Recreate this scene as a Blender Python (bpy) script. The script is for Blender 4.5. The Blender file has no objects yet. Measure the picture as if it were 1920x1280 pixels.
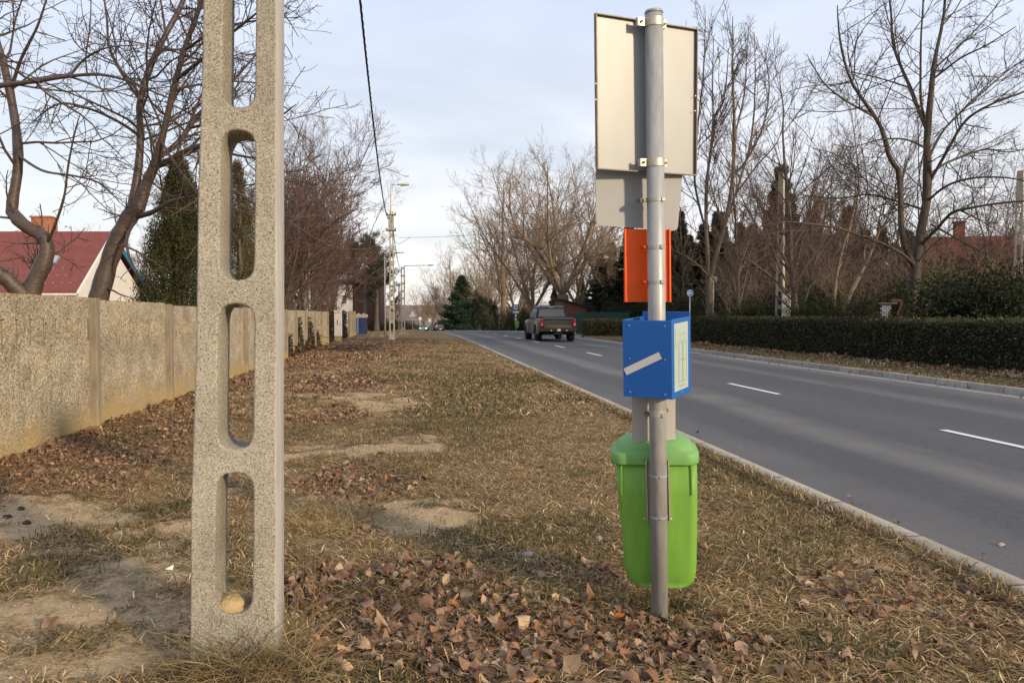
import bpy, bmesh, math, random
import numpy as np
from mathutils import Matrix, Vector
scene = bpy.context.scene
COL = scene.collection
rng = np.random.default_rng(7)
random.seed(7)
PI = math.pi
# ------------------------------------------------------------------ camera
CAM = np.array([0.0, 0.0, 1.6]); F = 1440.0; TH = math.radians(2.03)
FW = np.array([0, math.cos(TH), -math.sin(TH)]); UP = np.array([0, math.sin(TH), math.cos(TH)]); RT = np.array([1.0, 0, 0])
cam = bpy.data.cameras.new('camera'); cam_o = bpy.data.objects.new('camera', cam); COL.objects.link(cam_o)
cam_o.location = CAM; cam_o.rotation_euler = (PI/2 - TH, 0, 0); cam.lens = 27.0; cam.sensor_width = 36.0
cam.clip_start = 0.05; cam.clip_end = 5000; scene.camera = cam_o
def ray(px, py): return FW + (px-960)/F*RT - (py-640)/F*UP
def at(px, py, D):
    d = ray(px, py); return CAM + d*(D/d[1])
def G(px, py, z=0.0):
    d = ray(px, py); return CAM + d*((z-CAM[2])/d[2])
def proj(P):
    v = np.asarray(P, float)-CAM; z = v@FW
    return 960+F*(v@RT)/z, 640-F*(v@UP)/z
# ------------------------------------------------------------------ road frame: n across to the right, s along
RA = math.radians(7.53); NV = np.array([math.cos(RA), math.sin(RA)]); UV_ = np.array([-math.sin(RA), math.cos(RA)])
def W2(n, s): return NV*n + UV_*s
def ns(x, y): return x*NV[0]+y*NV[1], x*UV_[0]+y*UV_[1]
def zr(s):
    s = np.asarray(s, float)
    return np.where(s < 40, 0.0, np.where(s < 90, -0.0002*(s-40)**2, np.maximum(-0.5-0.02*(s-90), -5.5)))
def bend(s):
    s = np.asarray(s, float)
    return np.where(s < 110, 0.0, -0.0003*(s-110)**2)
def sstep(a, b, x):
    t = np.clip((np.asarray(x, float)-a)/(b-a), 0, 1); return t*t*(3-2*t)
def vnoise(x, y, seed=0):
    xi = np.floor(x).astype(np.int64); yi = np.floor(y).astype(np.int64); fx = x-xi; fy = y-yi
    def h(a, b):
        v = (a*374761393 + b*668265263 + seed*982451653) & 0x7fffffff
        v = ((v ^ (v >> 13))*1274126177) & 0x7fffffff
        return ((v ^ (v >> 16)) & 0xffff)/65535.0
    u = fx*fx*(3-2*fx); v = fy*fy*(3-2*fy)
    return (h(xi, yi)*(1-u)+h(xi+1, yi)*u)*(1-v)+(h(xi, yi+1)*(1-u)+h(xi+1, yi+1)*u)*v
def fbm(x, y, sc, seed=0, o=4):
    r = 0; a = .5; t = 0
    for i in range(o):
        r = r+a*vnoise(x*sc, y*sc, seed+i*17); t += a; a *= .5; sc *= 2.03
    return r/t
def terr(n, s):
    n = np.asarray(n, float); s = np.asarray(s, float); m = n-bend(s)
    left = zr(s)*0.8-0.035
    right = zr(s)+0.12
    z = np.where(m < 3.5, left*(1-sstep(1.0, 3.5, m))+(zr(s)-0.045)*sstep(1.0, 3.5, m), np.where(m < 11.95, zr(s)-0.16, right))
    x = n*NV[0]+s*UV_[0]; y = n*NV[1]+s*UV_[1]
    bump = (fbm(x, y, 0.8, 3)-.5)*0.07+(fbm(x, y, 5., 5, 3)-.5)*0.018
    w = np.where(m < 3.5, np.clip((3.6-m)/.8, 0, 1), np.where(m > 12.1, np.clip((m-12.1)/.8, 0, 1), 0))
    return z+bump*w
def terr_xy(x, y): return terr(*ns(x, y))
def place(px, D):
    x = (px-960)/F*D; return np.array([x, D, float(terr_xy(x, D))])
# ------------------------------------------------------------------ objects
def tag(o, label=None, cat=None, group=None, kind=None):
    if label: o['label'] = label
    if cat: o['category'] = cat
    if group: o['group'] = group
    if kind: o['kind'] = kind
    return o
def thing(name, label, cat, loc=(0, 0, 0), rotz=0, group=None):
    o = bpy.data.objects.new(name, None); COL.objects.link(o)
    o.location = tuple(float(v) for v in loc); o.rotation_euler = (0, 0, rotz); o.empty_display_size = .2
    return tag(o, label, cat, group)
def link(name, me, parent=None, origin=None):
    o = bpy.data.objects.new(name, me); COL.objects.link(o)
    if parent is not None:
        o.parent = parent
        if parent.type == 'EMPTY' and not parent.get('_local'):
            o.matrix_parent_inverse = (Matrix.Translation(parent.location) @ parent.rotation_euler.to_matrix().to_4x4()).inverted()
    return o
def mesh_np(name, V, Fc, mat, parent=None, col=None, smooth=False, origin=None, rotz=None):
    V = np.asarray(V, np.float32)
    if origin is not None: V = V-np.asarray(origin, np.float32)
    me = bpy.data.meshes.new(name)
    if isinstance(Fc, np.ndarray): Fl = [Fc]
    else: Fl = Fc
    nl = sum(f.size for f in Fl); nf = sum(len(f) for f in Fl)
    me.vertices.add(len(V)); me.vertices.foreach_set('co', V.ravel())
    me.loops.add(nl); me.loops.foreach_set('vertex_index', np.concatenate([f.ravel() for f in Fl]).astype(np.int32))
    tot = np.concatenate([np.full(len(f), f.shape[1]) for f in Fl]).astype(np.int32)
    st = np.concatenate([[0], np.cumsum(tot)[:-1]]).astype(np.int32)
    me.polygons.add(nf); me.polygons.foreach_set('loop_start', st); me.polygons.foreach_set('loop_total', tot)
    if smooth: me.polygons.foreach_set('use_smooth', np.ones(nf, bool))
    me.update(calc_edges=True)
    if col is not None:
        c = np.ones((len(V), 4), np.float32); c[:, :3] = col
        a = me.color_attributes.new('Col', 'FLOAT_COLOR', 'POINT'); a.data.foreach_set('color', c.ravel())
    if mat: me.materials.append(mat)
    o = link(name, me, parent)
    if origin is not None: o.location = tuple(float(v) for v in origin)
    if rotz is not None: o.rotation_euler = (0, 0, rotz)
    return o
class MB:
    """collects shapes into one mesh"""
    def __init__(s): s.bm = bmesh.new()
    def poly(s, pts): return s.bm.faces.new([s.bm.verts.new(tuple(map(float, p))) for p in pts])
    def hexa(s, b, t, bev=0, seg=1):
        vs = [s.bm.verts.new(tuple(map(float, p))) for p in list(b)+list(t)]; k = len(b)
        fs = [s.bm.faces.new(vs[:k][::-1]), s.bm.faces.new(vs[k:])]
        for i in range(k): fs.append(s.bm.faces.new([vs[i], vs[(i+1) % k], vs[k+(i+1) % k], vs[k+i]]))
        if bev:
            es = list({e for f in fs for e in f.edges})
            bmesh.ops.bevel(s.bm, geom=es, offset=bev, segments=seg, affect='EDGES', profile=.5)
        return s
    def box(s, c, sz, R=None, bev=0, seg=1):
        c = np.asarray(c, float); h = np.asarray(sz, float)/2
        R = np.eye(3) if R is None else np.asarray(R, float)   # rows = axes
        q = lambda i, j, k: c+R[0]*h[0]*i+R[1]*h[1]*j+R[2]*h[2]*k
        return s.hexa([q(-1, -1, -1), q(1, -1, -1), q(1, 1, -1), q(-1, 1, -1)], [q(-1, -1, 1), q(1, -1, 1), q(1, 1, 1), q(-1, 1, 1)], bev, seg)
    def prism(s, pts, v, bev=0, seg=1):
        v = np.asarray(v, float); p = [np.asarray(q, float) for q in pts]
        return s.hexa(p, [q+v for q in p], bev, seg)
    def cyl(s, p0, p1, r0, r1=None, n=16, caps=True):
        p0 = np.asarray(p0, float); p1 = np.asarray(p1, float); r1 = r0 if r1 is None else r1
        t = (p1-p0)/np.linalg.norm(p1-p0); a = np.array([1., 0, 0]) if abs(t[0]) < .8 else np.array([0, 1., 0])
        u = np.cross(t, a); u /= np.linalg.norm(u); w = np.cross(t, u)
        A = []; B = []
        for i in range(n):
            c = math.cos(2*PI*i/n)*u+math.sin(2*PI*i/n)*w
            A.append(s.bm.verts.new(tuple(p0+c*r0))); B.append(s.bm.verts.new(tuple(p1+c*r1)))
        for i in range(n):
            f = s.bm.faces.new([A[i], A[(i+1) % n], B[(i+1) % n], B[i]]); f.smooth = True
        if caps: s.bm.faces.new(A[::-1]); s.bm.faces.new(B)
        return s
    def ring(s, c, ax, r_in, r_out, h, n=24):
        ax = np.asarray(ax, float); ax = ax/np.linalg.norm(ax); c = np.asarray(c, float)
        a = np.array([1., 0, 0]) if abs(ax[0]) < .8 else np.array([0, 1., 0]); u = np.cross(ax, a); u /= np.linalg.norm(u); w = np.cross(ax, u)
        prof = [(r_in, -h/2), (r_out, -h/2), (r_out, h/2), (r_in, h/2)]
        R = [[s.bm.verts.new(tuple(c+(math.cos(2*PI*i/n)*u+math.sin(2*PI*i/n)*w)*r+ax*z)) for r, z in prof] for i in range(n)]
        for i in range(n):
            for k in range(4):
                s.bm.faces.new([R[i][k], R[i][(k+1) % 4], R[(i+1) % n][(k+1) % 4], R[(i+1) % n][k]])
        return s
    def loft(s, rings, cap=True, smooth=True):
        R = [[s.bm.verts.new(tuple(map(float, p))) for p in r] for r in rings]; n = len(R[0])
        for a, b in zip(R[:-1], R[1:]):
            for i in range(n):
                f = s.bm.faces.new([a[i], a[(i+1) % n], b[(i+1) % n], b[i]]); f.smooth = smooth
        if cap: s.bm.faces.new(R[0][::-1]); s.bm.faces.new(R[-1])
        return s
    def sphere(s, c, r, sub=2, sc=(1, 1, 1), noise=0):
        m = Matrix.Translation(tuple(map(float, c))) @ Matrix.Diagonal((r*sc[0], r*sc[1], r*sc[2], 1))
        g = bmesh.ops.create_icosphere(s.bm, subdivisions=sub, radius=1, matrix=m)
        for v in g['verts']:
            if noise: v.co = Vector(tuple(map(float, c)))+(v.co-Vector(tuple(map(float, c))))*(1+random.uniform(-noise, noise))
            for f in v.link_faces: f.smooth = True
        return s
    def build(s, name, mat, parent=None, origin=None, smooth=None):
        bmesh.ops.recalc_face_normals(s.bm, faces=s.bm.faces)
        me = bpy.data.meshes.new(name)
        if origin is not None: bmesh.ops.translate(s.bm, verts=s.bm.verts, vec=Vector(tuple(-float(v) for v in origin)))
        s.bm.to_mesh(me); s.bm.free()
        if smooth:
            me.polygons.foreach_set('use_smooth', np.ones(len(me.polygons), bool))
        if mat: me.materials.append(mat)
        o = link(name, me, parent)
        if origin is not None: o.location = tuple(float(v) for v in origin)
        return o
def local(t):
    for o in t.children: o.matrix_parent_inverse = Matrix.Identity(4)
    return t
def copy_tree(o, parent=None):
    c = o.copy(); COL.objects.link(c)
    if parent is not None:
        mi = o.matrix_parent_inverse.copy(); c.parent = parent; c.matrix_parent_inverse = mi
    for ch in list(o.children): copy_tree(ch, c)
    return c
# ------------------------------------------------------------------ materials
def mat(name, col, rough=.75, metal=0., col2=None, vscale=8., vary=.25, bump=0., bscale=60., attr=False, spec=.4, detail=5., stretch=None, trans=0., sub=None):
    m = bpy.data.materials.new(name); m.use_nodes = True; nt = m.node_tree; N = nt.nodes; L = nt.links
    b = N['Principled BSDF']; b.inputs['Roughness'].default_value = rough; b.inputs['Metallic'].default_value = metal
    b.inputs['Specular IOR Level'].default_value = spec
    tc = N.new('ShaderNodeTexCoord'); mp = N.new('ShaderNodeMapping'); L.new(tc.outputs['Object'], mp.inputs[0])
    if stretch: mp.inputs['Scale'].default_value = stretch
    no = N.new('ShaderNodeTexNoise'); no.inputs['Scale'].default_value = vscale; no.inputs['Detail'].default_value = detail; no.inputs['Roughness'].default_value = .6
    L.new(mp.outputs[0], no.inputs[0])
    rp = N.new('ShaderNodeMapRange'); rp.inputs[1].default_value = .3; rp.inputs[2].default_value = .7; L.new(no.outputs[0], rp.inputs[0])
    mx = N.new('ShaderNodeMix'); mx.data_type = 'RGBA'; L.new(rp.outputs[0], mx.inputs[0])
    if col2 is None:
        lo = tuple(c*(1-vary) for c in col[:3]); hi = tuple(min(1, c*(1+vary)) for c in col[:3])
    else: lo, hi = col[:3], col2[:3]
    mx.inputs[6].default_value = (*lo, 1); mx.inputs[7].default_value = (*hi, 1)
    out = mx.outputs[2]
    if attr:
        at_ = N.new('ShaderNodeAttribute'); at_.attribute_name = 'Col'
        ml = N.new('ShaderNodeMix'); ml.data_type = 'RGBA'; ml.blend_type = 'MULTIPLY'; ml.inputs[0].default_value = 1
        L.new(at_.outputs[0], ml.inputs[6]); L.new(out, ml.inputs[7]); out = ml.outputs[2]
    L.new(out, b.inputs['Base Color'])
    if bump:
        n2 = N.new('ShaderNodeTexNoise'); n2.inputs['Scale'].default_value = bscale; n2.inputs['Detail'].default_value = 6; L.new(mp.outputs[0], n2.inputs[0])
        bp = N.new('ShaderNodeBump'); bp.inputs['Strength'].default_value = bump; bp.inputs['Distance'].default_value = .01
        L.new(n2.outputs[0], bp.inputs['Height']); L.new(bp.outputs[0], b.inputs['Normal'])
    if trans:
        t = N.new('ShaderNodeBsdfTranslucent'); L.new(out, t.inputs[0]); ms = N.new('ShaderNodeMixShader'); ms.inputs[0].default_value = trans
        L.new(b.outputs[0], ms.inputs[1]); L.new(t.outputs[0], ms.inputs[2]); L.new(ms.outputs[0], N['Material Output'].inputs[0])
    m['_b'] = b.name
    return m
def nodes(m): return m.node_tree.nodes, m.node_tree.links, m.node_tree.nodes['Principled BSDF']
def glassy(name, col, rough=.08):
    m = mat(name, col, rough, 0, vary=.05, spec=.8); return m
def emis(name, col, st):
    m = mat(name, col, .4); b = nodes(m)[2]; b.inputs['Emission Color'].default_value = (*col, 1); b.inputs['Emission Strength'].default_value = st; return m
def concrete(name, base, dark, scale=60, light=None, pit=.5, lo_=.75, bumpd=.006, thr=(.32, .5)):
    """exposed-aggregate concrete: pebbles, pits, blotches"""
    m = mat(name, base, .9, spec=.2); N, L, b = nodes(m)
    mp = [n for n in N if n.type == 'MAPPING'][0]
    no = N.new('ShaderNodeTexNoise'); no.inputs['Scale'].default_value = scale; no.inputs['Detail'].default_value = 5; no.inputs['Roughness'].default_value = .65; L.new(mp.outputs[0], no.inputs[0])
    r = N.new('ShaderNodeMapRange'); r.inputs[1].default_value = thr[0]; r.inputs[2].default_value = thr[1]; L.new(no.outputs[0], r.inputs[0])
    vo = N.new('ShaderNodeTexVoronoi'); vo.inputs['Scale'].default_value = scale*1.3; L.new(mp.outputs[0], vo.inputs[0])
    sep = N.new('ShaderNodeSeparateColor'); L.new(vo.outputs['Color'], sep.inputs[0])
    big = N.new('ShaderNodeTexNoise'); big.inputs['Scale'].default_value = 2.5; big.inputs['Detail'].default_value = 4; L.new(mp.outputs[0], big.inputs[0])
    lt = light or tuple(min(1, c*1.35) for c in base)
    m1 = N.new('ShaderNodeMix'); m1.data_type = 'RGBA'; L.new(sep.outputs[0], m1.inputs[0]); m1.inputs[6].default_value = (*[c*lo_ for c in base], 1); m1.inputs[7].default_value = (*lt, 1)
    m2 = N.new('ShaderNodeMix'); m2.data_type = 'RGBA'; L.new(r.outputs[0], m2.inputs[0]); m2.inputs[6].default_value = (*dark, 1); L.new(m1.outputs[2], m2.inputs[7])
    m3 = N.new('ShaderNodeMix'); m3.data_type = 'RGBA'; m3.blend_type = 'MULTIPLY'; m3.inputs[0].default_value = 1
    br = N.new('ShaderNodeMapRange'); br.inputs[1].default_value = .3; br.inputs[2].default_value = .7; br.inputs[3].default_value = .72; br.inputs[4].default_value = 1.12; L.new(big.outputs[0], br.inputs[0])
    L.new(m2.outputs[2], m3.inputs[6]); cc = N.new('ShaderNodeCombineColor')
    for i in range(3): L.new(br.outputs[0], cc.inputs[i])
    L.new(cc.outputs[0], m3.inputs[7]); L.new(m3.outputs[2], b.inputs['Base Color'])
    bp = N.new('ShaderNodeBump'); bp.inputs['Strength'].default_value = .9; bp.inputs['Distance'].default_value = bumpd
    ad = N.new('ShaderNodeMath'); ad.operation = 'ADD'; L.new(r.outputs[0], ad.inputs[0]); L.new(sep.outputs[1], ad.inputs[1])
    L.new(ad.outputs[0], bp.inputs['Height']); L.new(bp.outputs[0], b.inputs['Normal'])
    return m
M = {}
M['pole_rough'] = concrete('pole_rough', (.365, .335, .27), (.185, .155, .115), 120, (.45, .415, .34), thr=(.31, .42), bumpd=.010)
M['pole_smooth'] = mat('pole_smooth', (.40, .38, .35), .8, vscale=6, vary=.18, bump=.3, bscale=90, stretch=(4, 4, .5))
M['fence'] = concrete('fence', (.36, .30, .205), (.085, .066, .045), 44, (.66, .57, .42), lo_=.6, thr=(.30, .50))
def stain(m, col, z0, z1):
    """ochre lichen stain creeping up from the soil line, broken by noise"""
    N, L, b = nodes(m); tcn = [q for q in N if q.type == 'TEX_COORD'][0]; sx_ = N.new('ShaderNodeSeparateXYZ'); L.new(tcn.outputs['Object'], sx_.inputs[0])
    no = N.new('ShaderNodeTexNoise'); no.inputs['Scale'].default_value = 1.7; no.inputs['Detail'].default_value = 6; L.new(tcn.outputs['Object'], no.inputs[0])
    ma = N.new('ShaderNodeMath'); ma.operation = 'MULTIPLY_ADD'; ma.inputs[1].default_value = -.9; ma.inputs[2].default_value = .45; L.new(no.outputs[0], ma.inputs[0])
    ad = N.new('ShaderNodeMath'); ad.operation = 'ADD'; L.new(ma.outputs[0], ad.inputs[0]); L.new(sx_.outputs[2], ad.inputs[1])
    r = N.new('ShaderNodeMapRange'); r.inputs[1].default_value = z0; r.inputs[2].default_value = z1; r.inputs[3].default_value = .75; r.inputs[4].default_value = 0; L.new(ad.outputs[0], r.inputs[0])
    old = b.inputs['Base Color'].links[0].from_socket; mx = N.new('ShaderNodeMix'); mx.data_type = 'RGBA'; L.new(r.outputs[0], mx.inputs[0]); L.new(old, mx.inputs[6]); mx.inputs[7].default_value = (*col, 1); L.new(mx.outputs[2], b.inputs['Base Color'])
M['fence_post'] = mat('fence_post', (.21, .178, .13), .9, vscale=5, vary=.25, bump=.5, bscale=80, stretch=(2, 2, .6))
stain(M['fence'], (.42, .30, .12), .05, .5); stain(M['fence_post'], (.36, .26, .11), .0, .45)
M['bark_cherry'] = mat('bark_cherry', (.034, .023, .018), .45, col2=(.105, .073, .054), vscale=6, bump=.8, bscale=9, stretch=(2.5, 2.5, 9), spec=.45)
M['bark_brown'] = mat('bark_brown', (.075, .056, .040), .9, col2=(.155, .12, .086), vscale=5, bump=.7, bscale=20, stretch=(4, 4, .8))
M['bark_warm'] = mat('bark_warm', (.12, .085, .055), .9, col2=(.23, .165, .108), vscale=5, bump=.7, bscale=20, stretch=(4, 4, .8))
M['bark_lime'] = mat('bark_lime', (.040, .031, .024), .9, col2=(.098, .077, .056), vscale=5, bump=.8, bscale=20, stretch=(4, 4, .8))
M['bark_dark'] = mat('bark_dark', (.07, .05, .04), .9, col2=(.14, .105, .08), vscale=5, bump=.7, bscale=20, stretch=(4, 4, .8))
M['twig_dark'] = mat('twig_dark', (.056, .038, .032), .7, vscale=3, vary=.3)
M['twig_red'] = mat('twig_red', (.12, .068, .055), .8, vscale=3, vary=.3)
M['twig_brown'] = mat('twig_brown', (.13, .09, .06), .8, vscale=3, vary=.3)
M['twig_warm'] = mat('twig_warm', (.22, .155, .10), .8, vscale=3, vary=.3)
M['birch'] = mat('birch', (.16, .13, .11), .8, col2=(.78, .74, .68), vscale=5, stretch=(1.5, 1.5, 5), bump=.3)
M['foliage'] = mat('foliage', (.75, .75, .75), .75, vscale=2., vary=.3, attr=True, spec=.2, trans=.2)
M['blade'] = mat('blade', (.9, .9, .9), .75, vscale=3., vary=.12, attr=True, spec=.2, trans=.15)
M['leaf'] = mat('leaf', (.85, .85, .85), .7, vscale=30., vary=.25, attr=True, spec=.3, trans=.1)
# ------------------------------------------------------------------ tubes and bare trees
def tubes(P, R, sides):
    B, n, _ = P.shape
    T = np.empty_like(P); T[:, 1:-1] = P[:, 2:]-P[:, :-2]; T[:, 0] = P[:, 1]-P[:, 0]; T[:, -1] = P[:, -1]-P[:, -2]
    T /= np.linalg.norm(T, axis=2, keepdims=True)+1e-9
    o = P[:, -1]-P[:, 0]; ref = np.zeros((B, 3)); ref[np.arange(B), np.argmin(np.abs(o), axis=1)] = 1
    U = np.cross(T, ref[:, None]); U /= np.linalg.norm(U, axis=2, keepdims=True)+1e-9; Wv = np.cross(T, U)
    a = np.arange(sides)*2*PI/sides
    V = P[:, :, None]+R[:, :, None, None]*(np.cos(a)[None, None, :, None]*U[:, :, None]+np.sin(a)[None, None, :, None]*Wv[:, :, None])
    idx = np.arange(B*n*sides).reshape(B, n, sides)
    A = idx[:, :-1]; C = idx[:, 1:]
    Fq = np.stack([A, np.roll(A, -1, 2), np.roll(C, -1, 2), C], -1).reshape(-1, 4)
    return V.reshape(-1, 3), Fq
def merge(parts):
    Vs = []; Fs = []; o = 0
    for V, Fq in parts: Vs.append(V); Fs.append(Fq+o); o += len(V)
    return np.concatenate(Vs), np.concatenate(Fs)
def norm(v): return v/(np.linalg.norm(v, axis=-1, keepdims=True)+1e-9)
def smooth_line(pts, rad, n):
    pts = np.asarray(pts, float); rad = np.asarray(rad, float); k = len(pts)
    t = np.linspace(0, k-1, n); i = np.clip(np.floor(t).astype(int), 0, k-2); f = t-i
    p0 = pts[np.maximum(i-1, 0)]; p1 = pts[i]; p2 = pts[i+1]; p3 = pts[np.minimum(i+2, k-1)]; f_ = f[:, None]
    P = .5*((2*p1)+(-p0+p2)*f_+(2*p0-5*p1+4*p2-p3)*f_**2+(-p0+3*p1-3*p2+p3)*f_**3)
    return P, rad[i]*(1-f)+rad[i+1]*f
def grow(P, R, rg, dens=None, per=None, t0=.2, t1=1., ang=(50, 12), lf=(.4, .15), nseg=5, wander=.12, up=.05, rf=.6, rtip=.004, cap=None, taper=.6, rmax=None):
    B, n, _ = P.shape
    seg = np.linalg.norm(np.diff(P, axis=1), axis=2); Lp = seg.sum(1)
    cnt = np.maximum(1, np.round(Lp*dens*rg.uniform(.8, 1.2, B))).astype(int) if dens else np.full(B, per)
    if cap: cnt = np.minimum(cnt, cap)
    idx = np.repeat(np.arange(B), cnt); C = len(idx)
    t = t0+(t1-t0)*rg.random(C)**.85
    ft = t*(n-1); i = np.minimum(ft.astype(int), n-2); f = (ft-i)[:, None]
    p = P[idx, i]*(1-f)+P[idx, i+1]*f; r = (R[idx, i]*(1-f[:, 0])+R[idx, i+1]*f[:, 0])
    T = norm(P[idx, i+1]-P[idx, i])
    q = norm(np.cross(T, norm(rg.normal(size=(C, 3)))))
    a = np.radians(rg.normal(ang[0], ang[1], C))[:, None]
    d = norm(np.cos(a)*T+np.sin(a)*q)
    L = Lp[idx]*(lf[0]+lf[1]*rg.normal(size=C))*(1-taper*(t-t0)); L = np.clip(L, .06, None)
    out = np.empty((C, nseg, 3)); out[:, 0] = p
    for k in range(1, nseg):
        d = norm(d+rg.normal(size=(C, 3))*wander+np.array([0, 0, up]))
        p = p+d*(L/(nseg-1))[:, None]; out[:, k] = p
    r0 = np.minimum(r*rf, L*.03+rtip*1.2)
    if rmax: r0 = np.minimum(r0, rmax)
    rr = r0[:, None]+(np.minimum(rtip, r0)-r0)[:, None]*np.linspace(0, 1, nseg)[None]
    return out, rr
def sk(rg, H, r, lean=.03, n=10, wob=.02, top=.92):
    z = np.linspace(0, H*top, n); P = np.zeros((n, 3)); P[:, 2] = z
    P[:, :2] = np.cumsum(rg.normal(size=(n, 2))*H*wob/3, axis=0)+z[:, None]*rg.normal(size=2)*lean; P[:, :2] -= P[0, :2]
    P[0, 2] = -.3
    R = r*(1-np.linspace(0, 1, n)**.8*.88); R[0] *= 1.35
    return P, R
def bare(name, label, cat, seed, lines, levels, mb, mt, loc=(0, 0, 0), group=None, limb_levels=1, sides0=9):
    """lines: list of (P(n,3), R(n)) world/local; levels: list of dicts for grow"""
    rg = np.random.default_rng(seed)
    t = thing(name, label, cat, loc, 0, group)
    trunk = [tubes(p[None], r[None], sides0) for p, r in lines]
    n = 10
    Pc = np.stack([smooth_line(p, r, n)[0] for p, r in lines]); Rc = np.stack([smooth_line(p, r, n)[1] for p, r in lines])
    twigs = []
    for k, lv in enumerate(levels):
        lv = dict(lv); ex = lv.pop('extra', None)
        Pn, Rn = grow(Pc, Rc, rg, **lv)
        sd = 6 if k == 0 else (4 if k == 1 else 3)
        (trunk if k < limb_levels else twigs).append(tubes(Pn, Rn, sd))
        Pc, Rc = Pn, Rn
    V, Fq = merge(trunk); mesh_np('trunk', V, Fq, mb, t, smooth=True)
    V, Fq = merge(twigs); mesh_np('crown', V, Fq, mt, t, smooth=True)
    return t
def pxline(pts, D, wpx, dd=None, n=22):
    """trace a limb: pixel points -> 3-D with depth wobble dd, radius from pixel widths"""
    dd = dd if dd is not None else [0]*len(pts)
    P = [at(px, py, D+q) for (px, py), q in zip(pts, dd)]
    w = np.interp(np.linspace(0, 1, len(pts)), np.linspace(0, 1, len(wpx)), wpx)
    P, R = smooth_line(P, w/2/F*D, n); k = np.arange(n); return P, R*(1+.05*np.sin(k*2.3+pts[0][0])+.04*np.sin(k*5.1+pts[0][1]))
def move(t, px, D, sc=1., rz=0., lab=None, grp=None, zoff=0):
    p = place(px, D); t.location = (p[0], p[1], p[2]+zoff); t.scale = (sc, sc, sc) if np.isscalar(sc) else sc; t.rotation_euler = (0, 0, rz)
    if lab: t['label'] = lab
    if grp: t['group'] = grp
    return t
# ------------------------------------------------------------------ foliage
def quads(C, L, Wd, rg, dirs=None, flat=0.):
    """leaf-sized diamonds at C, length L, width Wd, along dirs (random when None)"""
    n = len(C)
    d = norm(rg.normal(size=(n, 3))) if dirs is None else norm(dirs)
    q = norm(np.cross(d, norm(rg.normal(size=(n, 3)))))
    L = np.broadcast_to(L, (n,))[:, None]; Wd = np.broadcast_to(Wd, (n,))[:, None]
    V = np.stack([C, C+d*L*.5+q*Wd*.5, C+d*L, C+d*L*.5-q*Wd*.5], 1).reshape(-1, 3)
    return V, np.arange(4*n).reshape(n, 4)
def lcol(n, rg, base, var=.35, hue=.12, clump=None):
    k = np.exp(rg.normal(size=n)*var)
    if clump is not None: k = k*clump
    c = np.array(base)[None]*k[:, None]*(1+rg.normal(size=(n, 3))*hue)
    return np.clip(c, .002, 1)
def conifer(name, label, cat, seed, H, Rb, col, n_br=90, per=110, leaf=(.22, .05), droop=-.25, mb=None, loc=(0, 0, 0), group=None, z0=.05, shape=1., jag=.25):
    rg = np.random.default_rng(seed); t = thing(name, label, cat, loc, 0, group)
    P, R = sk(rg, H, H*.018+.04, .01, 8, .004, .98); V, Fq = tubes(P[None], R[None], 8); mesh_np('trunk', V, Fq, mb or M['bark_dark'], t, smooth=True)
    zt = z0+(1-z0)*rg.random(n_br)**1.15; az = rg.uniform(0, 2*PI, n_br)
    L = Rb*(1-zt)**shape*rg.uniform(1-jag, 1+jag*.6, n_br)+.12
    u = np.sort(rg.random((n_br, per))**.6, 1)
    rad = L[:, None]*u; z = H*zt[:, None]*.97+rad*droop+.25*rad*u**2+rg.normal(size=u.shape)*.04*H/8
    spread = rg.normal(size=u.shape)*.16*L[:, None]
    cx = np.cos(az)[:, None]; sx = np.sin(az)[:, None]
    C = np.stack([cx*rad-sx*spread, sx*rad+cx*spread, np.maximum(z, .05)], -1).reshape(-1, 3)
    dirs = np.stack([cx+rg.normal(size=u.shape)*.6, sx+rg.normal(size=u.shape)*.6, -.1+rg.normal(size=u.shape)*.45], -1).reshape(-1, 3)
    n = len(C); V, Fq = quads(C, leaf[0]*rg.uniform(.6, 1.3, n), leaf[1]*rg.uniform(.7, 1.4, n), rg, dirs)
    cl = np.repeat(np.exp(rg.normal(size=n_br)*.25), per)
    mesh_np('crown', V, Fq, M['foliage'], t, col=np.repeat(lcol(n, rg, col, .3, .1, cl), 4, 0))
    return local(t)
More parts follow.
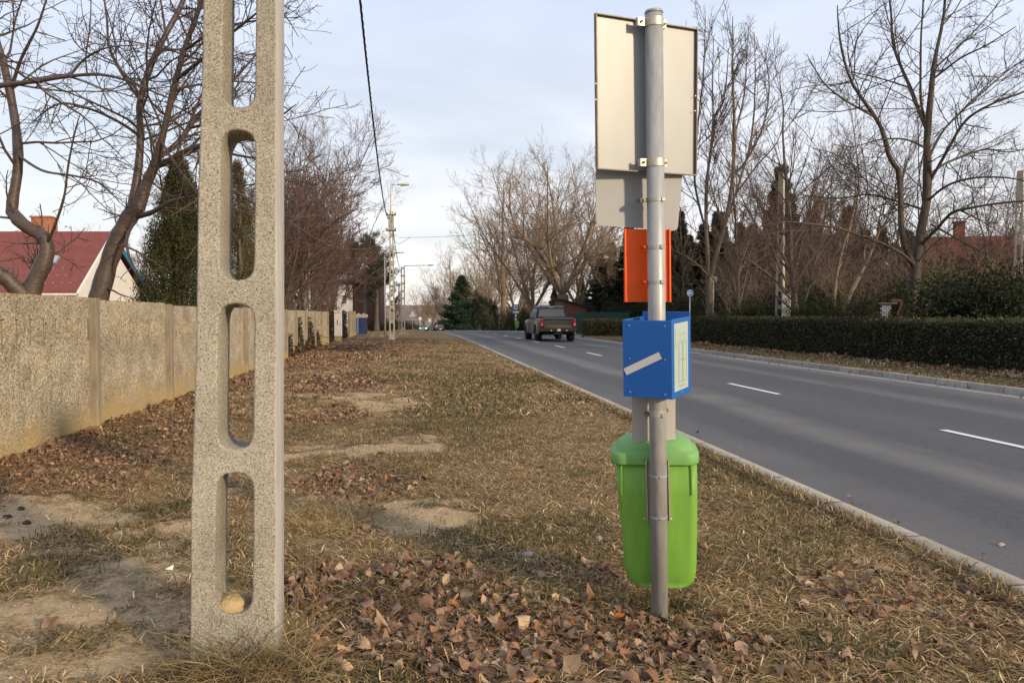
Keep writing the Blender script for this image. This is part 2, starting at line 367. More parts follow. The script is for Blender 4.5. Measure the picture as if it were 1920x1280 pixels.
def shrub(name, label, cat, seed, size, col, n=9000, leaf=(.09, .05), loc=(0, 0, 0), group=None, clumps=26, stems=True, fill=.5, var=.35, shape='dome'):
    rg = np.random.default_rng(seed); t = thing(name, label, cat, loc, 0, group)
    sx, sy, sz = size
    if shape == 'dome':
        c = rg.normal(size=(clumps, 3)); c = norm(c)*rg.uniform(.35, .85, (clumps, 1)); c[:, 2] = np.abs(c[:, 2])
    elif shape == 'cone':
        z = rg.random(clumps)**1.3; w = (1-z)**.85*.8+.02; a = rg.uniform(0, 2*PI, clumps); q = rg.random(clumps)**.35
        c = np.stack([np.cos(a)*w*q, np.sin(a)*w*q, z*.97], 1)
    else:   # column / flame
        z = rg.random(clumps); w = np.sqrt(np.clip(1-z**2.2, .02, 1))*.8; a = rg.uniform(0, 2*PI, clumps); q = rg.random(clumps)**.5
        c = np.stack([np.cos(a)*w*q, np.sin(a)*w*q, z*.93], 1)
    k = rg.integers(0, clumps, n); rr = rg.uniform(.2, .34, clumps)*(1 if shape == 'dome' else .8 if shape == 'flame' else .62)
    if shape == 'cone': rr = rr*(1.15-c[:, 2]*.6)
    off = norm(rg.normal(size=(n, 3)))*(rg.random((n, 1))**fill)*rr[k][:, None]*(np.array([1, 1, .45]) if shape == 'cone' else 1)
    p = c[k]+off; p[:, 2] = np.abs(p[:, 2]); C = p*np.array([sx, sy, sz])
    dirs = off*np.array([sx, sy, sz])+rg.normal(size=(n, 3))*.15+(np.array([0, 0, .25]) if shape != 'dome' else 0)
    V, Fq = quads(C, leaf[0]*rg.uniform(.6, 1.3, n), leaf[1]*rg.uniform(.7, 1.3, n), rg, dirs)
    cl = np.exp(rg.normal(size=clumps)*.22)[k]
    if stems:
        m = min(clumps, 14); S = np.zeros((m, 4, 3)); tt = np.linspace(0, 1, 4)
        S[:] = tt[None, :, None]*(c[:m]*np.array([sx, sy, sz]))[:, None]; S[:, :, :2] += rg.normal(size=(m, 4, 2))*.03; S[:, 0, 2] = -.1
        Vs, Fs = tubes(S, np.broadcast_to(np.linspace(.03, .008, 4)*max(sz, 1)/1.5, (m, 4)), 4); mesh_np('trunk', Vs, Fs, M['bark_dark'], t)
    mesh_np('crown', V, Fq, M['foliage'], t, col=np.repeat(lcol(n, rg, col, var, .1, cl), 4, 0))
    return local(t)
# ------------------------------------------------------------------ light and sky
SAZ = math.radians(47); SEL = math.radians(17)
S = np.array([math.sin(SAZ)*math.cos(SEL), -math.cos(SAZ)*math.cos(SEL), math.sin(SEL)])
sun = bpy.data.lights.new('sun', 'SUN'); sun.energy = 3.3; sun.angle = math.radians(3.5); sun.color = (1.0, .79, .53)
so = bpy.data.objects.new('sun', sun); COL.objects.link(so); so.rotation_euler = Vector(tuple(S)).to_track_quat('Z', 'Y').to_euler()
w = bpy.data.worlds.new('World'); scene.world = w; w.use_nodes = True; N = w.node_tree.nodes; L = w.node_tree.links
bg = N['Background']; bg.inputs[1].default_value = .10
sky = N.new('ShaderNodeTexSky'); sky.sky_type = 'NISHITA'; sky.sun_disc = False; sky.sun_elevation = SEL; sky.sun_rotation = math.atan2(S[0], S[1])
sky.air_density = 1.0; sky.dust_density = 1.6; sky.ozone_density = 1.0
tc = N.new('ShaderNodeTexCoord'); sp = N.new('ShaderNodeSeparateXYZ'); L.new(tc.outputs['Generated'], sp.inputs[0])
mz = N.new('ShaderNodeMath'); mz.operation = 'MAXIMUM'; mz.inputs[1].default_value = 0; L.new(sp.outputs[2], mz.inputs[0])
az_ = N.new('ShaderNodeMath'); az_.operation = 'ADD'; az_.inputs[1].default_value = .12; L.new(mz.outputs[0], az_.inputs[0])
dx = N.new('ShaderNodeMath'); dx.operation = 'DIVIDE'; L.new(sp.outputs[0], dx.inputs[0]); L.new(az_.outputs[0], dx.inputs[1])
dy = N.new('ShaderNodeMath'); dy.operation = 'DIVIDE'; L.new(sp.outputs[1], dy.inputs[0]); L.new(az_.outputs[0], dy.inputs[1])
cb = N.new('ShaderNodeCombineXYZ'); L.new(dx.outputs[0], cb.inputs[0]); L.new(dy.outputs[0], cb.inputs[1])
mp = N.new('ShaderNodeMapping'); mp.inputs['Scale'].default_value = (.55, .9, 1); mp.inputs['Rotation'].default_value = (0, 0, .35); L.new(cb.outputs[0], mp.inputs[0])
cn = N.new('ShaderNodeTexNoise'); cn.inputs['Scale'].default_value = .8; cn.inputs['Detail'].default_value = 7; cn.inputs['Roughness'].default_value = .55; cn.inputs['Distortion'].default_value = .6; L.new(mp.outputs[0], cn.inputs[0])
cr = N.new('ShaderNodeMapRange'); cr.inputs[1].default_value = .36; cr.inputs[2].default_value = .66; cr.inputs[3].default_value = .60; cr.inputs[4].default_value = 1.0; L.new(cn.outputs[0], cr.inputs[0])
# cloud veil colour: slightly warmer and brighter towards the horizon
hz = N.new('ShaderNodeMapRange'); hz.inputs[1].default_value = 0; hz.inputs[2].default_value = .42; L.new(mz.outputs[0], hz.inputs[0])
cm = N.new('ShaderNodeMix'); cm.data_type = 'RGBA'; L.new(hz.outputs[0], cm.inputs[0]); cm.inputs[6].default_value = (8.7, 8.4, 8.0, 1); cm.inputs[7].default_value = (6.2, 7.0, 8.8, 1)
mx = N.new('ShaderNodeMix'); mx.data_type = 'RGBA'; L.new(cr.outputs[0], mx.inputs[0]); L.new(sky.outputs[0], mx.inputs[6]); L.new(cm.outputs[2], mx.inputs[7])
L.new(mx.outputs[2], bg.inputs[0])
scene.view_settings.view_transform = 'Standard'; scene.view_settings.look = 'None'; scene.view_settings.exposure = 0.40; scene.view_settings.gamma = 1
scene.render.engine = 'CYCLES'; scene.cycles.max_bounces = 5; scene.cycles.diffuse_bounces = 2; scene.cycles.glossy_bounces = 3; scene.cycles.transparent_max_bounces = 6
scene.cycles.use_denoising = True
# ------------------------------------------------------------------ what covers the ground where
def patch(px, py, w, h, wt=1.):
    c = G(px, py, -.03); a = w/F*c[1]; b = abs(G(px, py-h, -.03)[1]-G(px, py+h, -.03)[1])/2
    return (c[0], c[1], a, b, wt)
SAND = [patch(*p) for p in [(170, 1150, 230, 150, .42), (60, 1060, 120, 40, .5), (300, 1190, 70, 60, .45), (330, 1010, 60, 30, .5), (650, 760, 150, 60, .42), (600, 1030, 60, 24, .4), (900, 960, 60, 20, .4), (590, 715, 70, 30, .55), (700, 700, 60, 8, .5), (870, 1010, 40, 14, .5), (1560, 1130, 40, 12, .3), (95, 968, 170, 42), (60, 1150, 120, 50, .6), (250, 1090, 110, 40, .55), (110, 1245, 140, 35, .6), (800, 970, 105, 45), (720, 955, 60, 25, .7), (770, 830, 75, 22, .9), (640, 842, 140, 16, .9),
    (725, 757, 70, 15), (565, 690, 55, 26, 1.), (640, 738, 140, 11, .8), (560, 740, 80, 12, .6), (640, 790, 110, 8, .4), (860, 1260, 60, 25, .6), (1000, 1042, 60, 14, .35), (740, 795, 50, 10, .6), (610, 655, 30, 8, .9)]]
LEAF = [patch(*p) for p in [(180, 850, 210, 62, 1.), (60, 880, 130, 50, 1.), (300, 795, 100, 40, 1.), (690, 900, 130, 34, 1.), (600, 975, 90, 30, .6), (760, 1120, 260, 75, 1.), (980, 1190, 300, 70, 1.), (640, 1170, 110, 70, .9), (640, 715, 110, 20, .8), (640, 665, 110, 22, .9), (620, 785, 70, 12, .8),
    (1150, 1240, 220, 60, 1.), (1350, 1190, 130, 40, .6), (1640, 1120, 160, 45, .5), (1850, 1150, 120, 60, .6), (1800, 1240, 180, 40, .5), (1050, 1090, 120, 30, .5), (1500, 1250, 150, 40, .4), (450, 720, 60, 20, .8), (1330, 900, 80, 50, .25), (700, 640, 120, 10, .7)]]
GREEN = [patch(*p) for p in [(110, 1090, 120, 30, .7), (230, 1180, 110, 40, .6), (60, 1190, 80, 30, .6), (800, 948, 45, 12), (860, 1000, 50, 14, .8), (270, 965, 90, 22, .9), (720, 1250, 90, 30, .8), (620, 1080, 80, 30, .4), (1230, 1150, 130, 35, .55), (1400, 1050, 150, 50, .45), (1600, 1230, 200, 50, .5), (150, 1000, 110, 18, .6), (400, 1240, 80, 25, .7), (950, 1010, 120, 30, .4), (880, 740, 120, 60, .3), (560, 810, 60, 16, .5), (1480, 960, 120, 50, .35)]]
def field(P, x, y, sd):
    wx = x+(fbm(x, y, 2.2, sd)-.5)*.7; wy = y+(fbm(x, y, 2.2, sd+50)-.5)*.9; wx = wx+(fbm(x, y, 9., sd+7)-.5)*.22; wy = wy+(fbm(x, y, 9., sd+9)-.5)*.35; r = np.zeros_like(x)
    for cx, cy, a, b, wt in P:
        q = ((wx-cx)/a)**2+((wy-cy)/b)**2
        r = np.maximum(r, wt*(1-sstep(.4, 1.5, q)))
    return r
BARE = [patch(*p) for p in [(150, 1140, 230, 150, 1.), (300, 1060, 90, 60, .8), (600, 1040, 110, 26, .7), (640, 770, 170, 60, .55)]]
def masks(x, y):
    n, s = ns(x, y); m = n-bend(s)
    f1 = fbm(x, y, 1.1, 11); f2 = fbm(x, y, 3.4, 23)
    sand = field(SAND, x, y, 31); leaf = field(LEAF, x, y, 77); green = field(GREEN, x, y, 55)
    worn = (1-sstep(-1.6, 0.4, m+(f1-.5)*2.))*sstep(.5, .68, f2)*.75*(m > -4.6)          # trodden strip by the fence
    sand = np.maximum(sand, worn)*(1-leaf*.85); sand = sand*(.5+.65*sstep(.36, .60, fbm(x*.7, y, 3.4, 303)))
    leaf = np.maximum(leaf, np.where((m < -1.2) & (s > 14), sstep(.5, .66, f1)*.7, 0)); leaf = np.maximum(leaf, np.where((m > -4.6) & (m < -3.7), .75, 0)*sstep(.3, .5, f1))
    leaf = np.maximum(leaf, np.where(m > 13.6, sstep(.4, .6, f1)*.8, 0))
    green = np.maximum(green, sstep(.54, .72, fbm(x, y, .9, 91))*.55); green = np.maximum(green, np.where(m > 12, .35, 0))
    return np.clip(sand, 0, 1), np.clip(leaf, 0, 1), np.clip(green, 0, 1)
# ------------------------------------------------------------------ ground: one sheet to the horizon
def spaced(a, b, d0, g):
    r = [a]; d = d0
    while r[-1] < b: r.append(r[-1]+d); d *= g
    return r
nn = np.array(sorted(set(np.round(np.concatenate([-np.array(spaced(5.4, 320, .3, 1.3)), np.arange(-5.4, 3.4, .055), [3.4, 3.50, 3.6, 8, 11.9, 11.98, 12.06], np.arange(12.2, 17, .25), np.array(spaced(17, 400, .5, 1.3))]), 3))))
ss = np.array(sorted(set(np.round(np.concatenate([-np.array(spaced(0, 60, 1, 1.5)), np.arange(.5, 13, .055), np.array(spaced(13, 900, .06, 1.03))]), 3))))
Nn, Ss = np.meshgrid(nn, ss); Nb = Nn+bend(Ss)*np.where(np.abs(Nn) < 30, 1, np.clip(1-(np.abs(Nn)-30)/60, 0, 1))
X = Nb*NV[0]+Ss*UV_[0]; Y = Nb*NV[1]+Ss*UV_[1]; Z = terr(Nb, Ss)
sa, le, gr = masks(X.ravel(), Y.ravel())
Z = Z+(le*.03*fbm(X.ravel(), Y.ravel(), 9., 4)).reshape(Z.shape)*(Nn < 3.3)
ix = np.arange(Nn.size).reshape(Nn.shape); Fq = np.stack([ix[:-1, :-1], ix[:-1, 1:], ix[1:, 1:], ix[1:, :-1]], -1).reshape(-1, 4)
gm = mat('ground', (.2, .15, .1), .95, spec=.1); N, L, b = nodes(gm)
mpn = [q for q in N if q.type == 'MAPPING'][0]
at_ = N.new('ShaderNodeAttribute'); at_.attribute_name = 'Col'; se = N.new('ShaderNodeSeparateColor'); L.new(at_.outputs[0], se.inputs[0])
def noise(sc, de=6, st=None):
    q = N.new('ShaderNodeTexNoise'); q.inputs['Scale'].default_value = sc; q.inputs['Detail'].default_value = de; q.inputs['Roughness'].default_value = .65
    L.new(mpn.outputs[0], q.inputs[0]); r = N.new('ShaderNodeMapRange'); r.inputs[1].default_value = .33; r.inputs[2].default_value = .67; L.new(q.outputs[0], r.inputs[0]); return r.outputs[0]
def mixc(f, a, c):
    q = N.new('ShaderNodeMix'); q.data_type = 'RGBA'
    if hasattr(f, 'is_linked'): L.new(f, q.inputs[0])
    else: q.inputs[0].default_value = f
    for v, i in ((a, 6), (c, 7)):
        if isinstance(v, tuple): q.inputs[i].default_value = (*v, 1)
        else: L.new(v, q.inputs[i])
    return q.outputs[2]
n1 = noise(38); n2 = noise(9); n3 = noise(110, 3)
thatch = mixc(n1, (.105, .066, .031), (.33, .218, .102)); thatch = mixc(n2, thatch, mixc(n3, (.13, .085, .042), (.37, .26, .13)))
sandc = mixc(n2, (.60, .42, .235), (.78, .58, .34)); sandc = mixc(n3, mixc(.35, sandc, (.16, .12, .08)), sandc)
leafc = mixc(n1, (.06, .036, .024), (.22, .13, .08)); greenc = mixc(n1, (.035, .034, .014), (.105, .10, .04))
c = mixc(se.outputs[2], thatch, greenc)
sm = N.new('ShaderNodeMath'); sm.operation = 'MULTIPLY_ADD'; sm.inputs[1].default_value = .6; sm.inputs[2].default_value = -.6; L.new(n1, sm.inputs[0])
sm2 = N.new('ShaderNodeMath'); sm2.operation = 'MULTIPLY_ADD'; sm2.inputs[1].default_value = .7; L.new(noise(5.5, 8), sm2.inputs[0]); L.new(sm.outputs[0], sm2.inputs[2]); sm = sm2
sa2 = N.new('ShaderNodeMath'); sa2.operation = 'ADD'; L.new(sm.outputs[0], sa2.inputs[0]); L.new(se.outputs[0], sa2.inputs[1])
sr = N.new('ShaderNodeMapRange'); sr.inputs[1].default_value = .12; sr.inputs[2].default_value = .85; L.new(sa2.outputs[0], sr.inputs[0])
c = mixc(sr.outputs[0], c, sandc); c = mixc(se.outputs[1], c, leafc)
L.new(c, b.inputs['Base Color'])
bp = N.new('ShaderNodeBump'); bp.inputs['Strength'].default_value = .8; bp.inputs['Distance'].default_value = .03; L.new(n1, bp.inputs['Height']); L.new(bp.outputs[0], b.inputs['Normal'])
tag(mesh_np('ground', np.stack([X, Y, Z], -1).reshape(-1, 3), Fq, gm, col=np.stack([sa, le, gr], -1), smooth=True), kind='structure')
# ------------------------------------------------------------------ road, kerbs, markings (built along the road, in its own frame)
def sweep(name, prof, s_arr, m, closed=False, kind='structure', wob=None):
    s_arr = np.asarray(s_arr, float); k = len(prof)
    V = np.zeros((len(s_arr), k, 3))
    for j, (a, z) in enumerate(prof):
        V[:, j, 0] = a+bend(s_arr); V[:, j, 1] = s_arr; V[:, j, 2] = z+zr(s_arr)
    ix = np.arange(len(s_arr)*k).reshape(len(s_arr), k)
    kk = k if closed else k-1
    Fq = np.concatenate([np.stack([ix[:-1, j], ix[:-1, (j+1) % k], ix[1:, (j+1) % k], ix[1:, j]], -1) for j in range(kk)])
    Fl = [Fq]
    if closed: Fl.append(np.stack([ix[0][::-1], ix[-1]]))
    return tag(mesh_np(name, V.reshape(-1, 3), Fl, m, rotz=RA), kind=kind)
S_ALL = np.concatenate([np.arange(-25, 40, 2.5), np.arange(40, 140, 2.5), np.arange(140, 420, 8)])
rm = mat('asphalt', (.066, .066, .072), .82, spec=.35); N, L, b = nodes(rm); mpn = [q for q in N if q.type == 'MAPPING'][0]
tcn = [q for q in N if q.type == 'TEX_COORD'][0]; sx_ = N.new('ShaderNodeSeparateXYZ'); L.new(tcn.outputs['Object'], sx_.inputs[0])
mp2 = N.new('ShaderNodeMapping'); mp2.inputs['Scale'].default_value = (1.3, .12, 1); L.new(tcn.outputs['Object'], mp2.inputs[0])
ws = N.new('ShaderNodeTexNoise'); ws.inputs['Scale'].default_value = 1.4; ws.inputs['Detail'].default_value = 5; L.new(mp2.outputs[0], ws.inputs[0])
wob = N.new('ShaderNodeMath'); wob.operation = 'MULTIPLY_ADD'; wob.inputs[1].default_value = .9; L.new(ws.outputs[0], wob.inputs[0]); L.new(sx_.outputs[0], wob.inputs[2])
cr = N.new('ShaderNodeValToRGB'); mr = N.new('ShaderNodeMapRange'); mr.inputs[1].default_value = 3.6; mr.inputs[2].default_value = 11.9; L.new(wob.outputs[0], mr.inputs[0]); L.new(mr.outputs[0], cr.inputs[0])
# worn dusty strip between the wheel tracks, along the kerbs
stops = [(0, .62), (.09, .45), (.15, .12), (.22, .05), (.275, .85), (.31, .62), (.36, .1), (.47, .2), (.53, .15), (.60, .04), (.70, .08), (.735, .6), (.77, .45), (.82, .06), (.91, .1), (.965, .7), (1, .8)]
e = cr.color_ramp.elements
e[0].position = 0; e[0].color = (.62,)*3+(1,); e[1].position = 1; e[1].color = (.8,)*3+(1,)
for p_, v_ in stops[1:-1]: q = e.new(p_); q.color = (v_, v_, v_, 1)
mf = N.new('ShaderNodeTexNoise'); mf.inputs['Scale'].default_value = 150; mf.inputs['Detail'].default_value = 3; L.new(mpn.outputs[0], mf.inputs[0])
mfr = N.new('ShaderNodeMapRange'); mfr.inputs[1].default_value = .3; mfr.inputs[2].default_value = .7; L.new(mf.outputs[0], mfr.inputs[0])
nb = N.new('ShaderNodeTexNoise'); nb.inputs['Scale'].default_value = .9; nb.inputs['Detail'].default_value = 6; L.new(mpn.outputs[0], nb.inputs[0])
n25 = noise(14, 8, None)
ca = mixc(n25, mixc(mfr.outputs[0], (.034, .034, .038), (.090, .089, .092)), mixc(mfr.outputs[0], (.052, .052, .057), (.120, .118, .120))); cbn = mixc(mfr.outputs[0], (.15, .137, .12), (.225, .205, .178))
fa = N.new('ShaderNodeMath'); fa.operation = 'MULTIPLY'; L.new(cr.outputs[0], fa.inputs[0]); nbr = N.new('ShaderNodeMapRange'); nbr.inputs[1].default_value = .3; nbr.inputs[2].default_value = .65; nbr.inputs[3].default_value = .55; nbr.inputs[4].default_value = 1.05; L.new(nb.outputs[0], nbr.inputs[0]); L.new(nbr.outputs[0], fa.inputs[1])
L.new(mixc(fa.outputs[0], ca, cbn), b.inputs['Base Color'])
bp = N.new('ShaderNodeBump'); bp.inputs['Strength'].default_value = .5; bp.inputs['Distance'].default_value = .004; L.new(mf.outputs[0], bp.inputs['Height']); L.new(bp.outputs[0], b.inputs['Normal'])
sweep('road', [(3.58, 0.0), (5.5, .025), (7.7, .04), (9.8, .025), (11.9, 0.)], S_ALL, rm)
kc = mat('kerb_concrete', (.30, .26, .21), .9, col2=(.40, .355, .29), vscale=14, bump=.5, bscale=70)
kd = mat('kerb_face', (.22, .195, .16), .9, col2=(.35, .31, .26), vscale=7, bump=.5, bscale=60)
sweep('kerb_strip', [(3.455, -.2), (3.46, .014), (3.472, .02), (3.615, .02), (3.62, .004)], S_ALL, kc)
ks = np.arange(8, 40, 1.0)
sweep('kerb', [(11.84, -.05), (11.845, .115), (11.865, .135), (12.03, .14), (12.05, .12), (12.05, -.1)], np.concatenate([S_ALL[S_ALL < 41], [42.]]), kd)
sweep('kerb', [(11.84, -.05), (11.845, .115), (11.865, .135), (12.03, .14), (12.05, .12), (12.05, -.1)], S_ALL[S_ALL > 51], kd)
sweep('gutter_path', [(11.42, .012), (11.838, .008)], S_ALL, mat('gutter', (.27, .245, .215), .9, col2=(.38, .35, .31), vscale=9, bump=.4))
sweep('driveway_path', [(11.84, .02), (12.6, .10), (17., .15), (40, .15)], np.arange(42.2, 50.8, 1.), mat('driveway', (.19, .17, .15), .9, vscale=6, bump=.4))
wm = mat('road_paint', (.66, .65, .60), .7, col2=(.82, .81, .76), vscale=30, bump=.3)
dn = 7.12
V = []; Fm = []
for k in range(-2, 34):
    s0 = 9.47+7.03*k; s1 = s0-2.38
    if s0 > 230: break
    for sv in (s1, s0):
        for dv in (-.06, .06): V.append([dn+bend(sv)+dv, sv, .044+float(zr(sv))])
    i = len(V)-4; Fm.append([i, i+1, i+3, i+2])
tag(mesh_np('road_markings', np.array(V), np.array(Fm), wm, rotz=RA), kind='structure')
# low wooded ridge far away
xs = np.linspace(-700, 500, 160); V = []
for yy, hh in ((420, -7), (470, 4.), (560, 7.5), (700, 9.)):
    zz = hh+(fbm(xs, xs*0+yy, .02, 3)-.5)*6*(hh > 0)+(fbm(xs, xs*0+yy, .3, 8)-.5)*3*(hh > 0)
    V.append(np.stack([xs, xs*0+yy, zz], -1))
V = np.stack(V); ix = np.arange(4*160).reshape(4, 160)
tag(mesh_np('hills', V.reshape(-1, 3), np.stack([ix[:-1, :-1], ix[:-1, 1:], ix[1:, 1:], ix[1:, :-1]], -1).reshape(-1, 4), mat('hill_wood', (.14, .10, .085), 1, col2=(.24, .175, .14), vscale=.12, bump=1, bscale=.4)), kind='structure')
# ------------------------------------------------------------------ grass blades and fallen leaves
def sample(n_, smin, smax, nmin, nmax, dens_fn, rg, pw=1.):
    s = smin+(smax-smin)*rg.random(n_)**pw; n = rg.uniform(nmin, nmax, n_); n = n+bend(s)
    x = n*NV[0]+s*UV_[0]; y = n*NV[1]+s*UV_[1]
    vis = np.abs(x) < .70*y+.5
    x, y = x[vis], y[vis]
    sa, le, gr = masks(x, y); k = rg.random(len(x)) < dens_fn(sa, le, gr, x, y)
    return x[k], y[k], sa[k], le[k], gr[k]
def blades(name, x, y, gr, rg, Lr=(.05, .16), wd=.0028, lie=(2, 24), up_green=True, cols=None):
    n = len(x); z = terr_xy(x, y)
    az = rg.uniform(0, 2*PI, n); el = np.radians(rg.uniform(lie[0], lie[1], n)); g = rg.random(n) < gr*.5
    el = np.where(g, np.radians(rg.uniform(35, 80, n)), el)
    Ln = rg.uniform(Lr[0], Lr[1], n)*np.where(g, .7, 1); d = np.stack([np.cos(az)*np.cos(el), np.sin(az)*np.cos(el), np.sin(el)], 1)
    q = np.stack([-np.sin(az), np.cos(az), 0*az], 1)*(wd*rg.uniform(.6, 1.5, n))[:, None]
    p0 = np.stack([x, y, z+rg.uniform(0, .018, n)], 1); p1 = p0+d*(Ln*.55)[:, None]
    d2 = norm(d+np.stack([rg.normal(size=n)*.35, rg.normal(size=n)*.35, -np.sin(el)*.9-.1], 1)); p2 = p1+d2*(Ln*.45)[:, None]
    V = np.stack([p0-q, p0+q, p1-q*.8, p1+q*.8, p2], 1).reshape(-1, 3)
    b5 = np.arange(n)[:, None]*5; T = np.concatenate([b5+np.array([0, 1, 3]), b5+np.array([0, 3, 2]), b5+np.array([2, 3, 4])])
    pal = np.array(cols if cols is not None else 1.18*np.array([(.52, .36, .165), (.36, .23, .10), (.24, .15, .066), (.70, .52, .28), (.16, .098, .046), (.40, .25, .108), (.21, .135, .06), (.30, .19, .085)]))
    c = pal[rg.choice(len(pal), n, p=None)]*np.exp(rg.normal(size=(n, 1))*.22)
    gcol = np.array([.085, .098, .032])*np.exp(rg.normal(size=(n, 1))*.35)*np.array([1, 1, 1]); gcol[:, 0] *= rg.uniform(.8, 1.7, n)
    c = np.where(g[:, None], gcol, c)
    return tag(mesh_np(name, V, T, M['blade'], col=np.repeat(c, 5, 0)), kind='stuff')
LEAFPAL = 1.22*np.array([(.22, .122, .070), (.27, .16, .092), (.17, .092, .054), (.36, .25, .15), (.25, .125, .062), (.29, .19, .118), (.135, .072, .045), (.24, .15, .095), (.33, .225, .13), (.20, .105, .058), (.19, .112, .068)])
def leaves(name, x, y, rg, size=(.022, .074), zup=.018, tilt=.33, zf=None):
    n = len(x); z = (terr_xy(x, y) if zf is None else zf)+rg.uniform(.004, zup, n)
    o = np.array([(0, -.02), (-.27, .10), (-.42, .38), (-.30, .74), (0, 1.0), (.31, .72), (.41, .36), (.26, .09), (0, .45)])
    sz = (size[0]+(size[1]-size[0])*rg.random(n)**1.5)*np.where(rg.random(n) < .12, 1.3, 1)
    u = o[:, 0][None]*rg.uniform(.75, 1.25, n)[:, None]*(1+rg.normal(size=(n, 9))*.13); v = (o[:, 1]-.5)[None]*(1+rg.normal(size=(n, 9))*.08)
    fold = rg.normal(size=n)*.5; curl = rg.normal(size=n)*.95
    wz = np.abs(u)*fold[:, None]+u**2*(rg.normal(size=n)*.9)[:, None]+v**2*curl[:, None]*1.2+rg.normal(size=(n, 9))*.045
    A = np.stack([u, v, wz], -1)*sz[:, None, None]
    az = rg.uniform(0, 2*PI, n); tx = rg.normal(size=n)*tilt; ty = rg.normal(size=n)*tilt*.7
    ca, sa_ = np.cos(az), np.sin(az); cx, sx = np.cos(tx), np.sin(tx); cy, sy = np.cos(ty), np.sin(ty)
    X_, Y_, Z_ = A[..., 0], A[..., 1], A[..., 2]
    Y_, Z_ = Y_*cx[:, None]-Z_*sx[:, None], Y_*sx[:, None]+Z_*cx[:, None]
    X_, Z_ = X_*cy[:, None]+Z_*sy[:, None], -X_*sy[:, None]+Z_*cy[:, None]
    X_, Y_ = X_*ca[:, None]-Y_*sa_[:, None], X_*sa_[:, None]+Y_*ca[:, None]
    zo = -Z_.min(1)*.8
    V = np.stack([X_+x[:, None], Y_+y[:, None], Z_+(z+zo)[:, None]], -1).reshape(-1, 3)
    b9 = np.arange(n)[:, None]*9; T = np.concatenate([b9+np.array([8, k, (k+1) % 8]) for k in range(8)])
    c = LEAFPAL[rg.integers(0, len(LEAFPAL), n)]*np.exp(rg.normal(size=(n, 1))*.22); o_ = rg.random(n) < .02; c[o_] = np.array([.42, .17, .05])
    return tag(mesh_np(name, V, T, M['leaf'], col=np.repeat(c, 9, 0), smooth=True), kind='stuff')
rg = np.random.default_rng(101)
x, y, sa, le, gr = sample(430000, 2.2, 12, -5.2, 3.4, lambda s, l, g, x, y: (1-.97*np.clip(s*1.9-.5*fbm(x, y, 12., 5), 0, 1))*(1-.35*l)*(1-.8*field(BARE, x, y, 12)*(fbm(x, y, 4.5, 8) > .42))*.95, rg, .9); blades('dry_grass', x, y, gr, rg)
x, y, sa, le, gr = sample(150000, 12, 46, -4.5, 3.4, lambda s, l, g, x, y: (1-.95*np.clip(s*1.5, 0, 1))*(1-.55*l), rg, 1.3); blades('dry_grass', x, y, gr, rg, (.1, .26), .008)
x, y, sa, le, gr = sample(60000, 14, 48, 12.1, 15.6, lambda s, l, g, x, y: 1-.7*l, rg, 1.2); blades('dry_grass', x, y, gr, rg, (.08, .22), .007)
x, y, sa, le, gr = sample(190000, 2.2, 13, -5.2, 3.4, lambda s, l, g, x, y: np.clip(l*1.15-.12, .008, 1)**1.25*np.clip(fbm(x, y, 3.1, 66)*2.4-.8, .03, .62), rg, .85); leaves('fallen_leaves', x, y, rg)
x, y, sa, le, gr = sample(9000, 2.4, 5.5, -2.2, 2.8, lambda s, l, g, x, y: np.clip(l*1.2-.3, .012, 1)*.3, rg, .9); leaves('fallen_leaves', x, y, rg, (.05, .082), .03, .38)
x, y, sa, le, gr = sample(45000, 13, 48, -4.5, 3., lambda s, l, g, x, y: np.clip(l*.9-.15, .004, 1), rg, 1.2); leaves('fallen_leaves', x, y, rg, (.045, .11))
x, y, sa, le, gr = sample(16000, 14, 45, 13.2, 15.6, lambda s, l, g, x, y: l, rg, 1.1); leaves('fallen_leaves', x, y, rg, (.07, .15))

s_ = 3+22*rg.random(34)**1.6; n_ = 3.64+rg.exponential(.16, 34)+bend(s_); leaves('road_leaves', n_*NV[0]+s_*UV_[0], n_*NV[1]+s_*UV_[1], rg, (.02, .06), .008, .25, .006)
s_ = 5+30*rg.random(160); n_ = 11.8-rg.exponential(.2, 160); leaves('road_leaves', n_*NV[0]+s_*UV_[0], n_*NV[1]+s_*UV_[1], rg, (.03, .08), .008, .25, .012)
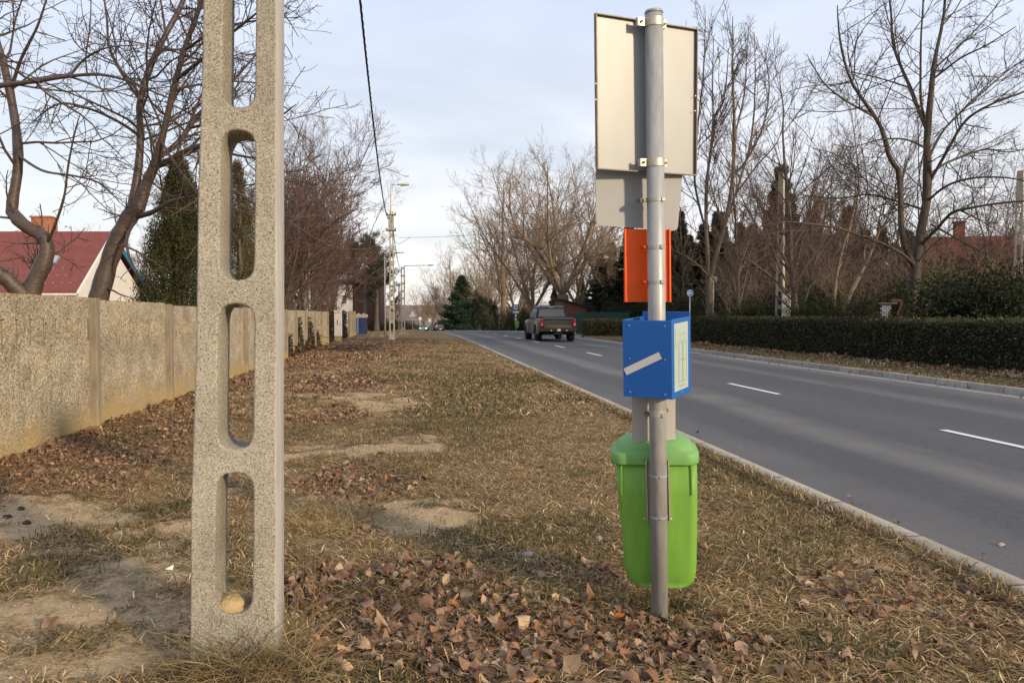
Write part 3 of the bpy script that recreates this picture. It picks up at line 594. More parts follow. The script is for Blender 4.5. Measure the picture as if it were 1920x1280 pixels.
# dry grass creeping over the kerb edge
s_ = 2.5+20*rg.random(9000)**1.3; n_ = rg.uniform(3.33, 3.50, 9000); o = blades('kerb_grass', n_*NV[0]+s_*UV_[0], n_*NV[1]+s_*UV_[1], 0*s_+.45, rg, (.05, .16), .003, (10, 55)); o.location.z = .03
for m_ in (kc, kd):      # kerb stones: joint every metre
    N, L, b = nodes(m_); tcn = [q for q in N if q.type == 'TEX_COORD'][0]; sx_ = N.new('ShaderNodeSeparateXYZ'); L.new(tcn.outputs['Object'], sx_.inputs[0])
    fr = N.new('ShaderNodeMath'); fr.operation = 'FRACT'; L.new(sx_.outputs[1], fr.inputs[0]); gt = N.new('ShaderNodeMath'); gt.operation = 'LESS_THAN'; gt.inputs[1].default_value = .022; L.new(fr.outputs[0], gt.inputs[0])
    fl = N.new('ShaderNodeMath'); fl.operation = 'FLOOR'; L.new(sx_.outputs[1], fl.inputs[0]); wn = N.new('ShaderNodeTexWhiteNoise'); wn.noise_dimensions = '1D'; L.new(fl.outputs[0], wn.inputs['W'])
    old = b.inputs['Base Color'].links[0].from_socket; mr_ = N.new('ShaderNodeMapRange'); mr_.inputs[3].default_value = .8; mr_.inputs[4].default_value = 1.12; L.new(wn.outputs[0], mr_.inputs[0]); cc = N.new('ShaderNodeCombineColor')
    for i in range(3): L.new(mr_.outputs[0], cc.inputs[i])
    mu = N.new('ShaderNodeMix'); mu.data_type = 'RGBA'; mu.blend_type = 'MULTIPLY'; mu.inputs[0].default_value = 1; L.new(old, mu.inputs[6]); L.new(cc.outputs[0], mu.inputs[7])
    L.new(mixc(gt.outputs[0], mu.outputs[2], (.07, .06, .05)), b.inputs['Base Color'])

# stems matted over the leaf heaps, grit on the bare soil
x, y, sa, le, gr = sample(60000, 2.2, 13, -5.2, 3.4, lambda s, l, g, x, y: np.clip(l*1.3-.25, 0, 1)*.6, rg, .85)
o = blades('leaf_litter', x, y, 0*x, rg, (.04, .15), .0026, (0, 22), cols=[(.21, .12, .065), (.30, .17, .09), (.15, .08, .045), (.40, .28, .15), (.26, .12, .06)]); o.location.z = .022
x, y, sa, le, gr = sample(30000, 2.2, 14, -5.2, 3.0, lambda s, l, g, x, y: np.clip(s*1.6-.25, 0, 1), rg, .9)
k = len(x); zz_ = terr_xy(x, y)+.003; C = np.stack([x, y, zz_], 1); sz = .003+.011*rg.random(k)**3; az = rg.uniform(0, 2*PI, k)
ring5 = np.stack([np.stack([np.cos(az+q*1.2566)*sz*rg.uniform(.7, 1.2, k), np.sin(az+q*1.2566)*sz*rg.uniform(.7, 1.2, k), 0*az-.002], 1) for q in range(5)], 1)
V = np.concatenate([C[:, None]+ring5, (C+np.stack([0*az, 0*az, sz*rg.uniform(.4, .9, k)], 1))[:, None]], 1).reshape(-1, 3); b6 = np.arange(k)[:, None]*6
T = np.concatenate([b6+np.array([q, (q+1) % 5, 5]) for q in range(5)]); cg = np.array([(.42, .34, .25), (.30, .25, .19), (.55, .48, .38), (.20, .155, .11)])[rg.integers(0, 4, k)]
tag(mesh_np('gravel', V, T, M['leaf'], col=np.repeat(cg, 6, 0)), kind='stuff')
# ------------------------------------------------------------------ near concrete utility pole with slots
def slot_poly(cx, w, z0, z1, n=8, ry=1.15):
    """slot outline with elliptical ends"""
    r = w/2; h = r*ry; P = []
    sgn = lambda v: 1 if v >= 0 else -1
    for k in range(n+1):
        a = PI*k/n; P.append((cx+r*sgn(math.cos(a))*abs(math.cos(a))**.75, z1-h+h*abs(math.sin(a))**.8))
    for k in range(n+1):
        a = PI+PI*k/n; P.append((cx+r*sgn(math.cos(a))*abs(math.cos(a))**.75, z0+h-h*abs(math.sin(a))**.8))
    return P
def curve_mesh(polys, depth, bevel=.006):
    cu = bpy.data.curves.new('outline', 'CURVE'); cu.dimensions = '2D'; cu.fill_mode = 'BOTH'; cu.extrude = depth/2-bevel; cu.bevel_depth = bevel; cu.bevel_resolution = 1
    for p in polys:
        sp = cu.splines.new('POLY'); sp.points.add(len(p)-1); sp.use_cyclic_u = True
        for q, (a, b) in zip(sp.points, p): q.co = (a, b, 0, 1)
    o = bpy.data.objects.new('outline', cu); COL.objects.link(o); dg = bpy.context.evaluated_depsgraph_get(); dg.update()
    me = bpy.data.meshes.new_from_object(o.evaluated_get(dg)); bpy.data.objects.remove(o); return me
def slotted_pole(name, label, cat, H, w0, w1, depth, slots, loc, rotz, lean, mat_f, mat_s, group=None, bevel=.008):
    wid = lambda z: w0+(w1-w0)*z/H
    zs = np.linspace(-.35, H, 24)
    jit = np.random.default_rng(3).normal(size=(24, 2))*.0035
    B_ = bevel; out = [(-wid(z)/2+B_+j[0], z) for z, j in zip(zs, jit)]+[(wid(z)/2-B_+j[1]*.3, z) for z, j in zip(zs[::-1], jit)]
    me = curve_mesh([out]+[slot_poly(0, wid((a+b)/2)*.445+2*B_, a-B_, b+B_) for a, b in slots], depth, bevel)
    me.transform(Matrix.Rotation(PI/2, 4, 'X'))          # face in xz, thickness along y
    t = bpy.data.objects.new(name, me); COL.objects.link(t); me.name = name
    me.materials.clear(); me.materials.append(mat_f); me.materials.append(mat_s)
    for p in me.polygons:
        p.material_index = 1 if (p.normal.x > .8 and abs(p.center.x) > wid(p.center.z)*.40) else 0
    t.location = tuple(map(float, loc)); t.rotation_euler = (lean[0], lean[1], rotz)
    return tag(t, label, cat, group)
PX, PD = 429, 3.47
pb = at(PX, 1245, PD)
zz = lambda py: 1.6-(py-589)/F*3.44
slots = [(zz(1152), zz(878)), (zz(834), zz(556)), (zz(512), zz(230)), (zz(188), zz(-98)), (zz(-140), zz(-420))]+[(zz(-140)+.79*k+.05, zz(-420)+.79*k) for k in range(1, 6)]
cpole = slotted_pole('utility_pole', 'tall slotted concrete pole standing close by in dry grass, lumpy clod in its lowest slot', 'utility pole', 8.0, .385, .20, .235, slots, (pb[0]+.002, pb[1]+.118, -.03), RA, (0, math.radians(1.25), 0), M['pole_rough'], M['pole_smooth'], 'concrete power poles on the left verge')
# scribbled black mark on the smooth side
mk = MB(); rgm = random.Random(4)
for k in range(9):
    z = 1.86+rgm.uniform(0, .2); y = rgm.uniform(-.08, .085); l = rgm.uniform(.03, .09)
    mk.box((0, y, z), (.001, rgm.uniform(.004, .012), l), [(1, 0, 0), (0, 1, .0), (0, .12*rgm.uniform(-1, 1), 1)])
mo = mk.build('scribble', mat('black_paint', (.035, .033, .032), .8, vary=.5, vscale=60)); mo.parent = cpole
mo.location = (.385/2-(.185)*1.96/8/2-.0015, 0, 0)
# clod in the lowest slot
cl = MB(); c0 = at(434, 1128, 3.55); cl.sphere(c0+np.array([-.005, .03, -.028]), .088, 3, (1.0, 1.15, .66), .10); cl.sphere(c0+np.array([.04, -.01, -.04]), .045, 3, (1.0, 1.1, .6), .12)
tag(cl.build('clod', mat('clod', (.33, .235, .11), .95, col2=(.48, .365, .20), vscale=14, bump=1., bscale=50), None, c0), 'yellow sandy clod wedged in the bottom slot of the near pole', 'clod')
# ------------------------------------------------------------------ bus stop post
B0 = G(1237, 1160, -.035); T0 = at(1226, 25, B0[1]-.185); AX = norm(T0-B0); PL = np.linalg.norm(T0-B0)
def axp(py):
    lo, hi = 0., PL*1.05
    for _ in range(40):
        m = (lo+hi)/2
        if proj(B0+AX*m)[1] > py: lo = m
        else: hi = m
    return lo
def frame(psi):
    psi = math.radians(psi); nr = np.array([-math.sin(psi), math.cos(psi), 0]); nr = norm(nr-nr@AX*AX); return np.cross(nr, AX), nr
def hit(px, py, psi, off):
    d, nr = frame(psi); r = ray(px, py); P = B0+nr*off; k = ((P-CAM)@nr)/(r@nr); return CAM+r*k
bus = thing('bus_stop_post', 'grey steel bus stop post with sign backs and blue timetable box beside a green bin', 'bus stop', B0)
steel = mat('galvanised', (.27, .275, .27), .45, .18, col2=(.37, .372, .365), vscale=38, stretch=(1, 1, .25), bump=.12, bscale=40, spec=.5)
alu = mat('sign_back', (.262, .272, .274), .42, .08, col2=(.315, .325, .325), vscale=3.2, bump=.04, bscale=6, stretch=(1, 1, .5))
alu2 = mat('plate_back', (.28, .285, .285), .6, .05, vary=.06, vscale=4)
rimm = mat('rim_metal', (.17, .14, .105), .55, .4, vary=.25, vscale=20)
beige = mat('clamp_metal', (.47, .43, .36), .45, .5, vary=.12, vscale=30)
dark = mat('dark_bolt', (.10, .085, .07), .5, .6)
white_f = mat('sign_front', (.75, .76, .76), .5, vary=.04)
RP = .0445
mb = MB(); mb.cyl(B0-AX*.25, T0, RP, RP, 40); po = mb.build('pole', steel, bus)
mb = MB(); mb.cyl(T0-AX*.002, T0+AX*.012, RP+.0025, RP*.96, 32); mb.build('pole_cap', steel, po)
def panel(name, px4, psi, off, th, m, parent=bus, bend_y=0, rnd=0, front=None):
    d, nr = frame(psi); C = [hit(a, b, psi, off) for a, b in px4]; P = []
    if rnd:
        k = len(C)
        for i in range(k):
            c, a, b = C[i], norm(C[i-1]-C[i]), norm(C[(i+1) % k]-C[i])
            for q in range(6):
                t = q/5; P.append(c+a*rnd*(1-t)**2+b*rnd*t**2)
    else: P = C
    if bend_y:
        P = [p+nr*bend_y*abs(((p-B0)@d))**2 for p in P]
    mb = MB(); mb.prism(P, nr*th); o = mb.build(name, m, parent)
    return o, C, d, nr
# big framed sign seen from behind
sg, C, d, nr = panel('stop_sign', [(1114, 26), (1305, 56), (1303, 330), (1117, 318)], 23.6, RP+.022, .003, alu)
sg['label'] = 'large framed sign panel seen from behind'
mb = MB(); cen = sum(C)/4
for i in range(4):
    a, b = C[i], C[(i+1) % 4]; v = norm(b-a); inw = norm(np.cross(nr, v)); inw = inw if inw@(cen-(a+b)/2) > 0 else -inw
    wd, dp = .0055, .019
    mb.hexa([a-nr*.0005-v*0, b-nr*.0005, b+inw*wd-nr*.0005-v*wd, a+inw*wd-nr*.0005+v*wd], [a-nr*dp, b-nr*dp, b+inw*wd-nr*dp-v*wd, a+inw*wd-nr*dp+v*wd])
mb.build('rim', rimm, sg)
for pp in [(1117, 157), (1117, 187), (1304, 180), (1303, 208)]:
    c = hit(pp[0], pp[1], 23.6, RP+.0035); mb = MB(); mb.cyl(c, c-nr*.002, .0035, n=8); mb.build('rivet', white_f, sg)
def clamp(py, psi, wl, wr, h, m, tabs=True, parent=bus, reach=.02, bolts=True, name='clamp', rr=.0035):
    d, nr = frame(psi); t = axp(py); c = B0+AX*t
    mb = MB(); mb.ring(c, AX, RP+.0004, RP+rr, h, 32)
    R = [d, nr, AX]
    if tabs:
        for s_, w_ in ((-1, wl), (1, wr)):
            if w_ <= 0: continue
            mb.box(c+d*s_*(RP+w_/2-.004)+nr*(.004), (w_, .004, h), R)
            mb.box(c+d*s_*(RP+w_-.006)+nr*(.004+reach/2), (.004, reach, h), R)
    o = mb.build(name, m, parent)
    if bolts and tabs:
        for s_, w_ in ((-1, wl), (1, wr)):
            if w_ > 0: q = c+d*s_*(RP+w_*.55); b = MB(); b.cyl(q+nr*.003, q-nr*.009, .0065, n=6); b.build('bolt', dark, o)
    return o
clamp(43, 23.6, .052, .034, .040, beige); clamp(305, 23.6, .046, .032, .038, beige)
p2_, C, d, nr = panel('small_plate', [(1120, 312), (1282, 322), (1272, 433), (1120, 422)], 17, RP+.055, .0025, alu2, rnd=.03, bend_y=.25)
p2_['label'] = 'bent grey plate with rounded corners, seen from behind'
def band(py, psi, side=-1, h=.016, m=steel, arm=.055, buckle=True, armm=None, off=0.05):
    d, nr = frame(psi); c = B0+AX*axp(py); mb = MB(); mb.ring(c, AX, RP+.0004, RP+.0022, h, 32)
    if buckle: mb.box(c+d*.018-nr*(RP+.004), (.022, .008, h*1.25), [d, nr, AX], .002)
    o = mb.build('band', m, bus)
    if arm:
        a = MB()
        for q in (-.5, .5):
            a.box(c+d*side*(RP+arm/2-.002)+nr*(off*.5)+AX*q*h*.9, (arm, off*.9, .0035), [d, nr, AX])
        a.box(c+d*side*(RP+arm-.004)+nr*(off*.5), (.004, off*.9, h*.9+.003), [d, nr, AX])
        a.box(c+d*side*(RP+arm/2-.002)+nr*(off*.93), (arm, .004, h*.9), [d, nr, AX])
        a.cyl(c+d*side*(RP+arm*.55)+nr*(off*.4), c+d*side*(RP+arm*.55)-nr*.006, .006, n=8)
        a.build('bracket', armm or rimm, bus)
    return o
band(375, 17, arm=.04)
oran = mat('orange_paint', (.80, .095, .008), .5, vary=.06, vscale=4); oran2 = mat('orange_clip', (.55, .045, .006), .5, vary=.1)
pn, C, d, nr = panel('orange_plate', [(1171, 429), (1256.5, 430), (1256.5, 566), (1171, 566)], 6, RP+.045, .012, oran)
pn['label'] = 'bright orange plate seen from behind'
for a, b in ((C[0], C[3]), (C[1], C[2])):
    s_ = 1 if a is C[0] else -1; mb = MB(); mb.box((a+b)/2+d*s_*.004-nr*.007, (.008, .014, np.linalg.norm(a-b)), [d, nr, AX]); mb.build('lip', oran, pn)
for py in (463, 528): band(py, 6, arm=.028, armm=oran2, off=.04)
lp, C, d, nr = panel('lower_plate', [(1184.5, 734), (1266.5, 737), (1266.5, 824), (1185.5, 827)], 3, RP+.05, .004, mat('pale_plate', (.40, .385, .36), .55, .05, vary=.06, vscale=5))
lp['label'] = 'pale plate under the blue box, seen from behind'
band(776, 3, arm=.02, off=.04); band(770, 3, side=1, arm=.012, off=.04, buckle=False)
# blue timetable box: four panels round the post
blue = mat('blue_panel', (.008, .10, .37), .42, vary=.08, vscale=3, spec=.45)
PSI = -32.3; d, nr = frame(PSI); hb = .132
t_lo, t_hi = axp(738), axp(597)
ctr = B0+d*.0+nr*.0
tb = thing('timetable_box', None, None); bpy.data.objects.remove(tb)
def wall(uc, vc, su, sv, z0, z1):
    return (B0+d*uc+nr*vc+AX*(z0+z1)/2, (su, sv, z1-z0), [d, nr, AX])
mb = MB()
mb.box(*wall(0, -hb, 2*hb, .010, t_lo, t_hi), bev=.0015)                      # front
mb.box(*wall(hb-.005, 0, .010, 2*hb-.012, t_lo-.002, t_hi+.004), bev=.0015)     # right
mb.box(*wall(-hb+.005, 0, .010, 2*hb-.012, t_lo, t_hi+.002), bev=.0015)         # left
mb.box(*wall(0, hb, 2*hb, .010, t_lo, t_hi+.028), bev=.0015)                  # back
mb.box(*wall(0, 0, 2*hb-.022, .03, t_lo+.01, t_lo+.03)); mb.box(*wall(0, 0, .03, 2*hb-.022, t_lo+.04, t_lo+.06))
bx_ = mb.build('timetable_box', blue, bus); bx_['label'] = 'blue open-topped timetable box with a white sticker'
rv = mat('rivet', (.25, .32, .42), .4, .6)
for u in (-.095, .095):
    for f in (.06, .5, .93): q = B0+d*u+nr*(-hb-.0045)+AX*(t_lo+(t_hi-t_lo)*f); mb = MB(); mb.cyl(q, q-nr*.003, .0055, .004, 10); mb.build('rivet', rv, bx_)
q = B0+d*(hb+.0005)+AX*(t_lo+.016); mb = MB(); mb.cyl(q, q+d*.003, .006, .004, 10); mb.build('rivet', rv, bx_)
mb = MB(); q0 = hit(1172, 697, PSI, -hb-.0062); q1 = hit(1238, 666, PSI, -hb-.0062); v = norm(q1-q0); wv = np.cross(v, nr)
h2 = .0185; mb.hexa([q0-wv*h2, q1-wv*h2, q1+wv*h2, q0+wv*h2], [p-nr*.0006 for p in (q0-wv*h2, q1-wv*h2, q1+wv*h2, q0+wv*h2)])
mb.build('sticker', mat('sticker', (.60, .57, .53), .6, vary=.06, vscale=12), bx_)
mb = MB(); z0, z1 = t_lo+.032, t_hi-.018; v0, v1 = -.108, .092
xr = hb+.0006
mb.box(B0+d*(xr+.0004)+nr*(v0+v1)/2+AX*(z0+z1)/2, (.0008, v1-v0, z1-z0), [d, nr, AX]); pap = mb.build('timetable_sheet', mat('paper', (.34, .42, .375), .5, vary=.03, vscale=5), bx_)
mb = MB()
def ln(va, vb, za, zb): mb.box(B0+d*(xr+.0011)+nr*(va+vb)/2+AX*(za+zb)/2, (.0005, abs(vb-va)+.0012, abs(zb-za)+.0012), [d, nr, AX])
W_, H_ = v1-v0, z1-z0; P_ = lambda a, b: (v0+a*W_, z0+b*H_)
rgm = random.Random(8)
for a in (.30, .58, .60, .88): ln(P_(a, 0)[0], P_(a, 0)[0], z0+.12*H_, z0+.70*H_)
for b in (.12, .44, .46, .70, .72): ln(v0+.30*W_, v0+.88*W_, z0+b*H_, z0+b*H_)
for k in range(26):   # fine print rows
    b = .14+k*.0215
    for a0, a1 in ((.33, .55), (.63, .85)):
        if rgm.random() < .8: ln(v0+a0*W_, v0+(a0+(a1-a0)*rgm.uniform(.15, .4))*W_, z0+b*H_, z0+b*H_)
for b, a0, a1 in ((.90, .36, .45), (.84, .34, .84), (.81, .34, .80), (.76, .36, .52), (.76, .66, .82), (.07, .32, .88), (.06, .32, .7)): ln(v0+a0*W_, v0+a1*W_, z0+b*H_, z0+b*H_)
for k in range(14): ln(v0+.05*W_, v0+rgm.uniform(.10, .2)*W_, z0+(.93-k*.024)*H_, z0+(.93-k*.024)*H_)
mb.build('print', mat('ink', (.10, .13, .14), .6), pap)
# ------------------------------------------------------------------ green bin strapped to the post
bin_ = thing('waste_bin', 'bright green plastic litter bin with domed lid strapped to the steel post', 'litter bin', B0+np.array([.02, .22, .3]))
gb = mat('bin_green', (.155, .335, .045), .52, vary=.16, stretch=(2.5, 2.5, .5), vscale=3.5, spec=.35, bump=.05, bscale=120); gl = mat('lid_green', (.155, .34, .10), .55, vary=.08, vscale=3, spec=.4, bump=.05, bscale=120)
PB = -8.; dB, nB = frame(PB)
def rr(cu, cv, hu, hv, t, r, k=5):
    P = []
    for (sx, sy, a0) in ((1, 1, 0), (-1, 1, 90), (-1, -1, 180), (1, -1, 270)):
        for i in range(k+1):
            a = math.radians(a0+90*i/k); P.append(B0+dB*(cu+sx*(hu-r)+math.cos(a)*r)+nB*(cv+sy*(hv-r)+math.sin(a)*r)+AX*t)
    return P
def sec(pl, pr, py, off=RP+.035):
    a = hit(pl, py, PB, off)-B0; b = hit(pr, py, PB, off)-B0
    return (a@dB+b@dB)/2, (b@dB-a@dB)/2, (a@AX+b@AX)/2
vb = RP+.03
def brow(pl, pr, py, dep, r, cvo=0): cu, hu, t = sec(pl, pr, py); return rr(cu, vb+dep/2+cvo, hu, dep/2, t, min(r, hu*.95, dep*.48))
mb = MB(); mb.loft([brow(*q) for q in [(1200, 1283, 1101, .18, .03), (1188, 1297, 1099, .22, .05, .01), (1177, 1304, 1090, .25, .05, .004), (1171, 1307, 1070, .262, .045), (1166, 1308.5, 1005, .275, .045), (1159, 1309, 930, .29, .045), (1154, 1308.5, 866, .30, .06)]])
bo = mb.build('body', gb, bin_)
for px in (1165.5, 1296.5):
    mb = MB(); c1 = hit(px, 872, PB, RP+.029); c2 = hit(px+.6, 928, PB, RP+.029); mb.hexa([c1-dB*.0045, c1+dB*.0045, c2+dB*.002, c2-dB*.002], [p-nB*.006 for p in (c1-dB*.0045, c1+dB*.0045, c2+dB*.002, c2-dB*.002)]); mb.build('rib', gb, bo)
mb = MB(); mb.loft([brow(*q) for q in [(1147, 1310.5, 870.5, .33, .07, -.014), (1144.5, 1313, 868, .336, .075, -.016), (1145, 1312.5, 852, .332, .075, -.014), (1147.5, 1310.5, 849, .328, .075, -.012), (1155, 1304, 848, .312, .08, -.004), (1156.5, 1302, 842, .308, .09, -.003), (1160, 1298, 837, .300, .10, .000), (1168, 1290, 831, .28, .11, .010), (1178, 1279, 826.5, .24, .11, .03), (1188, 1269, 824, .19, .09, .055), (1201, 1256, 823, .12, .06, .09)]])
lo = mb.build('lid', gl, bin_)
mb = MB(); c1 = hit(1208, 832, PB, RP+.045); c2 = hit(1208, 864, PB, RP+.012); mb.cyl(c1, c2, .003, n=6); mb.build('seam', gl, lo)
mb = MB()
for px0, px1 in ((1211, 1214), (1253, 1256)):
    a = hit(px0, 862, PB, RP+.012); b = hit(px1, 976, PB, RP+.012); v = norm(b-a); mb.box((a+b)/2, (.007, .030, np.linalg.norm(b-a)), [dB, nB, v])
a = hit(1216, 864, PB, RP+.018); b = hit(1252, 978, PB, RP+.018); mb.hexa([hit(1214, 866, PB, RP+.022), hit(1253, 866, PB, RP+.022), hit(1256, 976, PB, RP+.022), hit(1216, 976, PB, RP+.022)], [p+nB*.004 for p in (hit(1214, 866, PB, RP+.022), hit(1253, 866, PB, RP+.022), hit(1256, 976, PB, RP+.022), hit(1216, 976, PB, RP+.022))])
for px, py in ((1211, 972), (1258, 972)):
    q = hit(px, py, PB, RP+.012); mb.cyl(q-dB*.012, q+dB*.006, .005, n=8)
mb.build('mounting_bracket', beige, bin_)
for py in (890, 967):
    c = B0+AX*axp(py); mb = MB(); mb.ring(c, AX, RP+.0004, RP+.0022, .010, 32); mb.box(c+dB*.012-nB*(RP+.004), (.02, .006, .012), [dB, nB, AX], .002); mb.build('strap', steel, bin_)
# ------------------------------------------------------------------ stones and scraps on the ground
def lump(name, label, cat, px, py, r, sc, m, seed, noise=.18, zf=.35):
    p = G(px, py, -.03); p[2] = float(terr_xy(p[0], p[1])); random.seed(seed); mb = MB(); mb.sphere(p+np.array([0, 0, r*sc[2]*zf]), r, 2, sc, noise)
    return tag(mb.build(name, m, None, p), label, cat)
st_ = mat('stone', (.33, .28, .23), .9, vscale=20, bump=.8, bscale=60); bk = mat('dark_clod', (.03, .024, .02), .9, vary=.3, bump=.8); wp = mat('litter_paper', (.68, .66, .62), .7, vary=.08)
lump('stone', 'pale pointed stone in grass left of the green bin', 'stone', 1122, 1018, .032, (1, .8, 1.1), st_, 1)
lump('stone', 'flat grey stone right of the sandy patch, larger of two', 'stone', 990, 1040, .055, (1.1, .8, .35), st_, 2, .1)
lump('stone', 'flat grey stone right of the sandy patch, smaller of two', 'stone', 1026, 1046, .036, (1, .9, .4), st_, 3, .1)
lump('clod', 'black clod on bare sand near the left picture edge, leftmost of three', 'clod', 14, 968, .028, (1.2, .9, .8), bk, 4)
lump('clod', 'black clod on bare sand, uppermost of three', 'clod', 40, 953, .026, (1.1, .9, .8), bk, 5)
lump('clod', 'black clod on bare sand, rightmost of three', 'clod', 51, 979, .027, (1.2, 1, .8), bk, 6)
p = G(314, 1070, -.02); mb = MB(); rgm = random.Random(5)
pts = [(-.03, 0, .004), (-.005, -.022, .02), (.035, -.005, .008), (.028, .03, .03), (-.012, .028, .012)]
mb.prism([p+np.array(q) for q in pts], (0, 0, .001)); mb.build('paper_scrap', wp, None, p)
tag(bpy.data.objects['paper_scrap'], 'small white paper scrap on trodden soil left of the near pole', 'litter')
# ------------------------------------------------------------------ tufts and weeds
def tuft(name, label, cat, px, py, n, Ls, spread, cols, el=(35, 85), wd=.0028, seed=1, wide=1., group=None):
    rg = np.random.default_rng(seed); p = G(px, py, -.03); p[2] = float(terr_xy(p[0], p[1]))
    az = rg.uniform(0, 2*PI, n); e = np.radians(rg.uniform(el[0], el[1], n)); Ln = rg.uniform(Ls[0], Ls[1], n)
    b0 = np.stack([rg.normal(size=n)*spread*wide, rg.normal(size=n)*spread, 0*az], 1); d = np.stack([np.cos(az)*np.cos(e), np.sin(az)*np.cos(e), np.sin(e)], 1)
    m = 5; P = np.zeros((n, m, 3)); P[:, 0] = b0; q = d.copy()
    for k in range(1, m): P[:, k] = P[:, k-1]+q*(Ln/(m-1))[:, None]; q = norm(q+np.stack([np.cos(az)*.16, np.sin(az)*.16, -.20*np.ones(n)], 1)+rg.normal(size=(n, 3))*.07)
    P[:, :, 2] = np.maximum(P[:, :, 2], .004)
    R = (wd/2*rg.uniform(.7, 1.4, n))[:, None]*np.linspace(1, .25, m)[None]
    V, Fq = tubes(P+p, R, 3); c = np.array(cols)[rg.integers(0, len(cols), n)]*np.exp(rg.normal(size=(n, 1))*.25)
    return tag(mesh_np(name, V, Fq, M['blade'], col=np.repeat(c, m*3, 0), origin=p), label, cat, group)
ST = [(.40, .29, .14), (.30, .21, .10), (.20, .15, .07), (.14, .13, .05), (.48, .37, .20)]
tuft('grass_tuft', 'long dry grass tuft at the foot of the near concrete pole', 'grass tuft', 470, 1272, 560, (.16, .50), .075, ST[:2]+ST[4:]+ST[:3], (14, 74), .0042, 1, 2.0)
tuft('grass_tuft', 'tall thin straw stems rising right of the near pole', 'grass tuft', 545, 1215, 26, (.55, .95), .05, ST[:2]+ST[4:], (58, 84), .0026, 2)
tuft('grass_tuft', 'low dry tuft left of the near pole foot', 'grass tuft', 372, 1268, 160, (.08, .24), .06, ST, (25, 75), .003, 3, 1.3)
tuft('grass_tuft', 'bleached straw clump above the sandy patch, right of the near pole', 'grass tuft', 618, 985, 760, (.12, .36), .13, [(.50, .37, .18), (.58, .45, .24), (.40, .28, .13)], (20, 78), .0034, 4, 1.9)
tuft('grass_tuft', 'dry straw clump beside the leaf heap in mid verge', 'grass tuft', 765, 885, 260, (.1, .28), .12, ST, (20, 70), .003, 5, 1.6)
tuft('grass_tuft', 'short straw tuft right of the steel post foot', 'grass tuft', 1320, 1075, 120, (.06, .2), .09, ST, (25, 80), .003, 6, 1.4)
tuft('grass_tuft', 'green and straw tuft around the steel post foot', 'grass tuft', 1215, 1130, 320, (.05, .15), .10, [(.08, .085, .03), (.14, .125, .05), (.30, .23, .11), (.05, .055, .022)], (30, 85), .003, 7, 1.6)
tuft('grass_tuft', 'fresh green tuft at the edge of the bare sand', 'grass tuft', 800, 950, 160, (.03, .09), .05, [(.07, .085, .03), (.10, .11, .04)], (25, 80), .003, 8, 1.7)
tuft('grass_tuft', 'fresh green tuft below the bare sand', 'grass tuft', 858, 1000, 130, (.03, .08), .06, [(.07, .085, .03), (.10, .11, .04)], (25, 80), .003, 9, 1.6)
tuft('grass_tuft', 'reddish fine stems lying over the front leaf heap', 'grass tuft', 790, 1150, 260, (.1, .3), .16, [(.24, .11, .055), (.17, .075, .04), (.30, .17, .09)], (5, 40), .0026, 10, 1.8)
tuft('grass_tuft', 'faded green tuft by bare sand left of the near pole', 'grass tuft', 262, 962, 200, (.03, .10), .10, [(.075, .08, .035), (.16, .13, .06)], (20, 75), .003, 11, 1.9)
for i, (px, py, sd, lb) in enumerate([(632, 850, 21, 'thin brown dead weed stalks on the sandy path, left clump'), (708, 852, 22, 'thin brown dead weed stalks on the sandy path, right clump'), (655, 838, 23, 'tallest dead weed stalks on the sandy path, between two lower clumps')]):
    tuft('weed_stalks', lb, 'weeds', px, py, 14, (.22, .48), .08, [(.12, .07, .05), (.17, .11, .07)], (70, 88), .004, sd, 1.6, 'dead weeds on the sandy path')
# fallen sticks near the camera
def stick(px0, py0, px1, py1, r, lab, seed):
    rg = np.random.default_rng(seed); a = G(px0, py0, -.02); b = G(px1, py1, -.02); a[2] = float(terr_xy(a[0], a[1]))+.012; b[2] = float(terr_xy(b[0], b[1]))+.012
    P = a+(b-a)*np.linspace(0, 1, 7)[:, None]+rg.normal(size=(7, 3))*np.array([.012, .012, .004]); R = np.linspace(r, r*.5, 7)
    V, Fq = tubes(P[None], R[None], 6); tag(mesh_np('twig', V, Fq, M['twig_warm'], origin=a), lab, 'twig')
stick(735, 1235, 805, 1265, .006, 'bent pale twig on the ground at the bottom of the picture', 1)
stick(1130, 1262, 1225, 1228, .004, 'thin straw-coloured twig on the front leaves', 2)
stick(955, 1075, 985, 1066, .006, 'short grey twig above the front leaf heap', 3)
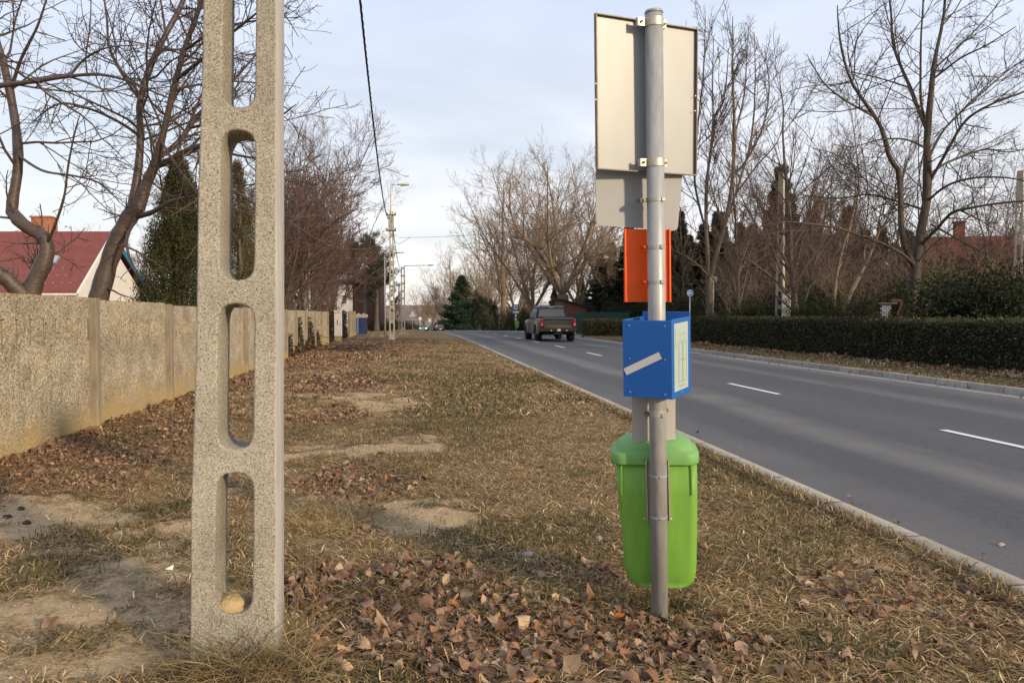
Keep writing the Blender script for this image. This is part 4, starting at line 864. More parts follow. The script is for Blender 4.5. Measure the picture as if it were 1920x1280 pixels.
# ------------------------------------------------------------------ concrete panel fence on the left
R3 = [[NV[0], NV[1], 0], [UV_[0], UV_[1], 0], [0, 0, 1]]
def nsz(n, s, z): p = W2(n, s); return np.array([p[0], p[1], z])
NF = -4.56
def s_of(px): t = (px-960)/F; D = NF/(t*NV[0]+NV[1]); return NF/ (1) * 0 + (t*D*UV_[0]+D*UV_[1])
M['groove'] = mat('groove', (.20, .165, .115), .95, vary=.2, vscale=20, bump=.4)
fence = thing('concrete_fence', 'rough beige panel fence of exposed pebbles along the left verge', 'fence', nsz(NF, 11, 0))
posts = [s_of(q) for q in (-235, 170, 312, 400, 457, 504, 534, 553, 572, 588.5, 601.5, 613)]
prev = None
rgm = random.Random(12)
tops = [1.83, 1.83, 1.80, 1.79, 1.79, 1.79, 1.78, 1.78, 1.77, 1.77, 1.76, 1.75]
for i, s_ in enumerate(posts):
    z0 = float(terr(NF, s_)); zt = tops[i]-(.0 if s_ < 40 else (s_-40)**2*.0002)+rgm.uniform(-.012, .012)
    mb = MB(); mb.box(nsz(NF+.045, s_, (z0-.2+zt)/2), (.125, .15, zt-z0+.2), R3, .012); mb.build('fence_post', M['fence_post'], fence)
    if i+1 < len(posts):
        s2 = posts[i+1]; L_ = s2-s_-.15; zt2 = zt-(.02 if i else -.01)+rgm.uniform(-.006, .006); zm = float(terr(NF, (s_+s2)/2))-.25
        mb = MB(); sc_ = (s_+s2)/2
        n0 = NF-.03
        # panel with a row of shallow upright grooves under the top
        k = 13; gz1 = zt2-.30; gz0 = zt2-.62
        mb.box(nsz(n0, sc_, (zt2+gz1)/2), (.07, L_, zt2-gz1), R3)
        mb.box(nsz(n0, sc_, (gz0+zm)/2), (.07, L_, gz0-zm), R3)
        pw = L_/k
        for q in range(k):
            mb.box(nsz(n0+.002, s_+.075+pw*(q+.5), (gz0+gz1)/2), (.065, pw*(.72 if i < 3 else .8), gz1-gz0+.004), R3)
        fpn = mb.build('fence_panel', M['fence'], fence); mb = MB(); mb.box(nsz(n0-.013, sc_, (gz0+gz1)/2), (.035, L_-.002, gz1-gz0-.001), R3); mb.build('groove_band', M['groove'], fpn)
# ivied dark bay, cabinet, further wall
def ivy(name, lab, n0, n1, s0, s1, z0, z1, n, seed, col=(.045, .04, .022), cat='ivy', shape=None):
    rg = np.random.default_rng(seed); a = rg.uniform(0, 1, n); b = rg.random(n)**1.2
    if shape: b = b*shape(a)
    q = rg.uniform(n0, n1, n); s_ = s0+(s1-s0)*a; z = z0+(z1-z0)*b; x, y = NV[0]*q+UV_[0]*s_, NV[1]*q+UV_[1]*s_
    zb = terr_xy(x, y); C = np.stack([x, y, zb+z], 1); p = C.mean(0); p[2] = float(zb.mean())
    V, Fq = quads(C, rg.uniform(.06, .13, n), rg.uniform(.05, .10, n), rg)
    return tag(mesh_np(name, V, Fq, M['foliage'], col=np.repeat(lcol(n, rg, col, .45, .15), 4, 0), origin=p), lab, cat)
sh_ = lambda a: np.clip(1-np.abs(a-.5)*1.9, .05, 1)
ivy('ivy', 'brown ivy on the pebble fence, small nearest patch', NF+.03, NF+.14, posts[6]+.1, posts[6]+1.3, 0, .95, 500, 1, (.10, .075, .046), shape=sh_)
ivy('ivy', 'dark ivy climbing the pebble fence high up its post', NF+.03, NF+.16, posts[7]-.3, posts[7]+1.6, 0, 1.55, 1300, 2, (.10, .075, .046), shape=sh_)
ivy('ivy', 'broadest brown ivy patch on the pebble fence', NF+.03, NF+.18, posts[8]-.4, posts[8]+2.2, 0, 1.6, 1900, 3, (.10, .075, .046), shape=sh_)
ivy('ivy', 'low ivy patch on the last bays of the pebble fence', NF+.03, NF+.14, posts[9]+.3, posts[9]+1.6, 0, .9, 600, 4, (.10, .075, .046), shape=sh_)
ivy('ivy_screen', 'dark ivied gap between fence end and grey cabinet', NF-.5, NF-.05, posts[11]+.2, posts[11]+3.4, 0, 1.75, 4200, 5, (.03, .028, .018))
ivy('ivy_screen', 'dark ivy hanging on the wall behind the grey cabinet', NF-.35, NF+.1, posts[11]+6., posts[11]+13, 0, 1.9, 5200, 6, (.045, .042, .022))
# grey cabinet on a concrete foot
c = place(634, 46.); cab = thing('utility_cabinet', 'tall light grey utility cabinet at the end of the pebble fence', 'cabinet', c, RA)
grey = mat('cabinet_grey', (.56, .55, .53), .6, vary=.08, vscale=4)
mb = MB(); mb.box((0, 0, .12), (.40, .42, .44)); mb.build('foot', M['fence_post'], cab)
mb = MB(); mb.box((0, 0, 1.09), (.44, .46, 1.5), bev=.012); cb_ = mb.build('body', grey, cab)
mb = MB(); mb.box((0, 0, 1.86), (.48, .50, .05), bev=.01); mb.build('roof', grey, cab)
mb = MB(); mb.box((0, -.236, 1.09), (.38, .012, 1.38), bev=.004); dr = mb.build('door', grey, cab)
mb = MB(); mb.box((.14, -.25, 1.05), (.02, .02, .14)); mb.box((-.02, -.246, 1.15), (.05, .006, .3)); mb.build('handle', dark, dr)
for o in cab.children: o.matrix_parent_inverse = Matrix.Identity(4)
# second pale fence with blue gate and pale top
c = place(660, 60); f2 = thing('board_fence', 'pale vertical board fence beside the blue gate, beyond the cabinet', 'fence', c, RA)
for k in range(4):
    mb = MB(); mb.box((0, -2.6+k*1.5, .85), (.08, 1.42, 1.9)); mb.build('fence_panel', mat('pale_board%d' % k, (.36, .31, .23), .9, vscale=6, bump=.4), f2)
for k in range(5):
    mb = MB(); mb.box((.05, -3.35+k*1.5, .9), (.14, .12, 2.1), bev=.01); mb.build('fence_post', M['fence_post'], f2)
local(f2)
c = place(677, 66); bg_ = thing('blue_gate', 'dark blue sheet metal gate with pale posts and white coping above', 'gate', c, .1)
bl2 = mat('gate_blue', (.035, .055, .14), .6, vary=.2, vscale=2); bl3 = mat('gate_blue_light', (.08, .16, .30), .6, vary=.2)
mb = MB(); mb.box((.12, 0, .75), (.78, .06, 1.4)); mb.build('leaf', bl2, bg_); mb = MB(); mb.box((-.36, -.02, .75), (.14, .08, 1.45)); mb.build('post', bl3, bg_)
mb = MB(); mb.box((-.26, -.06, .8), (.03, .04, 1.3)); mb.build('rail', white_f, bg_)
mb = MB()
for k in range(5): mb.cyl((-.42+k*.22, -.02, 1.62+.09*(k % 2)), (-.42+k*.22, .14, 1.62+.09*(k % 2)), .13, n=12)
mb.box((0, .06, 1.56), (1.0, .12, .2)); mb.build('coping', mat('coping', (.6, .52, .40), .8, vary=.2), bg_); local(bg_)
# ------------------------------------------------------------------ lattice power poles, lamps, wires
def slotted(H, n_, w): return [(.25+(H-.6)/n_*k, .25+(H-.6)/n_*(k+1)-.28) for k in range(n_)]
fp_b = place(735, 50.); fp_b[2] = float(terr_xy(fp_b[0], fp_b[1]))
fp = thing('street_light_pole', 'slotted concrete pole with insulators and a street lamp on top, in mid verge', 'lamp pole', fp_b)
HP = 8.3
me_o = slotted_pole('shaft', None, None, HP, .38, .22, .24, [(.35+.93*k, 1.08+.93*k) for k in range(8)], (0, 0, 0), RA, (0, 0, 0), mat('far_pole', (.36, .32, .26), .9, vscale=8), mat('far_pole_side', (.32, .30, .26), .9, vscale=8), None, .01)
me_o.parent = fp
def sub(mb, name, m, parent): o = mb.build(name, m, parent); o.matrix_parent_inverse = Matrix.Identity(4); return o
mb = MB(); mb.cyl((.0, -.17, 7.0), (.0, -.17, 10.05), .055, .05, 10); mb.cyl((-.01, -.17, 10.0), (.52, -.17, 9.98), .035, n=8); sub(mb, 'lamp_bracket', mat('lamp_steel', (.55, .50, .42), .6, .2), fp)
mb = MB(); mb.loft([[(x, -.17+y*w_, 9.98+z*h_+.06*(x-.5)) for y, z in ((-1, -.3), (-.8, .6), (0, 1), (.8, .6), (1, -.3), (0, -.5))] for x, w_, h_ in ((.42, .05, .05), (.6, .10, .09), (.95, .15, .10), (1.15, .11, .06), (1.22, .04, .03))]); lh = sub(mb, 'lamp_head', mat('lamp_head', (.52, .48, .40), .5), fp)
mb = MB(); mb.loft([[(x, -.17+y*w_, 9.935+.06*(x-.5)+z) for y, z in ((-1, 0), (1, 0), (.8, -.04), (-.8, -.04))] for x, w_ in ((.66, .07), (1.17, .08))]); o = mb.build('lens', mat('lens', (.16, .15, .14), .2), lh)
for z in (7.05, 8.05):
    mb = MB(); mb.box((0, -.16, z), (.62, .12, .10)); b_ = sub(mb, 'cross_arm', mat('arm_steel%d' % z, (.12, .09, .07), .8), fp)
    pc = mat('porcelain%d' % z, (.11, .07, .05), .3)
    for x in (-.27, .27): mb = MB(); mb.cyl((x, -.16, z+.05), (x, -.16, z+.17), .05, .035, 8); mb.build('insulator', pc, b_)
mb = MB(); mb.box((-.06, -.17, 7.55), (.22, .10, .9)); mb.box((.13, -.18, 7.5), (.10, .12, .85)); sub(mb, 'fuse_box', mat('fuse_grey', (.32, .30, .26), .7), fp)
def wire(name, lab, a, b, sag, r, n=40, twist=0, cat='cable', m=None):
    a = np.asarray(a, float); b = np.asarray(b, float); u = np.linspace(0, 1, n); P = a+(b-a)*u[:, None]; P[:, 2] -= 4*sag*u*(1-u)
    if twist:
        ps = [P+np.stack([np.cos(u*twist+k*2.1)*r*1.1, 0*u, np.sin(u*twist+k*2.1)*r*1.1], 1) for k in range(3)]
    else: ps = [P]
    V, Fq = merge([tubes(p[None], np.full((1, n), r), 6) for p in ps])
    return tag(mesh_np(name, V, Fq, m or M['wire'], smooth=True, origin=a), lab, cat)
M['wire'] = mat('wire', (.025, .023, .022), .7)
near_top = np.array([pb[0]+.17, pb[1]+.1, 7.75]); far_top = fp_b+np.array([-.06, -.24, 7.9])
wire('power_cable', 'thick twisted black cable sagging from the near pole to the lamp pole', near_top, far_top, 1.85, .011, 400, 330)
# pole 3: arm lamp further away
def arm_lamp(px, D, H, arm, lab, m, r=.09, shaft=True, tilt=0):
    b = place(px, D); t = thing('street_lamp', lab, 'street lamp', b)
    mb = MB(); mb.cyl((0, 0, -.3), (0, 0, H), r, r*.55, 10); sub(mb, 'post', m, t)
    P, R = smooth_line([(0, 0, H-.4), (0, 0, H), (arm*.12, 0, H+.18), (arm, 0, H+.2)], [r*.5]*4, 14); V, Fq = tubes(P[None], R[None], 6); o = mesh_np('arm', V, Fq, m, t); o.matrix_parent_inverse = Matrix.Identity(4)
    mb = MB(); mb.loft([[(x, y*w_, H+.2+z*.07) for y, z in ((-1, -.3), (-.7, .8), (.7, .8), (1, -.3))] for x, w_ in ((arm-.1*np.sign(arm), .06), (arm+.25*np.sign(arm), .13), (arm+.55*np.sign(arm), .06))]); sub(mb, 'lamp_head', m, t)
    return t
lg = mat('lamp_grey', (.33, .33, .32), .6, .2); lw = mat('lamp_pale', (.46, .42, .36), .7)
arm_lamp(722, 58, 6.1, .9, 'slim grey lamp post with a bent top, left of the lamp pole', lg, .07)
p3 = place(757, 88); t3 = thing('power_pole', 'concrete power pole with a long arm to the right, behind the lamp pole', 'utility pole', p3, 0, 'concrete power poles on the left verge')
mb = MB()
for x in (-.22, .1): mb.box((x, 0, 3.6), (.12, .2, 7.8))
for k in range(9): mb.box((-.06, 0, .4+k*.86), (.22, .18, .2))
sub(mb, 'shaft', mat('pole_three', (.36, .31, .25), .9), t3)
mb = MB(); mb.cyl((.12, -.12, 5.), (.12, -.12, 7.6), .05, n=8); mb.cyl((.12, -.12, 7.55), (3.0, -.12, 7.62), .04, .035, 8); mb.box((-.05, -.1, 6.4), (.7, .1, .1)); mb.box((-.05, -.1, 5.6), (.6, .1, .1)); mb.cyl((2.9, -.12, 7.6), (3.5, -.12, 7.63), .09, .05, 8); sub(mb, 'lamp_arm', lg, t3)
for i, (px, D, H, lb) in enumerate([(748.5, 118, 7.5, 'thin far concrete power pole, first behind the armed pole'), (752, 150, 7.8, 'thin far concrete power pole, second behind the armed pole')]):
    b = place(px, D); t = thing('power_pole', lb, 'utility pole', b, 0, 'concrete power poles on the left verge'); mb = MB(); mb.box((-.1, 0, H/2-.2), (.1, .16, H)); mb.box((.12, 0, H/2-.2), (.1, .16, H))
    for k in range(7): mb.box((0, 0, .5+k*1.05), (.2, .14, .2))
    sub(mb, 'shaft', M['fence_post'], t); mb = MB(); mb.box((0, -.1, H-.5), (1.1, .08, .1)); sub(mb, 'cross_arm', dark, t)
wire('power_cable', 'black cable from the lamp pole down to the armed power pole', far_top+np.array([.2, 0, -1.0]), p3+np.array([0, -.1, 6.5]), .9, .012)
wire('power_cable', 'upper thin cable from the lamp pole to the armed power pole', far_top+np.array([.22, 0, -.9]), p3+np.array([-.15, -.1, 7.0]), .7, .012)
# right-hand power pole and the cable over the road
rp_b = place(1462, 35.5); rp_b[2] = .1
rpole = slotted_pole('utility_pole', 'slotted concrete pole behind the dark hedge across the road', 'utility pole', 8.0, .42, .22, .25, [(.3+.8*k, .95+.8*k) for k in range(8)], rp_b, RA-.75, (0, 0, 0), mat('pole_right', (.27, .235, .175), .9, vscale=8), M['pole_smooth'], 'concrete power poles on the right side', .008)
wire('power_cable', 'thin cable spanning the road from the lamp pole to the right pole', fp_b+np.array([.45, -.1, 6.6]), rp_b+np.array([0, 0, 7.3]), .55, .010)
P, R = smooth_line([fp_b+np.array([.14, -.16, 6.9]), fp_b+np.array([.2, -.16, 6.45]), fp_b+np.array([.5, -.16, 6.2]), fp_b+np.array([.9, -.16, 6.4]), fp_b+np.array([1.25, -.16, 6.66])], [.012]*5, 20)
V, Fq = tubes(P[None], R[None], 5); tag(mesh_np('cable_loop', V, Fq, M['wire'], origin=fp_b), 'short slack black cable loop hanging right of the lamp pole', 'cable')
r2 = place(1906, 30); slotted_pole('utility_pole', 'slotted concrete pole near the right picture edge, partly hidden by branches', 'utility pole', 7.0, .36, .22, .24, [(.3+.8*k, .95+.8*k) for k in range(7)], r2, RA-.7, (0, 0, 0), mat('pole_right_two', (.25, .22, .18), .9, vscale=8), M['pole_smooth'], 'concrete power poles on the right side', .008)
# ------------------------------------------------------------------ hedges
def hedge(name, lab, corners, zt, zb, col, n, leaf, seed, group=None, jit=.10, core=(.012, .013, .008)):
    """corners: ground quad (n,s); a woody dark body under a dense leafy skin"""
    rg = np.random.default_rng(seed); Q = np.array([np.append(W2(*c_), 0) for c_ in corners]); cen = Q.mean(0)
    zg = float(terr_xy(cen[0], cen[1])); t = thing(name, lab, 'hedge', (cen[0], cen[1], zg), 0, group)
    I = cen+(Q-cen)*np.array([.985, .985, 1]); ins = []
    for i in range(4):
        a, b, c_ = Q[i-1], Q[i], Q[(i+1) % 4]; ins.append(b+norm(a-b)*.14+norm(c_-b)*.14)
    ins = np.array(ins)
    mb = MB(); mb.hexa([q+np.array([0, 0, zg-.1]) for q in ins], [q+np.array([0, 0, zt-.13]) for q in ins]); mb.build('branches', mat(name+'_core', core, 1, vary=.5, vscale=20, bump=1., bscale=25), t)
    areas = []; faces = []
    for i in range(4): faces.append((Q[i], Q[(i+1) % 4])); areas.append(np.linalg.norm(Q[i]-Q[(i+1) % 4])*(zt-zb))
    areas.append(.5*np.linalg.norm(np.cross(Q[2]-Q[0], Q[3]-Q[1]))); areas = np.array(areas); cnt = (n*areas/areas.sum()).astype(int)
    C = []; Dn = []
    for (a, b), k in zip(faces, cnt):
        u = rg.random(k)[:, None]; z = zb+(zt-zb)*rg.random(k)**.9; o = norm(np.cross(b-a, [0, 0, 1.])); p = a+(b-a)*u; bulge = (fbm(p[:, 0]*1.+p[:, 1], z*1.5, 1.6, seed)-.5)*.25
        p = p+o*(rg.normal(size=k)*jit*.6-.05+bulge*.5)[:, None]; p[:, 2] = z+zg*0; C.append(p); Dn.append(np.tile(o, (k, 1)))
    k = cnt[4]; u = rg.random(k)[:, None]; v = rg.random(k)[:, None]; p = (Q[0]*(1-u)+Q[1]*u)*(1-v)+(Q[3]*(1-u)+Q[2]*u)*v; p[:, 2] = zt-.04+rg.normal(size=k)*jit*.45+(fbm(p[:, 0], p[:, 1], 1.3, seed+5)-.5)*.14; C.append(p); Dn.append(np.tile([0, 0, 1.], (k, 1)))
    C = np.concatenate(C); Dn = np.concatenate(Dn); m = len(C)
    V, Fq = quads(C, leaf*rg.uniform(.6, 1.5, m), leaf*.55*rg.uniform(.7, 1.4, m), rg, Dn*.7+rg.normal(size=(m, 3))*.6+np.array([0, 0, .3]))
    mesh_np('foliage', V, Fq, M['foliage'], t, col=np.repeat(lcol(m, rg, col, .45, .12), 4, 0))
    return t
hedge('hedge', 'long low trimmed dark green hedge along the far side of the road', [(15.0, 8), (15.1, 24), (14.2, 38.3), (15.6, 38.8), (16.8, 24), (16.8, 8)], 1.42, .16, (.036, .040, .020), 1, .07, 1) if False else None
hedge('hedge', 'long low trimmed dark green hedge along the far side of the road', [(15.15, 9), (14.5, 38.6), (15.9, 38.9), (16.7, 9)], 1.40, .18, (.072, .072, .036), 95000, .075, 1)
hedge('hedge', 'short clipped olive hedge just beyond the driveway, behind the pickup', [(12.5, 52), (12.2, 54.), (16.6, 54.3), (17, 52.4)], 1.18, .05, (.13, .115, .045), 12000, .09, 2)
# ------------------------------------------------------------------ path sign, round sign back, painted cabinet
def post_sign(px, D, H, lab, disc, r, back=False, cat='road sign'):
    b = place(px, D); t = thing('path_sign' if not back else 'round_sign', lab, cat, b)
    mb = MB(); mb.cyl((0, 0, -.2), (0, 0, H+r*.9), .03, n=10); sub(mb, 'post', lg, t)
    mb = MB(); mb.cyl((0, -.035, H), (0, -.045, H), r, n=32); dsc = sub(mb, 'disc', disc, t)
    return t, dsc, b
t_, dsc, b_ = post_sign(1293, 41., 2.62, 'round blue shared path sign on a thin grey post', mat('sign_blue', (.03, .14, .50), .4, vary=.05), .17)
mb = MB(); mb.ring((0, -.046, 2.62), (0, 1, 0), .155, .168, .004, 32)
# pedestrian and bicycle pictograms
mb.cyl((-.06, -.048, 2.70), (-.06, -.050, 2.70), .016, n=10); mb.hexa([(-.075, -.05, 2.60), (-.045, -.05, 2.60), (-.045, -.048, 2.60), (-.075, -.048, 2.60)], [(-.078, -.05, 2.68), (-.042, -.05, 2.68), (-.042, -.048, 2.68), (-.078, -.048, 2.68)])
for s_ in (-1, 1): mb.box((-.06+s_*.014, -.049, 2.565), (.012, .002, .08), [(1, 0, s_*.25), (0, 1, 0), (-s_*.25, 0, 1)])
mb.box((0, -.049, 2.62), (.008, .002, .24))
for x in (.045, .105): mb.ring((x, -.049, 2.60), (0, 1, 0), .022, .029, .002, 16)
mb.box((.075, -.049, 2.63), (.07, .002, .009)); mb.box((.066, -.049, 2.615), (.008, .002, .05)); mb.box((.1, -.049, 2.64), (.008, .002, .06)); o = mb.build('pictogram', white_f, dsc)
post_sign(1337, 41.8, 3.35, 'round sign seen from behind beside the birch trunk', mat('sign_grey', (.20, .19, .175), .6), .20, True)
c = place(1474, 35); cab2 = thing('painted_cabinet', 'white cabinet painted with two bicycles, beside the right concrete pole', 'cabinet', c, RA-.5)
mb = MB(); mb.box((0, 0, 1.2), (.36, .3, 2.4), bev=.01); sub(mb, 'body', mat('cabinet_white', (.40, .41, .43), .6, vary=.1), cab2)
for z in (2.05, 1.62):
    mb = MB(); mb.ring((0, -.153, z), (0, 1, 0), .125, .155, .004, 24); mb.ring((0, -.153, z), (0, 1, 0), .02, .05, .004, 16)
    for k in range(5): a = k*PI/5; mb.box((0, -.1525, z), (.26, .003, .012), [(math.cos(a), 0, math.sin(a)), (0, 1, 0), (-math.sin(a), 0, math.cos(a))])
    sub(mb, 'painted_wheel', dark, cab2)
mb = MB(); mb.box((0, -.154, 1.83), (.3, .003, .02), [(.95, 0, .3), (0, 1, 0), (-.3, 0, .95)]); sub(mb, 'painted_frame', mat('red_paint', (.25, .04, .04), .6), cab2)
# ------------------------------------------------------------------ brick pillars and wooden gate
brk = mat('white_brick', (.44, .43, .40), .9, vary=.12); N, L, b = nodes(brk); tcn = [q for q in N if q.type == 'TEX_COORD'][0]
br = N.new('ShaderNodeTexBrick'); br.inputs['Scale'].default_value = 3.2; br.inputs['Color1'].default_value = (.58, .57, .53, 1); br.inputs['Color2'].default_value = (.38, .37, .34, 1); br.inputs['Mortar'].default_value = (.09, .08, .07, 1); br.inputs['Mortar Size'].default_value = .035
sw = N.new('ShaderNodeMapping'); sw.inputs['Rotation'].default_value = (PI/2, 0, 0); L.new(tcn.outputs['Object'], sw.inputs[0]); L.new(sw.outputs[0], br.inputs[0]); L.new(br.outputs[0], b.inputs['Base Color'])
for px, D, lb in ((1660, 27.8, 'white brick gate pillar with a flat cap, left of the brown gate'), (1832, 27., 'white brick gate pillar half hidden in dark evergreens, right of the brown gate')):
    b_ = place(px, D); t = thing('gate_pillar', lb, 'pillar', b_, RA-.35, 'white brick gate pillars'); mb = MB(); mb.box((0, 0, .85), (.30, .30, 1.95)); sub(mb, 'shaft', brk, t)
    mb = MB(); mb.box((.06, 0, 1.86), (.56, .42, .06), bev=.01); sub(mb, 'cap', mat('cap_grey%d' % px, (.17, .16, .15), .9), t)
gb_ = place(1745, 27.4); t = thing('wooden_gate', 'dark brown wooden gate of slanted boards behind the hedge', 'gate', gb_, RA-.35)
gw = mat('gate_wood', (.11, .048, .036), .8, vary=.3, vscale=4, stretch=(6, 6, 1))
mb = MB(); mb.box((0, 0, 1.95), (2.6, .07, .1)); mb.box((0, 0, .25), (2.6, .07, .1)); sub(mb, 'frame', gw, t)
for sgn in (-1, 1):
    mb = MB()
    for k in range(9):
        x = sgn*(.08+k*.14); mb.box((x, -.02, 1.15), (.10, .03, 1.75), [(1, 0, 0), (0, 1, 0), (-sgn*.35, 0, 1)])
    sub(mb, 'board_panel', gw, t)
# ------------------------------------------------------------------ hut, green screen fence
c = place(1070, 66); hut = thing('wooden_hut', 'small reddish brown wooden hut behind the pickup', 'hut', c, RA+.15)
hw = mat('hut_wood', (.11, .05, .034), .85, col2=(.17, .08, .052), vscale=3, stretch=(7, 7, .6), bump=.4); hr = mat('hut_roof', (.045, .03, .025), .9)
mb = MB(); mb.hexa([(-1.1, -1, 0), (1.1, -1, 0), (1.1, 1, 0), (-1.1, 1, 0)], [(-1.1, -1, 2.75), (1.1, -1, 2.2), (1.1, 1, 2.2), (-1.1, 1, 2.75)]); sub(mb, 'wall', hw, hut)
mb = MB(); mb.hexa([(-1.35, -1.25, 2.83), (1.4, -1.25, 2.14), (1.4, 1.25, 2.14), (-1.35, 1.25, 2.83)], [(-1.35, -1.25, 2.93), (1.4, -1.25, 2.24), (1.4, 1.25, 2.24), (-1.35, 1.25, 2.93)]); sub(mb, 'roof', hr, hut)
mb = MB(); mb.box((.35, -1.02, .95), (.8, .04, 1.8)); sub(mb, 'door', mat('hut_door', (.12, .055, .04), .8), hut)
c = place(1130, 58); gf = thing('screen_fence', 'dark teal green screen fence above the clipped olive hedge', 'fence', c, -.02)
mb = MB(); mb.box((0, 0, .95), (4.0, .03, 1.45)); sub(mb, 'screen', mat('screen_green', (.012, .045, .036), .8, vary=.15, vscale=2), gf)
for k in range(4): mb = MB(); mb.cyl((-1.95+k*1.3, .04, 0), (-1.95+k*1.3, .04, 1.75), .035, n=8); sub(mb, 'post', dark, gf)
# ------------------------------------------------------------------ houses
redr = mat('roof_red', (.15, .042, .036), .75, col2=(.20, .058, .048), vscale=3, bump=.15, bscale=8); wal = mat('house_white', (.66, .645, .62), .9, vary=.05, vscale=2); bluew = mat('blue_board', (.03, .17, .32), .6, vary=.1)
hx = at(205, 440, 40.)[0]; Dn_, Dm, Df = 36.9, 40.2, 44.2; za = 1.6+149*40.2/F; ze = 1.6+39*36.9/F; zf = 1.6+44*44.2/F
hs = thing('house', 'white house with a big red roof and blue verge board behind the fence', 'house', (hx-5, Dm, 0))
lx = hx-15
mb = MB(); mb.hexa([(lx, Dn_+.35, -.2), (hx-.15, Dn_+.35, -.2), (hx-.15, Df-.3, -.2), (lx, Df-.3, -.2)], [(lx, Dn_+.35, ze), (hx-.15, Dn_+.35, ze), (hx-.15, Df-.3, ze), (lx, Df-.3, ze)])
mb.hexa([(lx, Dn_+.35, ze+.002), (lx, Df-.3, ze+.002), (lx, Dm, za-.25)], [(hx-.15, Dn_+.35, ze+.002), (hx-.15, Df-.3, ze+.002), (hx-.15, Dm, za-.25)]); wl = mb.build('wall', wal, hs)
mb = MB(); mb.hexa([(lx, Dn_, ze-.05), (hx-.0, Dn_, ze-.05), (hx-.0, Dm, za), (lx, Dm, za)], [(lx, Dn_, ze+.10), (hx-.0, Dn_, ze+.10), (hx-.0, Dm, za+.15), (lx, Dm, za+.15)])
mb.hexa([(lx, Df, zf-.1), (hx-.0, Df, zf-.1), (hx-.0, Dm+.003, za), (lx, Dm+.003, za)], [(lx, Df, zf+.05), (hx-.0, Df, zf+.05), (hx-.0, Dm+.003, za+.149), (lx, Dm+.003, za+.149)]); rf = mb.build('roof', redr, hs)
mb = MB(); mb.hexa([(hx+.004, Df+.02, zf-.20), (hx+.06, Df+.02, zf-.20), (hx+.06, Dm, za-.12), (hx+.004, Dm, za-.12)], [(hx+.004, Df+.02, zf+.10), (hx+.06, Df+.02, zf+.10), (hx+.06, Dm, za+.20), (hx+.004, Dm, za+.20)]); mb.build('verge_board', bluew, hs)
mb = MB(); mb.hexa([(hx+.004, Dn_-.02, ze-.12), (hx+.05, Dn_-.02, ze-.12), (hx+.05, Dm-.004, za-.09), (hx+.004, Dm-.004, za-.09)], [(hx+.004, Dn_-.02, ze+.06), (hx+.05, Dn_-.02, ze+.06), (hx+.05, Dm-.004, za+.09), (hx+.004, Dm-.004, za+.09)]); mb.build('verge_trim', white_f, hs)
mb = MB(); mb.cyl((lx, Dn_-.08, ze-.06), (hx+.1, Dn_-.08, ze-.06), .07, n=8); mb.cyl((hx-.6, Dn_-.08, ze-.06), (hx-.6, Dn_+.3, ze-.5), .04, n=6); mb.build('gutter', mat('gutter_grey', (.42, .40, .38), .5, .3), hs)
fr = (495-440)/(550-440); u_ = 1-fr; sy = Dn_+(Dm-Dn_)*u_; szz = ze+.1+(za-ze+.05)*u_; skx = at(99, 490, sy)[0]
sl = norm(np.array([0, Dm-Dn_, za-ze])); nu = np.cross([1, 0, 0], sl)
mb = MB(); mb.box(np.array([skx, sy, szz])+nu*.03, (.62, .62, .08), [(1, 0, 0), sl, nu], .01); sw_ = mb.build('skylight', mat('skylight_frame', (.20, .18, .18), .5), rf)
mb = MB(); mb.box(np.array([skx, sy, szz])+nu*.072, (.5, .5, .01), [(1, 0, 0), sl, nu]); mb.build('pane', glassy('skylight_glass', (.30, .36, .48), .05), sw_)
for sgx, sgf in ((84, .12), (100, .12), (116, .12), (132, .12), (92, .24), (108, .24), (124, .24), (100, .36), (118, .36)):
    q = np.array([at(sgx, 530, Dn_+(Dm-Dn_)*sgf)[0], Dn_+(Dm-Dn_)*sgf, ze+.1+(za-ze+.05)*sgf]); mb = MB(); mb.box(q+nu*.03, (.06, .04, .06), [(1, 0, 0), sl, nu]); mb.build('snow_guard', alu2, rf)
mb = MB(); cxm = at(77, 430, 40.)[0]; mb.box((cxm, Dm+.1, za+.1), (1.0, .7, 1.5), bev=.02); mb.box((cxm, Dm+.1, za+.88), (1.1, .8, .08)); mb.build('chimney', mat('chimney_brick', (.33, .14, .075), .9, vary=.15, vscale=9), rf)
mb = MB(); wy = Dm+.35; mb.box((hx-.14, wy, 3.95), (.06, .5, .75)); wf = mb.build('window', white_f, hs); mb = MB(); mb.box((hx-.105, wy, 3.95), (.02, .36, .6)); mb.build('pane', glassy('pane_dark', (.05, .055, .06), .1), wf)
c = place(655, 112); h2 = thing('house', 'white gabled house with dark maroon boarding, behind pines left of the lamp pole', 'house', c)
mb = MB(); mb.box((0, 0, 2.6), (1.4, 4, 5.4)); sub(mb, 'wall', mat('wall_pale', (.58, .53, .52), .9, vary=.1), h2)
mb = MB(); mb.box((2.0, .3, 2.4), (2.4, 4, 4.6)); sub(mb, 'boarding', mat('maroon_boards', (.06, .03, .027), .9, vary=.2, vscale=3, stretch=(5, 5, 1)), h2)
mb = MB(); mb.hexa([(-1.0, -2.4, 4.55), (3.5, -2.4, 4.55), (3.5, 2.4, 4.55), (-1.0, 2.4, 4.55)], [(-1.0, -.1, 5.9), (3.5, -.1, 5.9), (3.5, .1, 5.9), (-1.0, .1, 5.9)]); sub(mb, 'roof', mat('roof_maroon', (.10, .045, .035), .9), h2)
mb = MB(); mb.box((.0, -2.02, 3.0), (.5, .06, .9)); wf = sub(mb, 'window', white_f, h2); mb = MB(); mb.box((.0, -2.06, 3.0), (.4, .03, .8)); mb.build('pane', glassy('pane_two', (.08, .08, .09)), wf)
